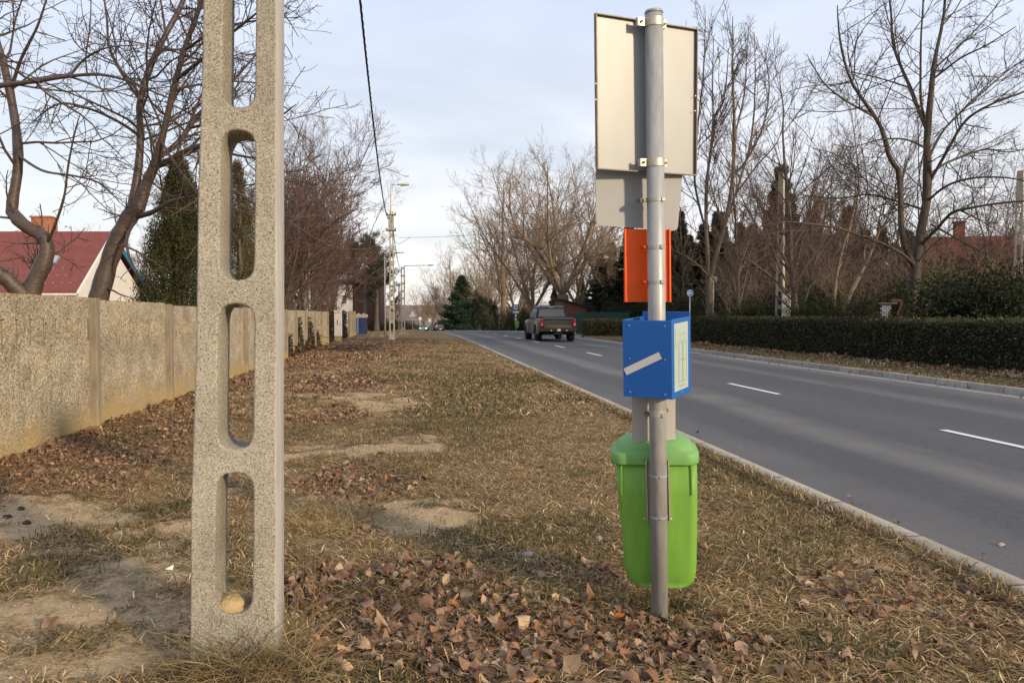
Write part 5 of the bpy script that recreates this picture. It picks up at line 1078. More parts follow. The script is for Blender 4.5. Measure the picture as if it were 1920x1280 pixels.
h2.scale = (1.5, 1.5, 1.5)
c = place(636, 62); gpst = thing('gate_pillar', 'tall slim white gatepost above the grey cabinet', 'pillar', c); mb = MB(); mb.box((0, 0, 1.4), (.28, .28, 3.3), bev=.01); sub(mb, 'shaft', wal, gpst); mb = MB(); mb.box((0, 0, 3.08), (.36, .36, .08)); sub(mb, 'cap', grey, gpst)
c = place(1806, 48); h3 = thing('house', 'brick red house with a chimney half hidden by branches on the right', 'house', c, -.25)
brd = mat('brick_red', (.25, .075, .045), .9, vary=.2, vscale=8)
mb = MB(); mb.box((0, 0, 2.3), (5.2, 4.6, 5)); sub(mb, 'wall', brd, h3)
mb = MB(); mb.hexa([(-2.9, -2.6, 4.75), (2.9, -2.6, 4.75), (2.9, 2.6, 4.75), (-2.9, 2.6, 4.75)], [(-2.3, -.2, 6.3), (2.3, -.2, 6.3), (2.3, .2, 6.3), (-2.3, .2, 6.3)]); rf3 = sub(mb, 'roof', mat('roof_tile_red', (.21, .06, .036), .9, vary=.2, vscale=6, bump=.4, bscale=20), h3)
mb = MB(); mb.box((-.4, -.2, 6.5), (.55, .5, 1.3)); mb.box((-.4, -.2, 7.18), (.68, .62, .1)); mb.build('chimney', brd, rf3)
# ------------------------------------------------------------------ pickup truck
tk_s = 43.2; tp = W2(8.38, tk_s); tk = thing('pickup_truck', 'dark bronze grey pickup truck driving away on the right lane', 'pickup truck', (tp[0], tp[1], float(zr(tk_s))), RA)
pt = mat('truck_paint', (.048, .044, .039), .28, .5, vary=.12, vscale=1.5, spec=.6); N, L, b = nodes(pt); b.inputs['Coat Weight'].default_value = .6; b.inputs['Coat Roughness'].default_value = .1
blk = mat('black_plastic', (.014, .013, .013), .6); rub = mat('tyre_rubber', (.012, .011, .011), .85, bump=.5, bscale=30); gls = glassy('truck_glass', (.03, .032, .034), .06); glr = glassy('truck_rear_glass', (.085, .075, .062), .12)
red = mat('tail_red', (.35, .012, .015), .25); rimt = mat('wheel_rim', (.05, .05, .05), .4, .6)
def arch(cx, cz, r, n=9): return [(cx-r*math.cos(PI*k/n), cz+r*math.sin(PI*k/n)) for k in range(n+1)]
def sideprism(mb, pts, x0, x1, bev=0, seg=1): return mb.prism([(x0, a, c) for a, c in pts], (x1-x0, 0, 0), bev, seg)
base = [(.05, .62)]+arch(1.15, .46, .56)+[(1.8, .52), (4.15, .52)]+arch(4.72, .46, .56)+[(5.4, .55), (5.75, .65)]
top = [(5.80, .95), (5.68, 1.12), (4.5, 1.22), (4.3, 1.20), (.02, 1.28), (0, 1.0)]
mb = MB(); sideprism(mb, base+top, -.99, .99, .035, 2); body = sub(mb, 'body', pt, tk)
for s_ in (-1, 1):   # flared wings
    for cy in (1.15, 4.72):
        o_ = arch(cy, .46, .70); i_ = arch(cy, .46, .565); mb = MB()
        for k in range(9):
            a, b2, c2, d2 = o_[k], o_[k+1], i_[k+1], i_[k]
            mb.hexa([(s_*.96, *a), (s_*.96, *b2), (s_*.96, *c2), (s_*.96, *d2)], [(s_*1.09, a[0], a[1]-.02), (s_*1.09, b2[0], b2[1]-.02), (s_*1.10, *c2), (s_*1.10, *d2)])
        sub(mb, 'wing_flare', pt, tk)
mb = MB()   # cab: pillars and roof around the glass
def ringc(y, z, hw): return [(-hw, y, z), (hw, y, z)]
cabp = [(1.95, 1.24, .93), (2.18, 1.86, .76), (2.5, 1.96, .74), (3.45, 1.96, .75), (3.75, 1.88, .77), (4.5, 1.22, .93)]
L_ = [(-w_, y, z) for y, z, w_ in cabp]; R_ = [(w_, y, z) for y, z, w_ in cabp]
mb.hexa(L_, R_, .03, 2); cab_ = sub(mb, 'cab', blk, tk)
mb = MB(); mb.hexa([(-.75, 2.2, 1.875), (.75, 2.2, 1.875), (.76, 3.72, 1.9), (-.76, 3.72, 1.9)], [(-.70, 2.35, 1.985), (.70, 2.35, 1.985), (.72, 3.5, 1.99), (-.72, 3.5, 1.99)], .02); mb.build('roof', pt, cab_)
def facep(mb, P, d): P = [np.array(p) for p in P]; n_ = norm(np.cross(P[1]-P[0], P[2]-P[0]))*d; mb.hexa(P, [p+n_ for p in P])
mb = MB(); facep(mb, [(-.78, 1.975, 1.36), (.78, 1.975, 1.36), (.68, 2.135, 1.80), (-.68, 2.135, 1.80)], .014); o = mb.build('rear_window', glr, cab_)
for s_ in (-1, 1):
    for y0, y1 in ((2.2, 3.0), (3.08, 4.0)):
        xx = lambda y, z: s_*(np.interp(z, [1.24, 1.88], [.935, .765])+.006)
        yt1 = min(y1, 3.72); mb = MB(); mb.hexa([(xx(y0, 1.30), y0, 1.30), (xx(y1, 1.30), y1+.15*(y1 > 3.5), 1.30), (xx(yt1, 1.82), yt1-.02, 1.82), (xx(y0, 1.82), y0+.1*(y0 < 2.5), 1.82)], [(xx(y0, 1.30)-s_*.015, y0, 1.30), (xx(y1, 1.30)-s_*.015, y1+.15*(y1 > 3.5), 1.30), (xx(yt1, 1.82)-s_*.015, yt1-.02, 1.82), (xx(y0, 1.82)-s_*.015, y0+.1*(y0 < 2.5), 1.82)])
        mb.build('side_window', glassy('side_glass', (.22, .25, .29), .05) if 'side_glass' not in bpy.data.materials else bpy.data.materials['side_glass'], cab_)
mb = MB(); facep(mb, [(-.84, 4.37, 1.32), (-.73, 3.80, 1.84), (.73, 3.80, 1.84), (.84, 4.37, 1.32)], -.012); mb.build('windscreen', gls, cab_)
mb = MB(); mb.box((0, 2.17, 1.905), (.32, .03, .045)); mb.build('brake_lamp', mat('brake_lamp', (.40, .34, .33), .3), cab_)
mb = MB(); mb.box((0, 1.0, 1.275), (1.72, 1.85, .03)); sub(mb, 'bed_cover', blk, tk)
mb = MB()   # tailgate with a raised lower edge
mb.box((0, -.015, 1.02), (1.62, .05, .50), bev=.015); mb.hexa([(-.80, -.045, 1.20), (.80, -.045, 1.20), (.80, .0, 1.20), (-.80, .0, 1.20)], [(-.80, -.10, 1.27), (.80, -.10, 1.27), (.80, .0, 1.32), (-.80, .0, 1.32)], .01)
tg = sub(mb, 'tailgate', pt, tk)
lt = mat('tailgate_light', (.16, .115, .075), .35, .4, vary=.1); mb = MB(); mb.hexa([(-.80, -.045, .76), (.80, -.045, .76), (.80, -.01, .76), (-.80, -.01, .76)], [(-.60, -.052, .93), (.60, -.052, .93), (.60, -.01, .93), (-.60, -.01, .93)], .006); mb.build('trim_panel', lt, tg)
for s_ in (-1, 1):
    mb = MB(); mb.box((s_*.90, -.008, 1.03), (.16, .07, .40), bev=.015); tl = sub(mb, 'tail_light', red, tk)
    mb = MB(); mb.box((s_*.90, -.046, .97), (.09, .01, .12)); mb.build('reversing_lens', mat('lens_pink%d' % s_, (.5, .22, .22), .3), tl)
mb = MB(); mb.box((0, -.12, .66), (1.96, .22, .17), bev=.03, seg=2); bu = sub(mb, 'bumper', mat('bumper_dark', (.045, .040, .036), .35, .5), tk)
mb = MB(); mb.box((.08, -.238, .655), (.62, .02, .14)); mb.build('plate_recess', blk, bu)
mb = MB(); mb.box((-.01, -.252, .66), (.17, .01, .115)); npl = mb.build('number_plate', white_f, bu)
mb = MB()
for x in (-.055, -.03, 0.0, .025): mb.box((x-.01, -.2585, .655), (.012, .003, .05))
for s_ in (-1, 1): pass
o = mb.build('plate_mark', mat('plate_ink', (.12, .12, .13), .6), bu)
for x in (-.42, .42):
    mb = MB(); mb.cyl((x, -.225, .64), (x, -.24, .64), .035, n=12); mb.build('fog_lamp', mat('lamp_glass%d' % (x > 0), (.8, .76, .7), .2), bu)
mb = MB(); mb.box((0, 2.9, .52), (1.3, 5.0, .2)); mb.cyl((-.75, 1.15, .46), (.75, 1.15, .46), .09, n=10); mb.sphere((.12, 1.15, .44), .19, 2); mb.cyl((-.75, 4.72, .46), (.75, 4.72, .46), .07, n=8); mb.box((.0, .1, .5), (.5, .3, .14)); sub(mb, 'chassis', blk, tk)
for s_ in (-1, 1): mb = MB(); mb.box((s_*1.0, 2.95, .44), (.14, 2.1, .06), bev=.015); sub(mb, 'side_step', blk, tk)
for s_ in (-1, 1):
    mb = MB(); mb.box((s_*1.12, 4.0, 1.38), (.22, .12, .22), bev=.03); mb.box((s_*1.0, 4.02, 1.3), (.12, .06, .05)); sub(mb, 'wing_mirror', blk, tk)
def wheel(parent, x, y, r, wd, s_, tm=rub, rm_=rimt):
    mb = MB(); prof = [(r*.62, -wd/2), (r*.93, -wd/2), (r, -wd*.36), (r, wd*.36), (r*.93, wd/2), (r*.62, wd/2)]
    mb.loft([[(x+w_, y+math.cos(2*PI*k/24)*q, r+math.sin(2*PI*k/24)*q) for k in range(24)] for q, w_ in prof], cap=False); wh = sub(mb, 'wheel', tm, parent)
    mb = MB(); mb.cyl((x-wd*.2, y, r), (x+wd*.4*s_, y, r), r*.63, n=24)
    for k in range(6): a = k*PI/3; mb.box((x+s_*wd*.42, y+math.cos(a)*r*.3, r+math.sin(a)*r*.3), (.02, r*.5, r*.12), [(1, 0, 0), (0, math.cos(a), math.sin(a)), (0, -math.sin(a), math.cos(a))])
    mb.build('rim', rm_, wh)
for s_ in (-1, 1):
    for cy in (1.15, 4.72): wheel(tk, s_*.92, cy, .44, .32, s_)
mb = MB(); mb.box((0, 5.79, .92), (1.3, .06, .34)); sub(mb, 'grille', blk, tk)
for s_ in (-1, 1): mb = MB(); mb.box((s_*.8, 5.72, .98), (.28, .08, .2)); sub(mb, 'headlight', glassy('headlight%d' % s_, (.6, .6, .6)), tk)
tk.scale = (1.05, 1.05, 1.06)
# ------------------------------------------------------------------ far cars
def car(px, D, col, lab, heading=0., lights=False, Lc=4.2, Wc=1.76, Hc=1.47, van=False, roofcol=None):
    b = place(px, D); n_, s_ = ns(b[0], b[1])
    b[2] = float(zr(s_)) if n_-float(bend(s_)) > 3.5 else b[2]
    t = thing('parked_car' if not van else 'parked_van', lab, 'car' if not van else 'van', b, heading); pm = mat('car_paint', col, .3, .1, vary=.05, spec=.6)
    y0 = -Lc/2; mb = MB(); pts = [(y0+.03, .35)]+arch(y0+.8, .32, .36, 6)+arch(y0+Lc-.8, .32, .36, 6)+[(y0+Lc-.03, .35), (y0+Lc, .62), (y0+Lc-.1, .82), (y0+.1, .9), (y0, .6)]
    sideprism(mb, pts, -Wc/2, Wc/2, .05, 2); sub(mb, 'body', pm, t)
    cp = [(y0+.25, .88, .80), (y0+.75, Hc-.04, .62), (y0+1.9, Hc, .62), (y0+2.3, Hc-.05, .63), (y0+3.05, .86, .80)] if not van else [(y0+.05, .88, .84), (y0+.15, Hc, .78), (y0+2.9, Hc, .78), (y0+3.3, Hc-.1, .78), (y0+3.9, .86, .82)]
    k = Wc/1.76; mb = MB(); mb.hexa([(-w_*k, y, z) for y, z, w_ in cp], [(w_*k, y, z) for y, z, w_ in cp], .03); gm_ = sub(mb, 'cabin', glassy('cabin_glass', (.05, .055, .06)), t)
    mb = MB(); mb.box((0, (cp[1][0]+cp[3][0])/2, Hc-.005), (1.2*k, cp[3][0]-cp[1][0]-.1, .05), bev=.015); mb.build('roof', pm if not roofcol else mat('roof_paint', roofcol, .5), gm_)
    for q in (-1, 1):
        for cy in (y0+.8, y0+Lc-.8): wheel(t, q*(Wc/2-.1), cy, .32, .2, q)
        mb = MB(); mb.box((q*Wc*.37, y0-.0, .70), (.26, .05, .15)); sub(mb, 'tail_light', red, t)
        mb = MB(); mb.box((q*Wc*.37, y0+Lc-.02, .64), (.30, .06, .15))
        sub(mb, 'headlight', emis('lit_headlight', (1, .93, .75), 2.) if lights else glassy('headlamp', (.6, .6, .6)), t)
    mb = MB(); mb.box((0, y0-.015, .52), (.5, .02, .11)); sub(mb, 'number_plate', white_f, t)
    return t
car(824, 172, (.03, .018, .022), 'dark car on the far road, rightmost of the distant cars', RA+.08)
car(808, 182, (.022, .02, .024), 'smaller black car just left of the rightmost distant car', RA+.08, Hc=1.42)
car(791.5, 168, (.10, .22, .25), 'teal blue car with lit headlights coming on the far road', RA+PI+.1, True)
car(779, 178, (.42, .50, .62), 'pale blue car left of the teal car in the distance', RA+PI+.1)
car(765, 170, (.22, .025, .03), 'red van with a white roof, leftmost of the distant vehicles', RA+1.0, False, 4.6, 1.9, 2.1, True, (.75, .72, .68))
# far signs
def far_sign(px, D, H, kind, lab):
    b = place(px, D); t = thing('road_sign', lab, 'road sign', b); mb = MB(); mb.cyl((0, 0, -.2), (0, 0, H), .05, n=8); sub(mb, 'post', lg, t); mb = MB()
    if kind == 'tri': mb.prism([(-.55, -.06, H-.55), (.55, -.06, H-.55), (0, -.06, H+.4)], (0, .02, 0))
    elif kind == 'round': mb.cyl((0, -.06, H-.2), (0, -.04, H-.2), .35, n=20)
    else: mb.box((0, -.06, H-.3), (.5, .02, .7))
    sub(mb, 'panel', mat('far_panel', (.62, .56, .50), .6, vary=.05), t); return t
far_sign(773.5, 120, 2.7, 'tri', 'pale triangular warning sign seen from behind on the left verge'); far_sign(788, 165, 2.9, 'round', 'small round pale sign above the distant cars'); far_sign(806, 150, 2.6, 'box', 'small white board sign above the distant black car')
# ------------------------------------------------------------------ bus stop on the other side
b = place(967, 93); ob = thing('bus_stop_sign', 'blue and white bus stop sign on a post across the road, far away', 'bus stop', b)
fb = mat('stop_blue', (.02, .07, .28), .5, vary=.05); fw_ = mat('stop_white', (.62, .66, .72), .5, vary=.04); fk = mat('stop_black', (.02, .02, .03), .5)
mb = MB(); mb.cyl((0, 0, -.2), (0, 0, 3.0), .045, n=8); sub(mb, 'post', mat('stop_post', (.52, .47, .40), .6), ob)
mb = MB(); mb.box((0, -.06, 2.82), (.74, .03, .76), bev=.01); sp_ = sub(mb, 'stop_panel', fb, ob)
mb = MB(); mb.box((0, -.08, 2.86), (.48, .012, .46)); f_ = mb.build('white_field', fw_, sp_)
mb = MB(); mb.box((0, -.09, 2.88), (.34, .01, .07)); mb.box((0, -.09, 2.86), (.28, .008, .12)); mb.cyl((-.1, -.095, 2.79), (-.1, -.085, 2.79), .035, n=10); mb.cyl((.1, -.095, 2.79), (.1, -.085, 2.79), .035, n=10); mb.build('bus_symbol', fk, sp_)
mb = MB(); mb.box((0, -.06, 2.28), (.72, .025, .2)); sub(mb, 'name_plate', mat('stop_name', (.60, .52, .40), .6), ob)
for z in (1.85, 1.42):
    mb = MB(); mb.box((.02, -.06, z), (.36, .03, .38)); q = sub(mb, 'timetable_panel', fk, ob); mb = MB(); mb.box((-.0, -.078, z), (.26, .006, .32)); mb.build('sheet', mat('stop_sheet', (.42, .58, .68), .5), q)
b2 = b+np.array([.12, -.25, .35]); fbn = thing('waste_bin', 'small green litter bin on the far bus stop post across the road', 'litter bin', b2)
mb = MB(); mb.loft([[(x*w_, y*w_*.8, z) for x, y in ((-1, -1), (1, -1), (1, 1), (-1, 1))] for w_, z in ((.17, 0), (.21, .1), (.25, .62))], smooth=False); sub(mb, 'body', gb, fbn)
mb = MB(); mb.loft([[(x*w_, y*w_*.8, z) for x, y in ((-1, -1), (1, -1), (1, 1), (-1, 1))] for w_, z in ((.28, .62), (.28, .68), (.24, .80), (.15, .86))], smooth=False); sub(mb, 'lid', gb, fbn)
# ------------------------------------------------------------------ trees
# cherry trees behind the fence, traced limbs
DC = 13.2
cherryL = [dict(dens=3.4, t0=.18, ang=(52, 14), lf=(.42, .14), nseg=8, wander=.15, up=.02, rf=.5, rtip=.006, rmax=.022, cap=17),
           dict(dens=4.8, t0=.1, ang=(50, 15), lf=(.46, .15), nseg=6, wander=.15, up=.04, rf=.6, rtip=.0045, cap=10),
           dict(dens=6.0, t0=.1, ang=(48, 18), lf=(.46, .14), nseg=5, wander=.16, up=.07, rf=.7, rtip=.004, cap=7),
           dict(dens=8., t0=.2, ang=(55, 18), lf=(.34, .12), nseg=3, wander=.12, up=.05, rf=.8, rtip=.0036, cap=4)]
A = [pxline([(168, 640), (178, 590), (190, 540), (212, 470), (235, 420), (256, 388)], DC, [54, 50, 47, 44, 42, 40], [0, 0, 0, 0, 0, 0]),
     pxline([(250, 398), (255, 350), (262, 290), (263, 240), (262, 195), (280, 130), (308, 70), (340, 10), (365, -60), (395, -150)], DC, [34, 24, 19, 18, 17, 16, 15, 13, 10, 4], [0, .1, .2, .3, .3, .4, .5, .7, .9, 1.2]),
     pxline([(258, 392), (276, 340), (290, 310), (303, 262), (318, 200), (330, 150), (345, 95), (372, 20), (400, -70), (440, -160)], DC, [34, 28, 25, 18, 15, 14, 13, 11, 8, 3], [0, 0, -.1, -.2, -.3, -.4, -.5, -.7, -.9, -1.2]),
     pxline([(292, 312), (315, 302), (345, 285), (380, 272), (430, 255), (480, 242), (520, 222), (555, 196)], DC, [18, 16, 15, 13, 11, 8, 5, 2], [0, -.2, -.4, -.7, -1, -1.4, -1.8, -2]),
     pxline([(298, 296), (330, 270), (355, 240), (372, 215), (420, 170), (465, 120), (500, 80)], DC, [14, 12, 11, 10, 8, 6, 2], [0, .1, .2, .4, .7, 1.1, 1.5]),
     pxline([(258, 405), (285, 398), (320, 378), (365, 368), (420, 350), (500, 395), (560, 410)], DC, [16, 13, 9, 8, 7, 5, 2], [0, -.3, -.6, -.9, -1.2, -1.5, -1.6]),
     pxline([(252, 410), (240, 440), (238, 462), (246, 490), (262, 515)], DC, [9, 8, 7, 5, 2], [0, -.3, -.5, -.6, -.8]),
     pxline([(262, 255), (225, 230), (170, 205), (110, 195), (60, 230)], DC, [9, 7, 6, 5, 2], [0, -.4, -.9, -1.2, -1.4]),
     pxline([(264, 190), (230, 140), (205, 90), (200, 30), (190, -30)], DC, [9, 8, 7, 6, 3], [0, .4, .8, 1., 1.2]),
     pxline([(330, 150), (380, 110), (430, 66), (470, 34), (510, 0)], DC, [10, 8, 7, 5, 2], [-.4, -.8, -1.2, -1.5, -1.8]),
     pxline([(345, 95), (400, 60), (450, 44), (500, 36), (545, 22)], DC, [8, 7, 5, 4, 1.5], [-.5, -.9, -1.2, -1.4, -1.5]),
     pxline([(355, 240), (420, 225), (470, 200), (520, 196), (555, 215)], DC, [8, 7, 5, 4, 1.5], [.2, -.2, -.5, -.8, -1]),
     pxline([(372, 20), (430, -30), (490, -20), (535, 30), (560, 70)], DC, [8, 7, 5, 3.5, 1.5], [-.7, -.4, 0, .2, .3]),
     pxline([(380, 272), (440, 290), (490, 300), (530, 322), (570, 318)], DC, [7, 6, 5, 3.5, 1.5], [-.7, -1, -1.2, -1.3, -1.4]),
     pxline([(300, 262), (345, 330), (400, 385), (480, 400)], DC, [7, 6, 4, 2], [-.2, -.8, -1.3, -1.6])]
A = [(p, r*.72) for p, r in A]
bare('cherry_tree', 'leaning cherry tree with glossy ringed bark behind the fence, right of the red roof', 'tree', 11, A, cherryL, M['bark_cherry'], M['twig_dark'], at(180, 570, DC)*np.array([1, 1, 0]), 'cherry trees behind the pebble fence', limb_levels=1, sides0=14)
# burr on the trunk
DB = 12.6
Bq = [pxline([(40, 640), (50, 580), (62, 535), (80, 498), (88, 470), (84, 448), (66, 434), (40, 418), (22, 396)], DB, [60, 56, 46, 40, 36, 35, 34, 32, 31], [0, 0, 0, 0, 0, 0, 0, 0, .1]),
      pxline([(22, 400), (24, 375), (32, 330), (34, 290), (30, 240), (22, 190), (14, 150), (4, 110), (-14, 50), (-30, -30)], DB, [30, 26, 24, 24, 22, 21, 20, 19, 16, 10], [.1, .1, .1, .1, .2, .3, .3, .4, .5, .6]),
      pxline([(60, 560), (35, 545), (10, 520), (-25, 495), (-80, 440)], DB, [44, 42, 38, 34, 26], [0, -.1, -.2, -.3, -.5]),
      pxline([(-40, 168), (0, 161), (40, 156), (80, 150), (130, 143), (190, 140), (250, 155), (300, 178), (360, 196)], DB-.8, [14, 13, 12, 12, 9, 7, 6, 4, 2], [0, 0, -.1, -.2, -.3, -.4, -.5, -.5, -.6]),
      pxline([(85, 462), (100, 430), (120, 370), (128, 310), (140, 250), (150, 215)], DB, [8, 7, 6, 5, 4, 2], [0, -.2, -.4, -.5, -.7, -.8]),
      pxline([(20, 170), (40, 110), (70, 50), (90, -10)], DB, [10, 8, 6, 4], [.3, 0, -.3, -.5]),
      pxline([(32, 290), (80, 320), (140, 330), (190, 345), (225, 380)], DB, [8, 6, 5, 4, 2], [.1, -.4, -.7, -.9, -1]),
      pxline([(130, 143), (160, 110), (200, 90), (260, 85)], DB-1, [7, 6, 4, 2], [0, 0, -.2, -.3])]
Bq = [(p, r*.72) for p, r in Bq]
bare('cherry_tree', 'crooked cherry tree with an S-bent trunk at the left picture edge', 'tree', 12, Bq, cherryL, M['bark_cherry'], M['twig_dark'], at(50, 570, DB)*np.array([1, 1, 0]), 'cherry trees behind the pebble fence', limb_levels=1, sides0=14)
# thujas
shrub('thuja', 'tall dark green conical thuja left of the near pole', 'tree', 31, (2.0, 2.0, 6.1), (.064, .066, .024), 110000, (.085, .026), place(340, 22), 'thujas behind the fence', clumps=520, shape='cone', fill=.4)
shrub('thuja', 'olive brown conical thuja seen through the slots of the near pole', 'tree', 32, (1.8, 1.8, 7.4), (.105, .095, .03), 52000, (.075, .022), place(448, 29), 'thujas behind the fence', clumps=380, shape='cone', fill=.4)
# generic bare trees ------------------------------------------------------------------
def auto(name, lab, cat, seed, H, r, style, mb, mt, loc=(0, 0, 0), group=None, tw=.006, dn=1.):
    rg = np.random.default_rng(seed); lines = []
    if style == 'upright':
        P, R = sk(rg, H, r, .03, 12, .012); lines.append((P, R)); nl = 8
        for k in range(nl):
            t = .16+.5*k/nl+rg.uniform(0, .05); i = t*11; p = P[int(i)]; a = rg.uniform(0, 2*PI); h = (1-t)*H*rg.uniform(.6, .8); e = math.radians(rg.uniform(52, 72))
            d = np.array([math.cos(a)*math.cos(e), math.sin(a)*math.cos(e), math.sin(e)]); lines.append(smooth_line([p, p+d*h*.33+[0, 0, 0], p+d*h*.66+[0, 0, h*.08], p+d*h*.95+[0, 0, h*.2]], np.array([.42, .32, .2, .05])*R[int(i)], 12))
        lv = [dict(dens=2.2*dn, t0=.12, ang=(40, 10), lf=(.32, .08), nseg=6, wander=.10, up=.09, rf=.5, rtip=.01, rmax=.045, cap=24), dict(dens=3.2*dn, t0=.1, ang=(36, 12), lf=(.42, .1), nseg=5, wander=.10, up=.10, rf=.6, rtip=tw, cap=10), dict(dens=4.4*dn, t0=.1, ang=(34, 12), lf=(.42, .12), nseg=4, wander=.1, up=.08, rf=.7, rtip=tw*.8, cap=5)]
    elif style == 'vase':
        hb = H*rg.uniform(.13, .2); P0 = np.array([[0, 0, -.3], [.03, 0, hb*.5], [0, 0, hb]]); lines.append(smooth_line(P0, [r*1.35, r*1.05, r*.98], 12)); nl = 6
        for k in range(nl):
            a = 2*PI*k/nl+rg.uniform(-.4, .4); e = math.radians(rg.uniform(48, 80)); h = (H-hb)*rg.uniform(.8, 1.05); d = np.array([math.cos(a)*math.cos(e), math.sin(a)*math.cos(e), math.sin(e)])
            q = np.array([0, 0, hb-.1]); lines.append(smooth_line([q, q+d*h*.3+rg.normal(size=3)*.2, q+d*h*.62+rg.normal(size=3)*.4+[0, 0, h*.05], q+d*h*.95+rg.normal(size=3)*.5+[0, 0, h*.14]], np.array([.40, .28, .16, .04])*r, 12))
        lv = [dict(dens=2.2*dn, t0=.14, ang=(45, 12), lf=(.34, .1), nseg=7, wander=.13, up=.05, rf=.5, rtip=.012, rmax=.05, cap=28), dict(dens=2.8*dn, t0=.1, ang=(42, 14), lf=(.42, .12), nseg=5, wander=.13, up=.06, rf=.6, rtip=tw, cap=10), dict(dens=4.0*dn, t0=.1, ang=(40, 14), lf=(.42, .12), nseg=4, wander=.12, up=.05, rf=.7, rtip=tw*.8, cap=6)]
    elif style == 'bush':
        nl = 16
        for k in range(nl):
            a = rg.uniform(0, 2*PI); e = math.radians(rg.uniform(50, 88)); h = H*rg.uniform(.6, 1.0); d = np.array([math.cos(a)*math.cos(e), math.sin(a)*math.cos(e), math.sin(e)]); q = np.array([rg.normal()*.5, rg.normal()*.5, -.1])
            lines.append(smooth_line([q, q+d*h*.35, q+d*h*.7+rg.normal(size=3)*.15, q+d*h+[0, 0, h*.03]], np.array([1, .75, .45, .1])*r, 10))
        lv = [dict(dens=3.0*dn, t0=.1, ang=(35, 12), lf=(.35, .1), nseg=6, wander=.11, up=.05, rf=.55, rtip=.008, cap=14), dict(dens=4.0*dn, t0=.1, ang=(36, 12), lf=(.40, .12), nseg=5, wander=.12, up=.05, rf=.6, rtip=tw, cap=8), dict(dens=5.*dn, t0=.1, ang=(36, 14), lf=(.4, .12), nseg=4, wander=.12, up=.05, rf=.7, rtip=tw*.8, cap=4)]
    lv.append(dict(dens=5.*dn, t0=.1, ang=(38, 14), lf=(.44, .12), nseg=3, wander=.1, up=.05, rf=.8, rtip=tw*.75, cap=3))
    return bare(name, lab, cat, seed, lines, lv, mb, mt, loc, group)
GR = 'bare trees along the far side of the road'; GL = 'bare trees behind the left fence'; GB = 'bare trees in the garden on the right'
# ---- right: big spreading tree with traced limbs
D3 = 27.5
T3 = [pxline([(1708, 640), (1711, 590), (1714, 540), (1720, 480), (1727, 430), (1737, 380), (1739, 310), (1738, 258), (1746, 172), (1750, 131), (1758, 86), (1769, 34), (1774, -30), (1780, -110)], D3, [28, 24, 22, 21, 19, 18, 17, 15, 12, 10, 8, 6, 5, 2], [0]*14),
      pxline([(1737, 240), (1722, 206), (1707, 165), (1690, 127), (1674, 79), (1671, 27), (1664, -40), (1660, -120)], D3, [12, 11, 10, 9, 8, 6, 5, 2], [0, .2, .5, .8, 1.1, 1.3, 1.5, 1.6]),
      pxline([(1736, 228), (1727, 192), (1726, 137), (1727, 69), (1731, 0), (1728, -80)], D3, [8, 7, 6, 5, 4, 2], [0, -.5, -.9, -1.2, -1.4, -1.5]),
      pxline([(1714, 500), (1700, 470), (1690, 430), (1686, 326), (1669, 299), (1655, 247), (1641, 220), (1620, 190), (1597, 155), (1582, 110), (1573, 60), (1570, 10)], D3, [13, 12, 12, 11, 10, 9, 8, 7, 6, 5, 4, 2], [0, -.3, -.5, -.6, -.8, -.9, -1, -1.1, -1.2, -1.3, -1.4, -1.4]),
      pxline([(1641, 220), (1610, 203), (1586, 189), (1549, 161), (1528, 130), (1515, 110)], D3, [6, 5, 5, 4, 3, 1.5], [-1, -1.2, -1.5, -1.8, -2, -2]),
      pxline([(1741, 345), (1775, 285), (1810, 227), (1860, 195), (1920, 172), (1990, 140)], D3, [9, 8, 7, 6, 5, 3], [0, -.6, -1.2, -1.7, -2, -2.2]),
      pxline([(1741, 330), (1770, 308), (1817, 289), (1850, 280), (1896, 285), (1950, 270)], D3, [8, 7, 6, 5, 4, 2], [0, .5, 1.1, 1.4, 1.7, 2]),
      pxline([(1740, 300), (1765, 250), (1796, 216), (1844, 172), (1900, 125), (1960, 90)], D3, [8, 7, 6, 5, 4, 2], [0, .4, .8, 1.2, 1.6, 2]),
      pxline([(1738, 378), (1765, 355), (1796, 340), (1844, 332), (1900, 335), (1960, 350)], D3, [8, 7, 6, 5, 4, 2], [0, -.8, -1.3, -1.8, -2.2, -2.5]),
      pxline([(1728, 460), (1740, 445), (1760, 425), (1785, 399), (1819, 390), (1867, 382), (1925, 377), (1990, 380)], D3, [12, 10, 9, 8, 7, 6, 5, 3], [0, -.5, -.9, -1.4, -1.8, -2.2, -2.6, -3]),
      pxline([(1715, 498), (1690, 475), (1641, 451), (1600, 437), (1565, 426), (1520, 420), (1470, 416), (1420, 425)], D3, [10, 9, 8, 7, 6, 5, 3, 1.5], [0, -.6, -1.1, -1.5, -1.9, -2.3, -2.6, -2.8]),
      pxline([(1752, 128), (1790, 95), (1830, 55), (1870, 10), (1900, -40)], D3, [6, 5, 4, 3, 1.5], [0, .3, .7, 1, 1.3]),
      pxline([(1748, 150), (1800, 110), (1850, 85), (1905, 50)], D3, [6, 5, 4, 2], [0, -.6, -1, -1.3]),
      pxline([(1739, 280), (1700, 262), (1650, 262), (1600, 275), (1560, 270)], D3, [6, 5, 4, 3, 1.5], [0, -.6, -1.2, -1.6, -2]),
      pxline([(1707, 165), (1660, 150), (1620, 140), (1590, 135)], D3, [5, 4, 3, 1.5], [.5, .2, 0, -.2]),
      pxline([(1736, 395), (1690, 380), (1630, 365), (1570, 372), (1500, 365)], D3, [7, 6, 5, 4, 2], [0, .6, 1.2, 1.6, 2]),
      pxline([(1745, 420), (1790, 445), (1840, 470), (1880, 490)], D3, [6, 5, 4, 2], [0, -.6, -1, -1.3])]
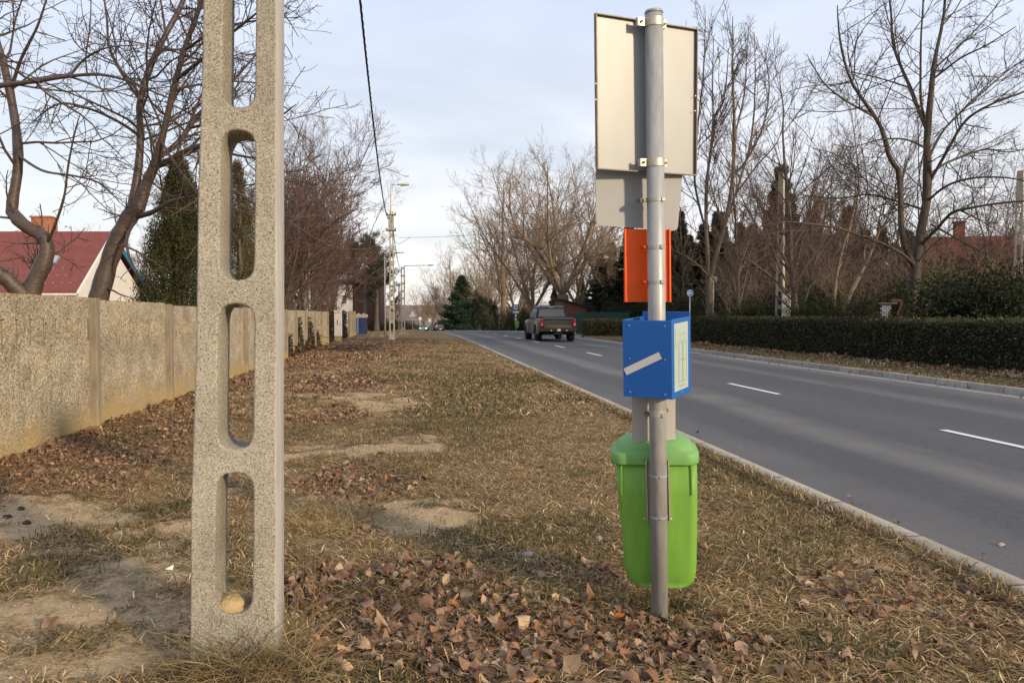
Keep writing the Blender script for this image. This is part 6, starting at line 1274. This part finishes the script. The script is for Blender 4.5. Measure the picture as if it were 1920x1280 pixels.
lv3 = [dict(dens=2.8, t0=.1, ang=(55, 14), lf=(.34, .10), nseg=7, wander=.12, up=.02, rf=.5, rtip=.010, rmax=.022, cap=18),
       dict(dens=4.2, t0=.1, ang=(50, 15), lf=(.45, .12), nseg=5, wander=.12, up=.05, rf=.6, rtip=.005, cap=9), dict(dens=5.5, t0=.1, ang=(48, 16), lf=(.42, .14), nseg=4, wander=.12, up=.05, rf=.7, rtip=.0048, cap=6), dict(dens=6., t0=.1, ang=(46, 16), lf=(.42, .14), nseg=3, wander=.1, up=.05, rf=.8, rtip=.0042, cap=3)]
T3 = [(p, r*(.85 if k in (0, 3) else .66)) for k, (p, r) in enumerate(T3)]
bare('lime_tree', 'large spreading bare tree above the hedge at the right, limbs reaching the picture edge', 'tree', 41, T3, lv3, M['bark_lime'], M['twig_dark'], place(1711, D3), GB, sides0=10)
# ---- birch-like tree right of the sign
D1 = 43.
T1 = [pxline([(1330, 640), (1331, 600), (1331, 560), (1330, 515)], D1, [24, 21, 20, 20]),
      pxline([(1329, 525), (1327, 470), (1324, 426), (1325, 344), (1334, 275), (1340, 220), (1355, 195), (1362, 150), (1366, 90)], D1, [15, 13, 12, 10, 9, 8, 6, 4, 2], [0, 0, 0, .2, .4, .5, .6, .8, 1]),
      pxline([(1333, 520), (1342, 480), (1354, 440), (1364, 400), (1374, 330), (1377, 240), (1374, 155), (1373, 80), (1374, 30)], D1, [16, 14, 13, 12, 11, 9, 7, 4, 2], [0, -.2, -.4, -.5, -.6, -.8, -1, -1, -1]),
      pxline([(1326, 440), (1312, 390), (1302, 330), (1308, 240), (1318, 150), (1322, 60), (1322, 20)], D1, [8, 7, 7, 6, 5, 3, 1.5], [0, .5, .8, 1, 1.2, 1.3, 1.4]),
      pxline([(1325, 344), (1336, 250), (1336, 160), (1338, 70)], D1, [6, 5, 4, 1.5], [0, -.4, -.8, -1]),
      pxline([(1374, 330), (1400, 300), (1430, 240), (1442, 170), (1436, 100)], D1, [7, 6, 5, 4, 1.5], [-.6, -.9, -1.2, -1.5, -1.7]),
      pxline([(1364, 410), (1390, 330), (1410, 250), (1416, 150), (1414, 60)], D1, [8, 7, 6, 4, 1.5], [-.5, 0, .5, .9, 1.2]),
      pxline([(1376, 260), (1395, 180), (1400, 110), (1404, 50)], D1, [6, 5, 3, 1.5], [-.8, -.6, -.4, -.3]),
      pxline([(1375, 370), (1420, 310), (1455, 270), (1470, 230)], D1, [7, 5, 3, 1.5], [-.5, -1.2, -1.8, -2.2]),
      pxline([(1330, 520), (1312, 500), (1285, 480), (1264, 470)], D1, [8, 6, 4, 2], [0, -.8, -1.5, -2])]
lv1 = [dict(dens=2.3, t0=.12, ang=(40, 10), lf=(.28, .08), nseg=6, wander=.09, up=.10, rf=.5, rtip=.011, rmax=.03, cap=20), dict(dens=3.6, t0=.1, ang=(36, 12), lf=(.40, .12), nseg=5, wander=.1, up=.11, rf=.6, rtip=.007, cap=8), dict(dens=4.6, t0=.1, ang=(34, 12), lf=(.45, .12), nseg=4, wander=.1, up=.08, rf=.7, rtip=.006, cap=6), dict(dens=5., t0=.1, ang=(34, 14), lf=(.42, .14), nseg=3, wander=.1, up=.08, rf=.8, rtip=.005, cap=3)]
T1 = [(p, r*(.8 if k == 0 else .6)) for k, (p, r) in enumerate(T1)]
bare('alder_tree', 'tall upright bare tree with pale forked trunk right of the bus stop sign', 'tree', 42, T1, lv1, M['bark_brown'], M['twig_dark'], place(1331, D1), GB, sides0=9)
# ---- tall slim tree with reddish twigs beside the right pole
u1 = auto('alder_tree', 'tall slim tree with reddish twigs between the right pole and the gate', 'tree', 43, 12.5, .17, 'upright', M['bark_dark'], M['twig_red'], dn=1.1); move(u1, 1500, 34, grp=GB)
u2 = auto('alder_tree', 'slender multi-stemmed tree beside the pale forked trunk', 'tree', 44, 10.5, .13, 'upright', M['bark_brown'], M['twig_brown'], dn=1.1); move(u2, 1388, 38, grp=GB)
v1 = auto('lime_tree', 'broad bare tree with rosy twigs deep in the garden, behind the spreading tree', 'tree', 45, 13.5, .2, 'vase', M['bark_brown'], M['twig_red']); move(v1, 1610, 46, grp=GB)
for px, D, s_, rz, src, lb in [(1560, 50, .9, 1.1, u1, 'fine-twigged rosy tree behind the white birch stems'), (1665, 44, .88, 2.3, u1, 'slim tree filling the gap left of the spreading tree'), (1450, 48, .85, 4., u2, 'slim tree behind the right concrete pole'), (1800, 46, .62, 2., v1, 'small bare tree in front of the brick red house'), (1880, 42, .75, 3.4, v1, 'bare tree at the right picture edge behind the second pole'), (1540, 42, .72, 5., v1, 'low bushy bare tree behind the wooden gate'), (1930, 50, .95, 1., u1, 'slim bare tree cut by the right picture edge'), (1285, 58, 1.05, .6, u2, 'bare tree behind the steel post and orange plate')]:
    move(copy_tree(src), px, D, s_, rz, lb, GB)
h1 = auto('hazel_bush', 'warm brown thicket behind the hedge, left of the right pole', 'shrub', 46, 5.2, .035, 'bush', M['bark_brown'], M['twig_warm'], tw=.007); GT = 'bare thickets in the right garden'; move(h1, 1440, 40, 1., 0, None, GT)
for px, D, s_, rz, lb in [(1530, 40, 1.0, 1., 'warm brown thicket between the painted cabinet and the birch stems'), (1600, 37, .95, 2., 'reddish thicket around the leaning pale stem'), (1660, 38, 1.0, 3., 'brown thicket above the white brick pillar'), (1725, 40, 1.0, 4., 'brown thicket behind the spreading tree trunk'), (1790, 40, .85, 5., 'brown thicket below the brick red house'), (1860, 38, .9, .5, 'brown thicket right of the brick red house'), (1395, 46, 1.0, 2.6, 'brown thicket behind the slender multi-stemmed tree'), (1350, 50, 1.05, 3.6, 'brown thicket behind the pale forked trunk'), (1300, 56, 1.0, 4.6, 'brown thicket behind the round blue path sign'), (1480, 50, 1.3, 5.5, 'tall brown thicket behind the right pole'), (1570, 54, 1.35, .2, 'tall brown thicket deep in the garden'), (1640, 56, 1.3, 1.6, 'tall rosy thicket deep in the garden'), (1010, 120, 1.3, 2.1, 'brown thicket far behind the pickup roof'), (940, 125, 1.3, 3.3, 'brown thicket at the foot of the tall straight roadside tree'), (1080, 84, 1.1, .9, 'brown thicket beside the wooden hut'), (1770, 34, 1.0, 4.4, 'brown thicket screening the left end of the brick red house'), (1835, 35, 1.05, 1.4, 'brown thicket screening the right end of the brick red house'), (1500, 44, 1.2, 3.0, 'brown thicket just right of the right pole'), (1415, 44, 1.15, 1.2, 'brown thicket just left of the right pole'), (1620, 44, 1.2, .8, 'brown thicket behind the leaning pale stem')]:
    move(copy_tree(h1), px, D, s_, rz, lb, GT)
# white birch stems and leaning stem
for k, (pts, D, w_, lb) in enumerate([([(1560, 610), (1563, 570), (1568, 520), (1580, 465), (1592, 430), (1602, 385), (1606, 330)], 34, [7, 7, 6, 6, 5, 4, 2], 'thin pale birch stem left of the brown gate'), ([(1575, 590), (1592, 555), (1612, 515), (1630, 480), (1650, 430)], 32, [10, 9, 8, 6, 3], 'pale leaning bare stem crossing behind the hedge, left of the brown gate')]):
    P, R = pxline(pts, D, w_); bare('birch_tree', lb, 'tree', 60+k, [(P, R)], [dict(per=9, t0=.3, ang=(45, 12), lf=(.45, .1), nseg=5, wander=.12, up=.05, rf=.5, rtip=.008), dict(per=6, t0=.1, ang=(42, 14), lf=(.4, .1), nseg=4, wander=.12, up=.02, rf=.6, rtip=.005), dict(per=3, t0=.1, ang=(42, 14), lf=(.4, .1), nseg=3, wander=.12, up=.02, rf=.6, rtip=.004)], M['bark_warm'], M['twig_brown'], place(pts[0][0], D), GB, limb_levels=1)
# ---- centre right: big roadside trees
c1 = auto('poplar_tree', 'huge roadside tree with fan of thick limbs behind the pickup', 'tree', 51, 17.5, .52, 'vase', M['bark_warm'], M['twig_warm'], tw=.010, dn=.9); move(c1, 1055, 71, 1.02, .5, None, GR)
c2 = auto('poplar_tree', 'tall roadside tree with straight trunk left of the far bus stop sign', 'tree', 52, 21, .50, 'upright', M['bark_warm'], M['twig_warm'], tw=.012, dn=.62); move(c2, 945, 108, 1.05, 0, None, GR)
c3 = auto('poplar_tree', 'wide roadside tree between the far bus stop sign and the pickup', 'tree', 53, 20, .48, 'vase', M['bark_warm'], M['twig_warm'], tw=.012, dn=.7); move(c3, 1000, 92, .95, 1.5, None, GR)
for px, D, s_, rz, src, lb in [(968, 125, .95, 2., c3, 'roadside tree standing between the two nearer trunks'), (910, 215, 1.15, 3.2, c2, 'roadside tree right of the green spruce'), (880, 225, 1.15, 1.2, c3, 'roadside tree rising directly behind the green spruce'), (922, 165, .95, 4.4, c1, 'roadside tree behind the dark thuja row'), (850, 205, 1.0, 5., c2, 'distant pale brown tree left of the green spruce'), (830, 240, .95, .8, c3, 'distant pale brown tree above the dark cars'), (812, 280, .9, 2.2, c1, 'distant tree above the teal car, lower crown'), (795, 330, .85, 3.9, c3, 'farthest tree of the roadside row above the pale cars'), (842, 260, .9, 4.1, c1, 'hazy distant tree between two larger pale trees'), (1085, 88, .9, 2.7, c3, 'roadside tree behind the wooden hut'), (1150, 80, .72, 4., c1, 'bare tree behind the orange plate and steel post')]:
    move(copy_tree(src), px, D, s_, rz, lb, GR)
# ---- left beyond the fence
l1 = auto('plum_tree', 'dense round bare tree with purple brown twigs behind the birch stems', 'tree', 71, 8.6, .15, 'vase', M['bark_dark'], M['twig_red'], tw=.008, dn=1.7); move(l1, 568, 49, 1.55, 0, None, GL)
l2 = auto('hazel_bush', 'dense thicket of reddish stems behind the far pebble fence', 'shrub', 72, 4.6, .03, 'bush', M['bark_dark'], M['twig_red'], tw=.007); move(l2, 563, 47, 1.4, 0, None, 'bare thickets behind the left fence')
GK = 'bare thickets behind the left fence'
for px, D, s_, rz, src, lb, g in [(542, 43, 1.35, 1.5, l1, 'bare purple brown tree close to the right side of the near pole', GL), (594, 57, 1.6, 3., l1, 'bare tree right of the birch stems', GL), (622, 70, 1.5, 4., l1, 'lower bare tree reaching toward the lamp pole', GL), (650, 128, 1.6, 5.2, l1, 'bare tree above the white gabled house', GL), (525, 41, 1.2, .7, l1, 'bare purple brown tree hugging the right edge of the near pole', GL),
    (540, 43, 1.35, 1.1, l2, 'tallest reddish thicket between near pole and birch stems', GK), (590, 55, 1.3, 4.4, l2, 'tall reddish thicket right of the birch stems', GK), (500, 38, 1.1, 2., l2, 'reddish thicket hidden behind the near pole slots', GK), (608, 62, 1.2, 3.7, l2, 'reddish thicket above the end of the pebble fence', GK), (250, 58, .9, 1., l1, 'thin bare tree behind the blue verge board', GL), (420, 48, 1.0, 5., l1, 'bare tree behind the olive thuja', GL)]:
    move(copy_tree(src), px, D, s_, rz, lb, g)
for k, (x0, x1, yt, lb) in enumerate([(571, 558, 385, 'white birch stem behind the fence, left of three'), (574, 569, 340, 'white birch stem behind the fence, middle of three'), (580, 578, 330, 'white birch stem behind the fence, right of three')]):
    P, R = pxline([(x0+2, 610), (x0, 560), ((x0+x1)/2, 470), (x1, yt+40), (x1-1, yt-30)], 45+k*.5, [4.6, 4.4, 4, 3, 1]); bare('birch_tree', lb, 'tree', 80+k, [(P, R)], [dict(per=14, t0=.35, ang=(40, 10), lf=(.28, .06), nseg=5, wander=.1, up=.03, rf=.5, rtip=.007), dict(per=6, t0=.1, ang=(40, 12), lf=(.45, .1), nseg=4, wander=.1, up=-.03, rf=.6, rtip=.005), dict(per=3, t0=.1, ang=(40, 12), lf=(.45, .1), nseg=3, wander=.1, up=-.06, rf=.6, rtip=.004)], M['birch'], M['twig_red'], place(x0, 45+k*.5), 'white birch stems behind the fence', limb_levels=0)
# pines left of the lamp pole
def pine(seed, H, lab, loc, grp='pines left of the lamp pole', col=(.04, .055, .025)):
    rg = np.random.default_rng(seed); t = thing('pine_tree', lab, 'tree', loc, 0, grp); P, R = sk(rg, H, .22, .03, 9, .01, .95); parts = [tubes(P[None], R[None], 7)]
    B1, R1 = grow(P[None], R[None], rg, per=34, t0=.3, ang=(70, 12), lf=(.27, .06), nseg=6, wander=.1, up=.06, rf=.45, rtip=.012, taper=.75); parts.append(tubes(B1, R1, 4))
    B2, R2 = grow(B1, R1, rg, per=8, t0=.35, ang=(45, 14), lf=(.35, .1), nseg=4, wander=.12, up=.08, rf=.6, rtip=.008); parts.append(tubes(B2, R2, 3))
    V, Fq = merge(parts); mesh_np('trunk', V, Fq, M['bark_brown'], t, smooth=True)
    tips = np.concatenate([B2[:, 2:].reshape(-1, 3), B1[:, 4:].reshape(-1, 3)]); k = 22; C = np.repeat(tips, k, 0); n = len(C); d = rg.normal(size=(n, 3))+np.array([0, 0, .5])
    V, Fq = quads(C+rg.normal(size=(n, 3))*.09, .17*rg.uniform(.7, 1.3, n), .035, rg, d); cl = np.repeat(np.exp(rg.normal(size=len(tips))*.25), k)
    mesh_np('crown', V, Fq, M['foliage'], t, col=np.repeat(lcol(n, rg, col, .3, .1, cl), 4, 0)); return local(t)
pn1 = pine(91, 8.0, 'dark green pine with tufted crown just left of the lamp pole', place(707, 99)); pn1.scale = (1.45,)*3; 
for px, D, s_, rz, lb in [(684, 93, 1.4, 2., 'brownish pine left of the darker pine by the lamp pole'), (655, 122, 1.75, 4., 'pine rising behind the white gabled house'), (716, 132, 1.5, 1., 'smaller pine right behind the slim grey lamp post'), (742, 230, 1.2, 3., 'small distant pine crown just right of the lamp pole')]:
    move(copy_tree(pn1), px, D, s_, rz, lb)
# spruce and thuja row on the right side
conifer('spruce_tree', 'full green spruce at the road edge left of the far bus stop sign', 'tree', 101, 13.4, 6.0, (.044, .082, .045), 260, 170, (.6, .16), -.22, loc=place(866, 186), shape=.85)
for k, (px, D, s_) in enumerate([(893, 165, 7.6), (902, 158, 6.6), (911, 150, 5.9), (920, 142, 5.2), (927, 135, 4.6)]):
    nm = ['tallest', 'second tallest', 'middle', 'second lowest', 'lowest'][k]
    if k == 0: th = shrub('thuja', nm+' thuja of the dark row right of the spruce', 'tree', 110, (1.5, 1.5, 7.6), (.034, .052, .03), 9000, (.4, .12), place(px, D), 'dark thuja row right of the spruce', clumps=70, shape='flame')
    else: move(copy_tree(th), px, D, s_/7.6, k*1.3, nm+' thuja of the dark row right of the spruce')
# dark conifer mass behind the bus stop and garden
cf = conifer('fir_tree', 'dark fir behind the orange plate, left edge of the garden wood', 'tree', 121, 10.6, 3.2, (.040, .046, .026), 230, 170, (.36, .10), -.28, loc=place(1180, 74), group='dark firs behind the right garden', shape=1.15, jag=.5)
cy = conifer('fir_tree', 'brown-tinged cypress behind the tall upright tree', 'tree', 122, 9.8, 2.8, (.046, .047, .027), 230, 160, (.32, .09), -.2, loc=place(1345, 60), group='dark firs behind the right garden', shape=1.25, jag=.45)
for px, D, s_, rz, src, lb in [(1125, 80, .78, 1., cf, 'dark fir above the teal screen fence'), (1215, 70, .82, 2., cf, 'dark fir directly behind the steel post'), (1265, 66, .85, 3., cf, 'dark fir above the round blue path sign'), (1305, 64, .72, 1.4, cf, 'dark fir left of the pale forked trunk'), (1415, 58, .72, 4., cf, 'dark fir left of the right concrete pole'), (1462, 52, 1.2, 5., cy, 'tall dark fir towering over the right concrete pole'), (1520, 56, .95, .4, cy, 'dark fir right of the right concrete pole'), (1585, 60, .95, 3.3, cf, 'broad dark fir behind the birch stems'), (1650, 58, .85, 2.2, cy, 'brown fir behind the spreading tree, left of its trunk'), (1700, 62, .8, 1.2, cf, 'dark fir just behind the spreading tree trunk'), (1385, 66, .9, 2.6, cf, 'dark fir deep behind the slender tree'), (1090, 96, .7, .3, cy, 'brownish fir behind the wooden hut'), (1040, 110, .62, 1., cf, 'distant dark fir behind the pickup'), (985, 130, .75, 2., cf, 'distant dark fir behind the far bus stop sign'), (1545, 70, .85, 4.4, cf, 'dark fir closing the gap behind the gate'), (1750, 66, .6, 5.1, cf, 'low dark fir left of the brick red house'), (1905, 60, .75, .9, cy, 'brownish conifer right of the brick red house'), (1290, 70, .85, 5.3, cf, 'big dark fir behind the blue path sign, back row'), (1335, 72, .9, 1.9, cf, 'big dark fir behind the pale forked trunk, back row'), (1375, 64, .78, 3.1, cy, 'brown cypress right of the pale forked trunk'), (1440, 66, 1.0, 2.2, cf, 'dark fir left of the right pole, back row'), (1500, 68, .92, 3.8, cf, 'dark fir right of the right pole, back row'), (1560, 64, .85, 1.5, cy, 'brown cypress above the leaning pale stem'), (1620, 66, .85, .6, cf, 'dark fir left of the spreading tree, back row'), (1675, 70, .85, 2.8, cy, 'brown cypress behind the spreading tree, back row'), (1235, 78, 1.0, 4.1, cf, 'dark fir hidden mostly by the steel post'), (1272, 60, 1.0, 2.4, cy, 'brown cypress beside the steel post, mid row'), (1318, 62, .85, 3.9, cf, 'dark fir touching the pale forked trunk, mid row'), (1408, 60, .82, 5.6, cf, 'dark fir above the slender tree foot, mid row'), (1530, 60, .8, 2.9, cf, 'dark fir above the painted cabinet, mid row'), (1600, 58, .78, 4.7, cy, 'brown cypress above the white brick pillar, mid row'), (1350, 80, 1.12, .8, cf, 'tallest dark fir of the back row'), (1145, 86, .95, 3.5, cf, 'dark fir left of the orange plate, back row')]:
    move(copy_tree(src), px, D, s_, rz, lb)
# evergreen shrubs behind the hedge
GS = 'evergreen shrubs behind the hedge'
s1 = shrub('yew_shrub', 'large dark yew shrub over the right end of the hedge', 'shrub', 131, (2.6, 2.2, 3.3), (.042, .050, .022), 17000, (.13, .055), place(1800, 25), GS, clumps=40)
for px, D, s_, rz, lb in [(1890, 24, 1.0, 1., 'dark yew shrub cut by the right picture edge'), (1755, 28, .85, 2., 'dark yew shrub hanging over the brown gate'), (1420, 36, .62, 3., 'low green shrub left of the right concrete pole'), (1362, 40, .62, 4., 'low green shrub between the two pale trunks'), (1520, 33, .66, 5., 'dark shrub between painted cabinet and birch stems'), (1600, 32, .58, 2.6, 'dark shrub left of the white brick pillar'), (1690, 33, .75, .4, 'dark shrub behind the brown gate'), (1270, 52, .8, 1.7, 'dark shrub behind the round blue path sign'), (1190, 60, .85, 2.9, 'dark shrub behind the orange plate'), (1230, 58, .75, 4.4, 'dark shrub right of the steel post'), (1850, 30, 1.0, 5.2, 'tall yew mass in front of the brick red house'), (1150, 64, .8, 3.9, 'dark green shrub behind the teal screen fence'), (1105, 75, .8, 1.2, 'dark green shrub right of the wooden hut'), (960, 104, 1.0, .2, 'dark shrub behind the far bus stop bin'), (995, 98, .9, 2.2, 'dark shrub left of the pickup'), (1560, 32, .7, .9, 'dark green shrub below the birch stems'), (1480, 36, .75, 2., 'dark green shrub just behind the right pole'), (1640, 36, .8, 4., 'dark green shrub behind the white brick pillar'), (1330, 46, .7, 5.5, 'dark green shrub at the foot of the pale forked trunk'), (1350, 44, 1.0, 2.7, 'tall dark green shrub between the pale trunk and the slender tree'), (1445, 40, .95, 1.1, 'tall dark green shrub left of the painted cabinet'), (1545, 38, .95, 4.6, 'tall dark green shrub behind the birch stem'), (1620, 40, 1.0, 3.4, 'tall dark green shrub behind the leaning pale stem'), (1690, 38, 1.1, 5.0, 'tall dark green shrub left of the spreading trunk'), (1290, 48, .9, .3, 'tall dark green shrub just behind the blue path sign'), (1730, 31, .95, 3.3, 'dark green shrub between the gate and the spreading trunk')]:
    move(copy_tree(s1), px, D, s_, rz, lb)
ol = shrub('laurel_shrub', 'olive green shrub lit above the hedge beside the pale trunk', 'shrub', 132, (1.3, 1.2, 2.4), (.085, .08, .03), 9000, (.12, .06), place(1395, 37), GS, clumps=30)
for px, D, s_, rz, lb in [(1640, 30, .8, 1., 'olive shrub behind the white brick pillar'), (590, 52, 1.1, 2., 'olive bush behind the end of the pebble fence'), (580, 48, 1.0, 3., 'yellowish green bush beside the birch stems'), (1310, 43, .7, 4., 'small olive shrub left of the pale trunk')]:
    move(copy_tree(ol), px, D, s_, rz, lb)
wl1 = shrub('shrub_belt', 'low brown scrub at the far left roadside behind the power poles', 'shrub', 133, (6, 3, 2.2), (.10, .075, .05), 9000, (.3, .1), place(735, 150), 'scrub belts in the distance', clumps=60)
for px, D, s_, rz, lb in [(700, 110, .7, 1., 'brown scrub between the blue gate and the slim lamp post'), (1010, 140, .9, 2., 'brown scrub far behind the pickup'), (845, 230, 1.3, .5, 'distant brown scrub left of the spruce')]:
    move(copy_tree(wl1), px, D, s_, rz, lb)
# pile of cut branches on the verge
bp_ = place(668, 34.5); rg = np.random.default_rng(5); n = 70; az = rg.uniform(0, 2*PI, n); P = np.zeros((n, 6, 3)); P[:, 0] = np.stack([rg.normal(size=n)*.9, rg.normal(size=n)*.7, rg.uniform(0, .25, n)], 1); Ln = rg.uniform(.7, 2.2, n)
d = np.stack([np.cos(az), np.sin(az), rg.uniform(-.05, .35, n)], 1)
for k in range(1, 6): P[:, k] = P[:, k-1]+d*(Ln/5)[:, None]; d = norm(d+rg.normal(size=(n, 3))*.15+np.array([0, 0, -.06]))
P[:, :, 2] = np.clip(P[:, :, 2], .02, 1); V, Fq = tubes(P+bp_, np.broadcast_to(np.linspace(.016, .005, 6), (n, 6)), 4)
tag(mesh_np('brushwood_pile', V, Fq, M['twig_dark'], origin=bp_), 'low pile of cut brushwood on the verge before the grey cabinet', 'brushwood')
P, R = pxline([(727, 640), (726, 632), (722, 622)], 38, [3, 2.6, 2]); V, Fq = tubes(P[None], R[None], 6); tag(mesh_np('stake', V, Fq, M['bark_dark'], origin=P[0]), 'short dark stake leaning in the verge left of the lamp pole', 'stake')
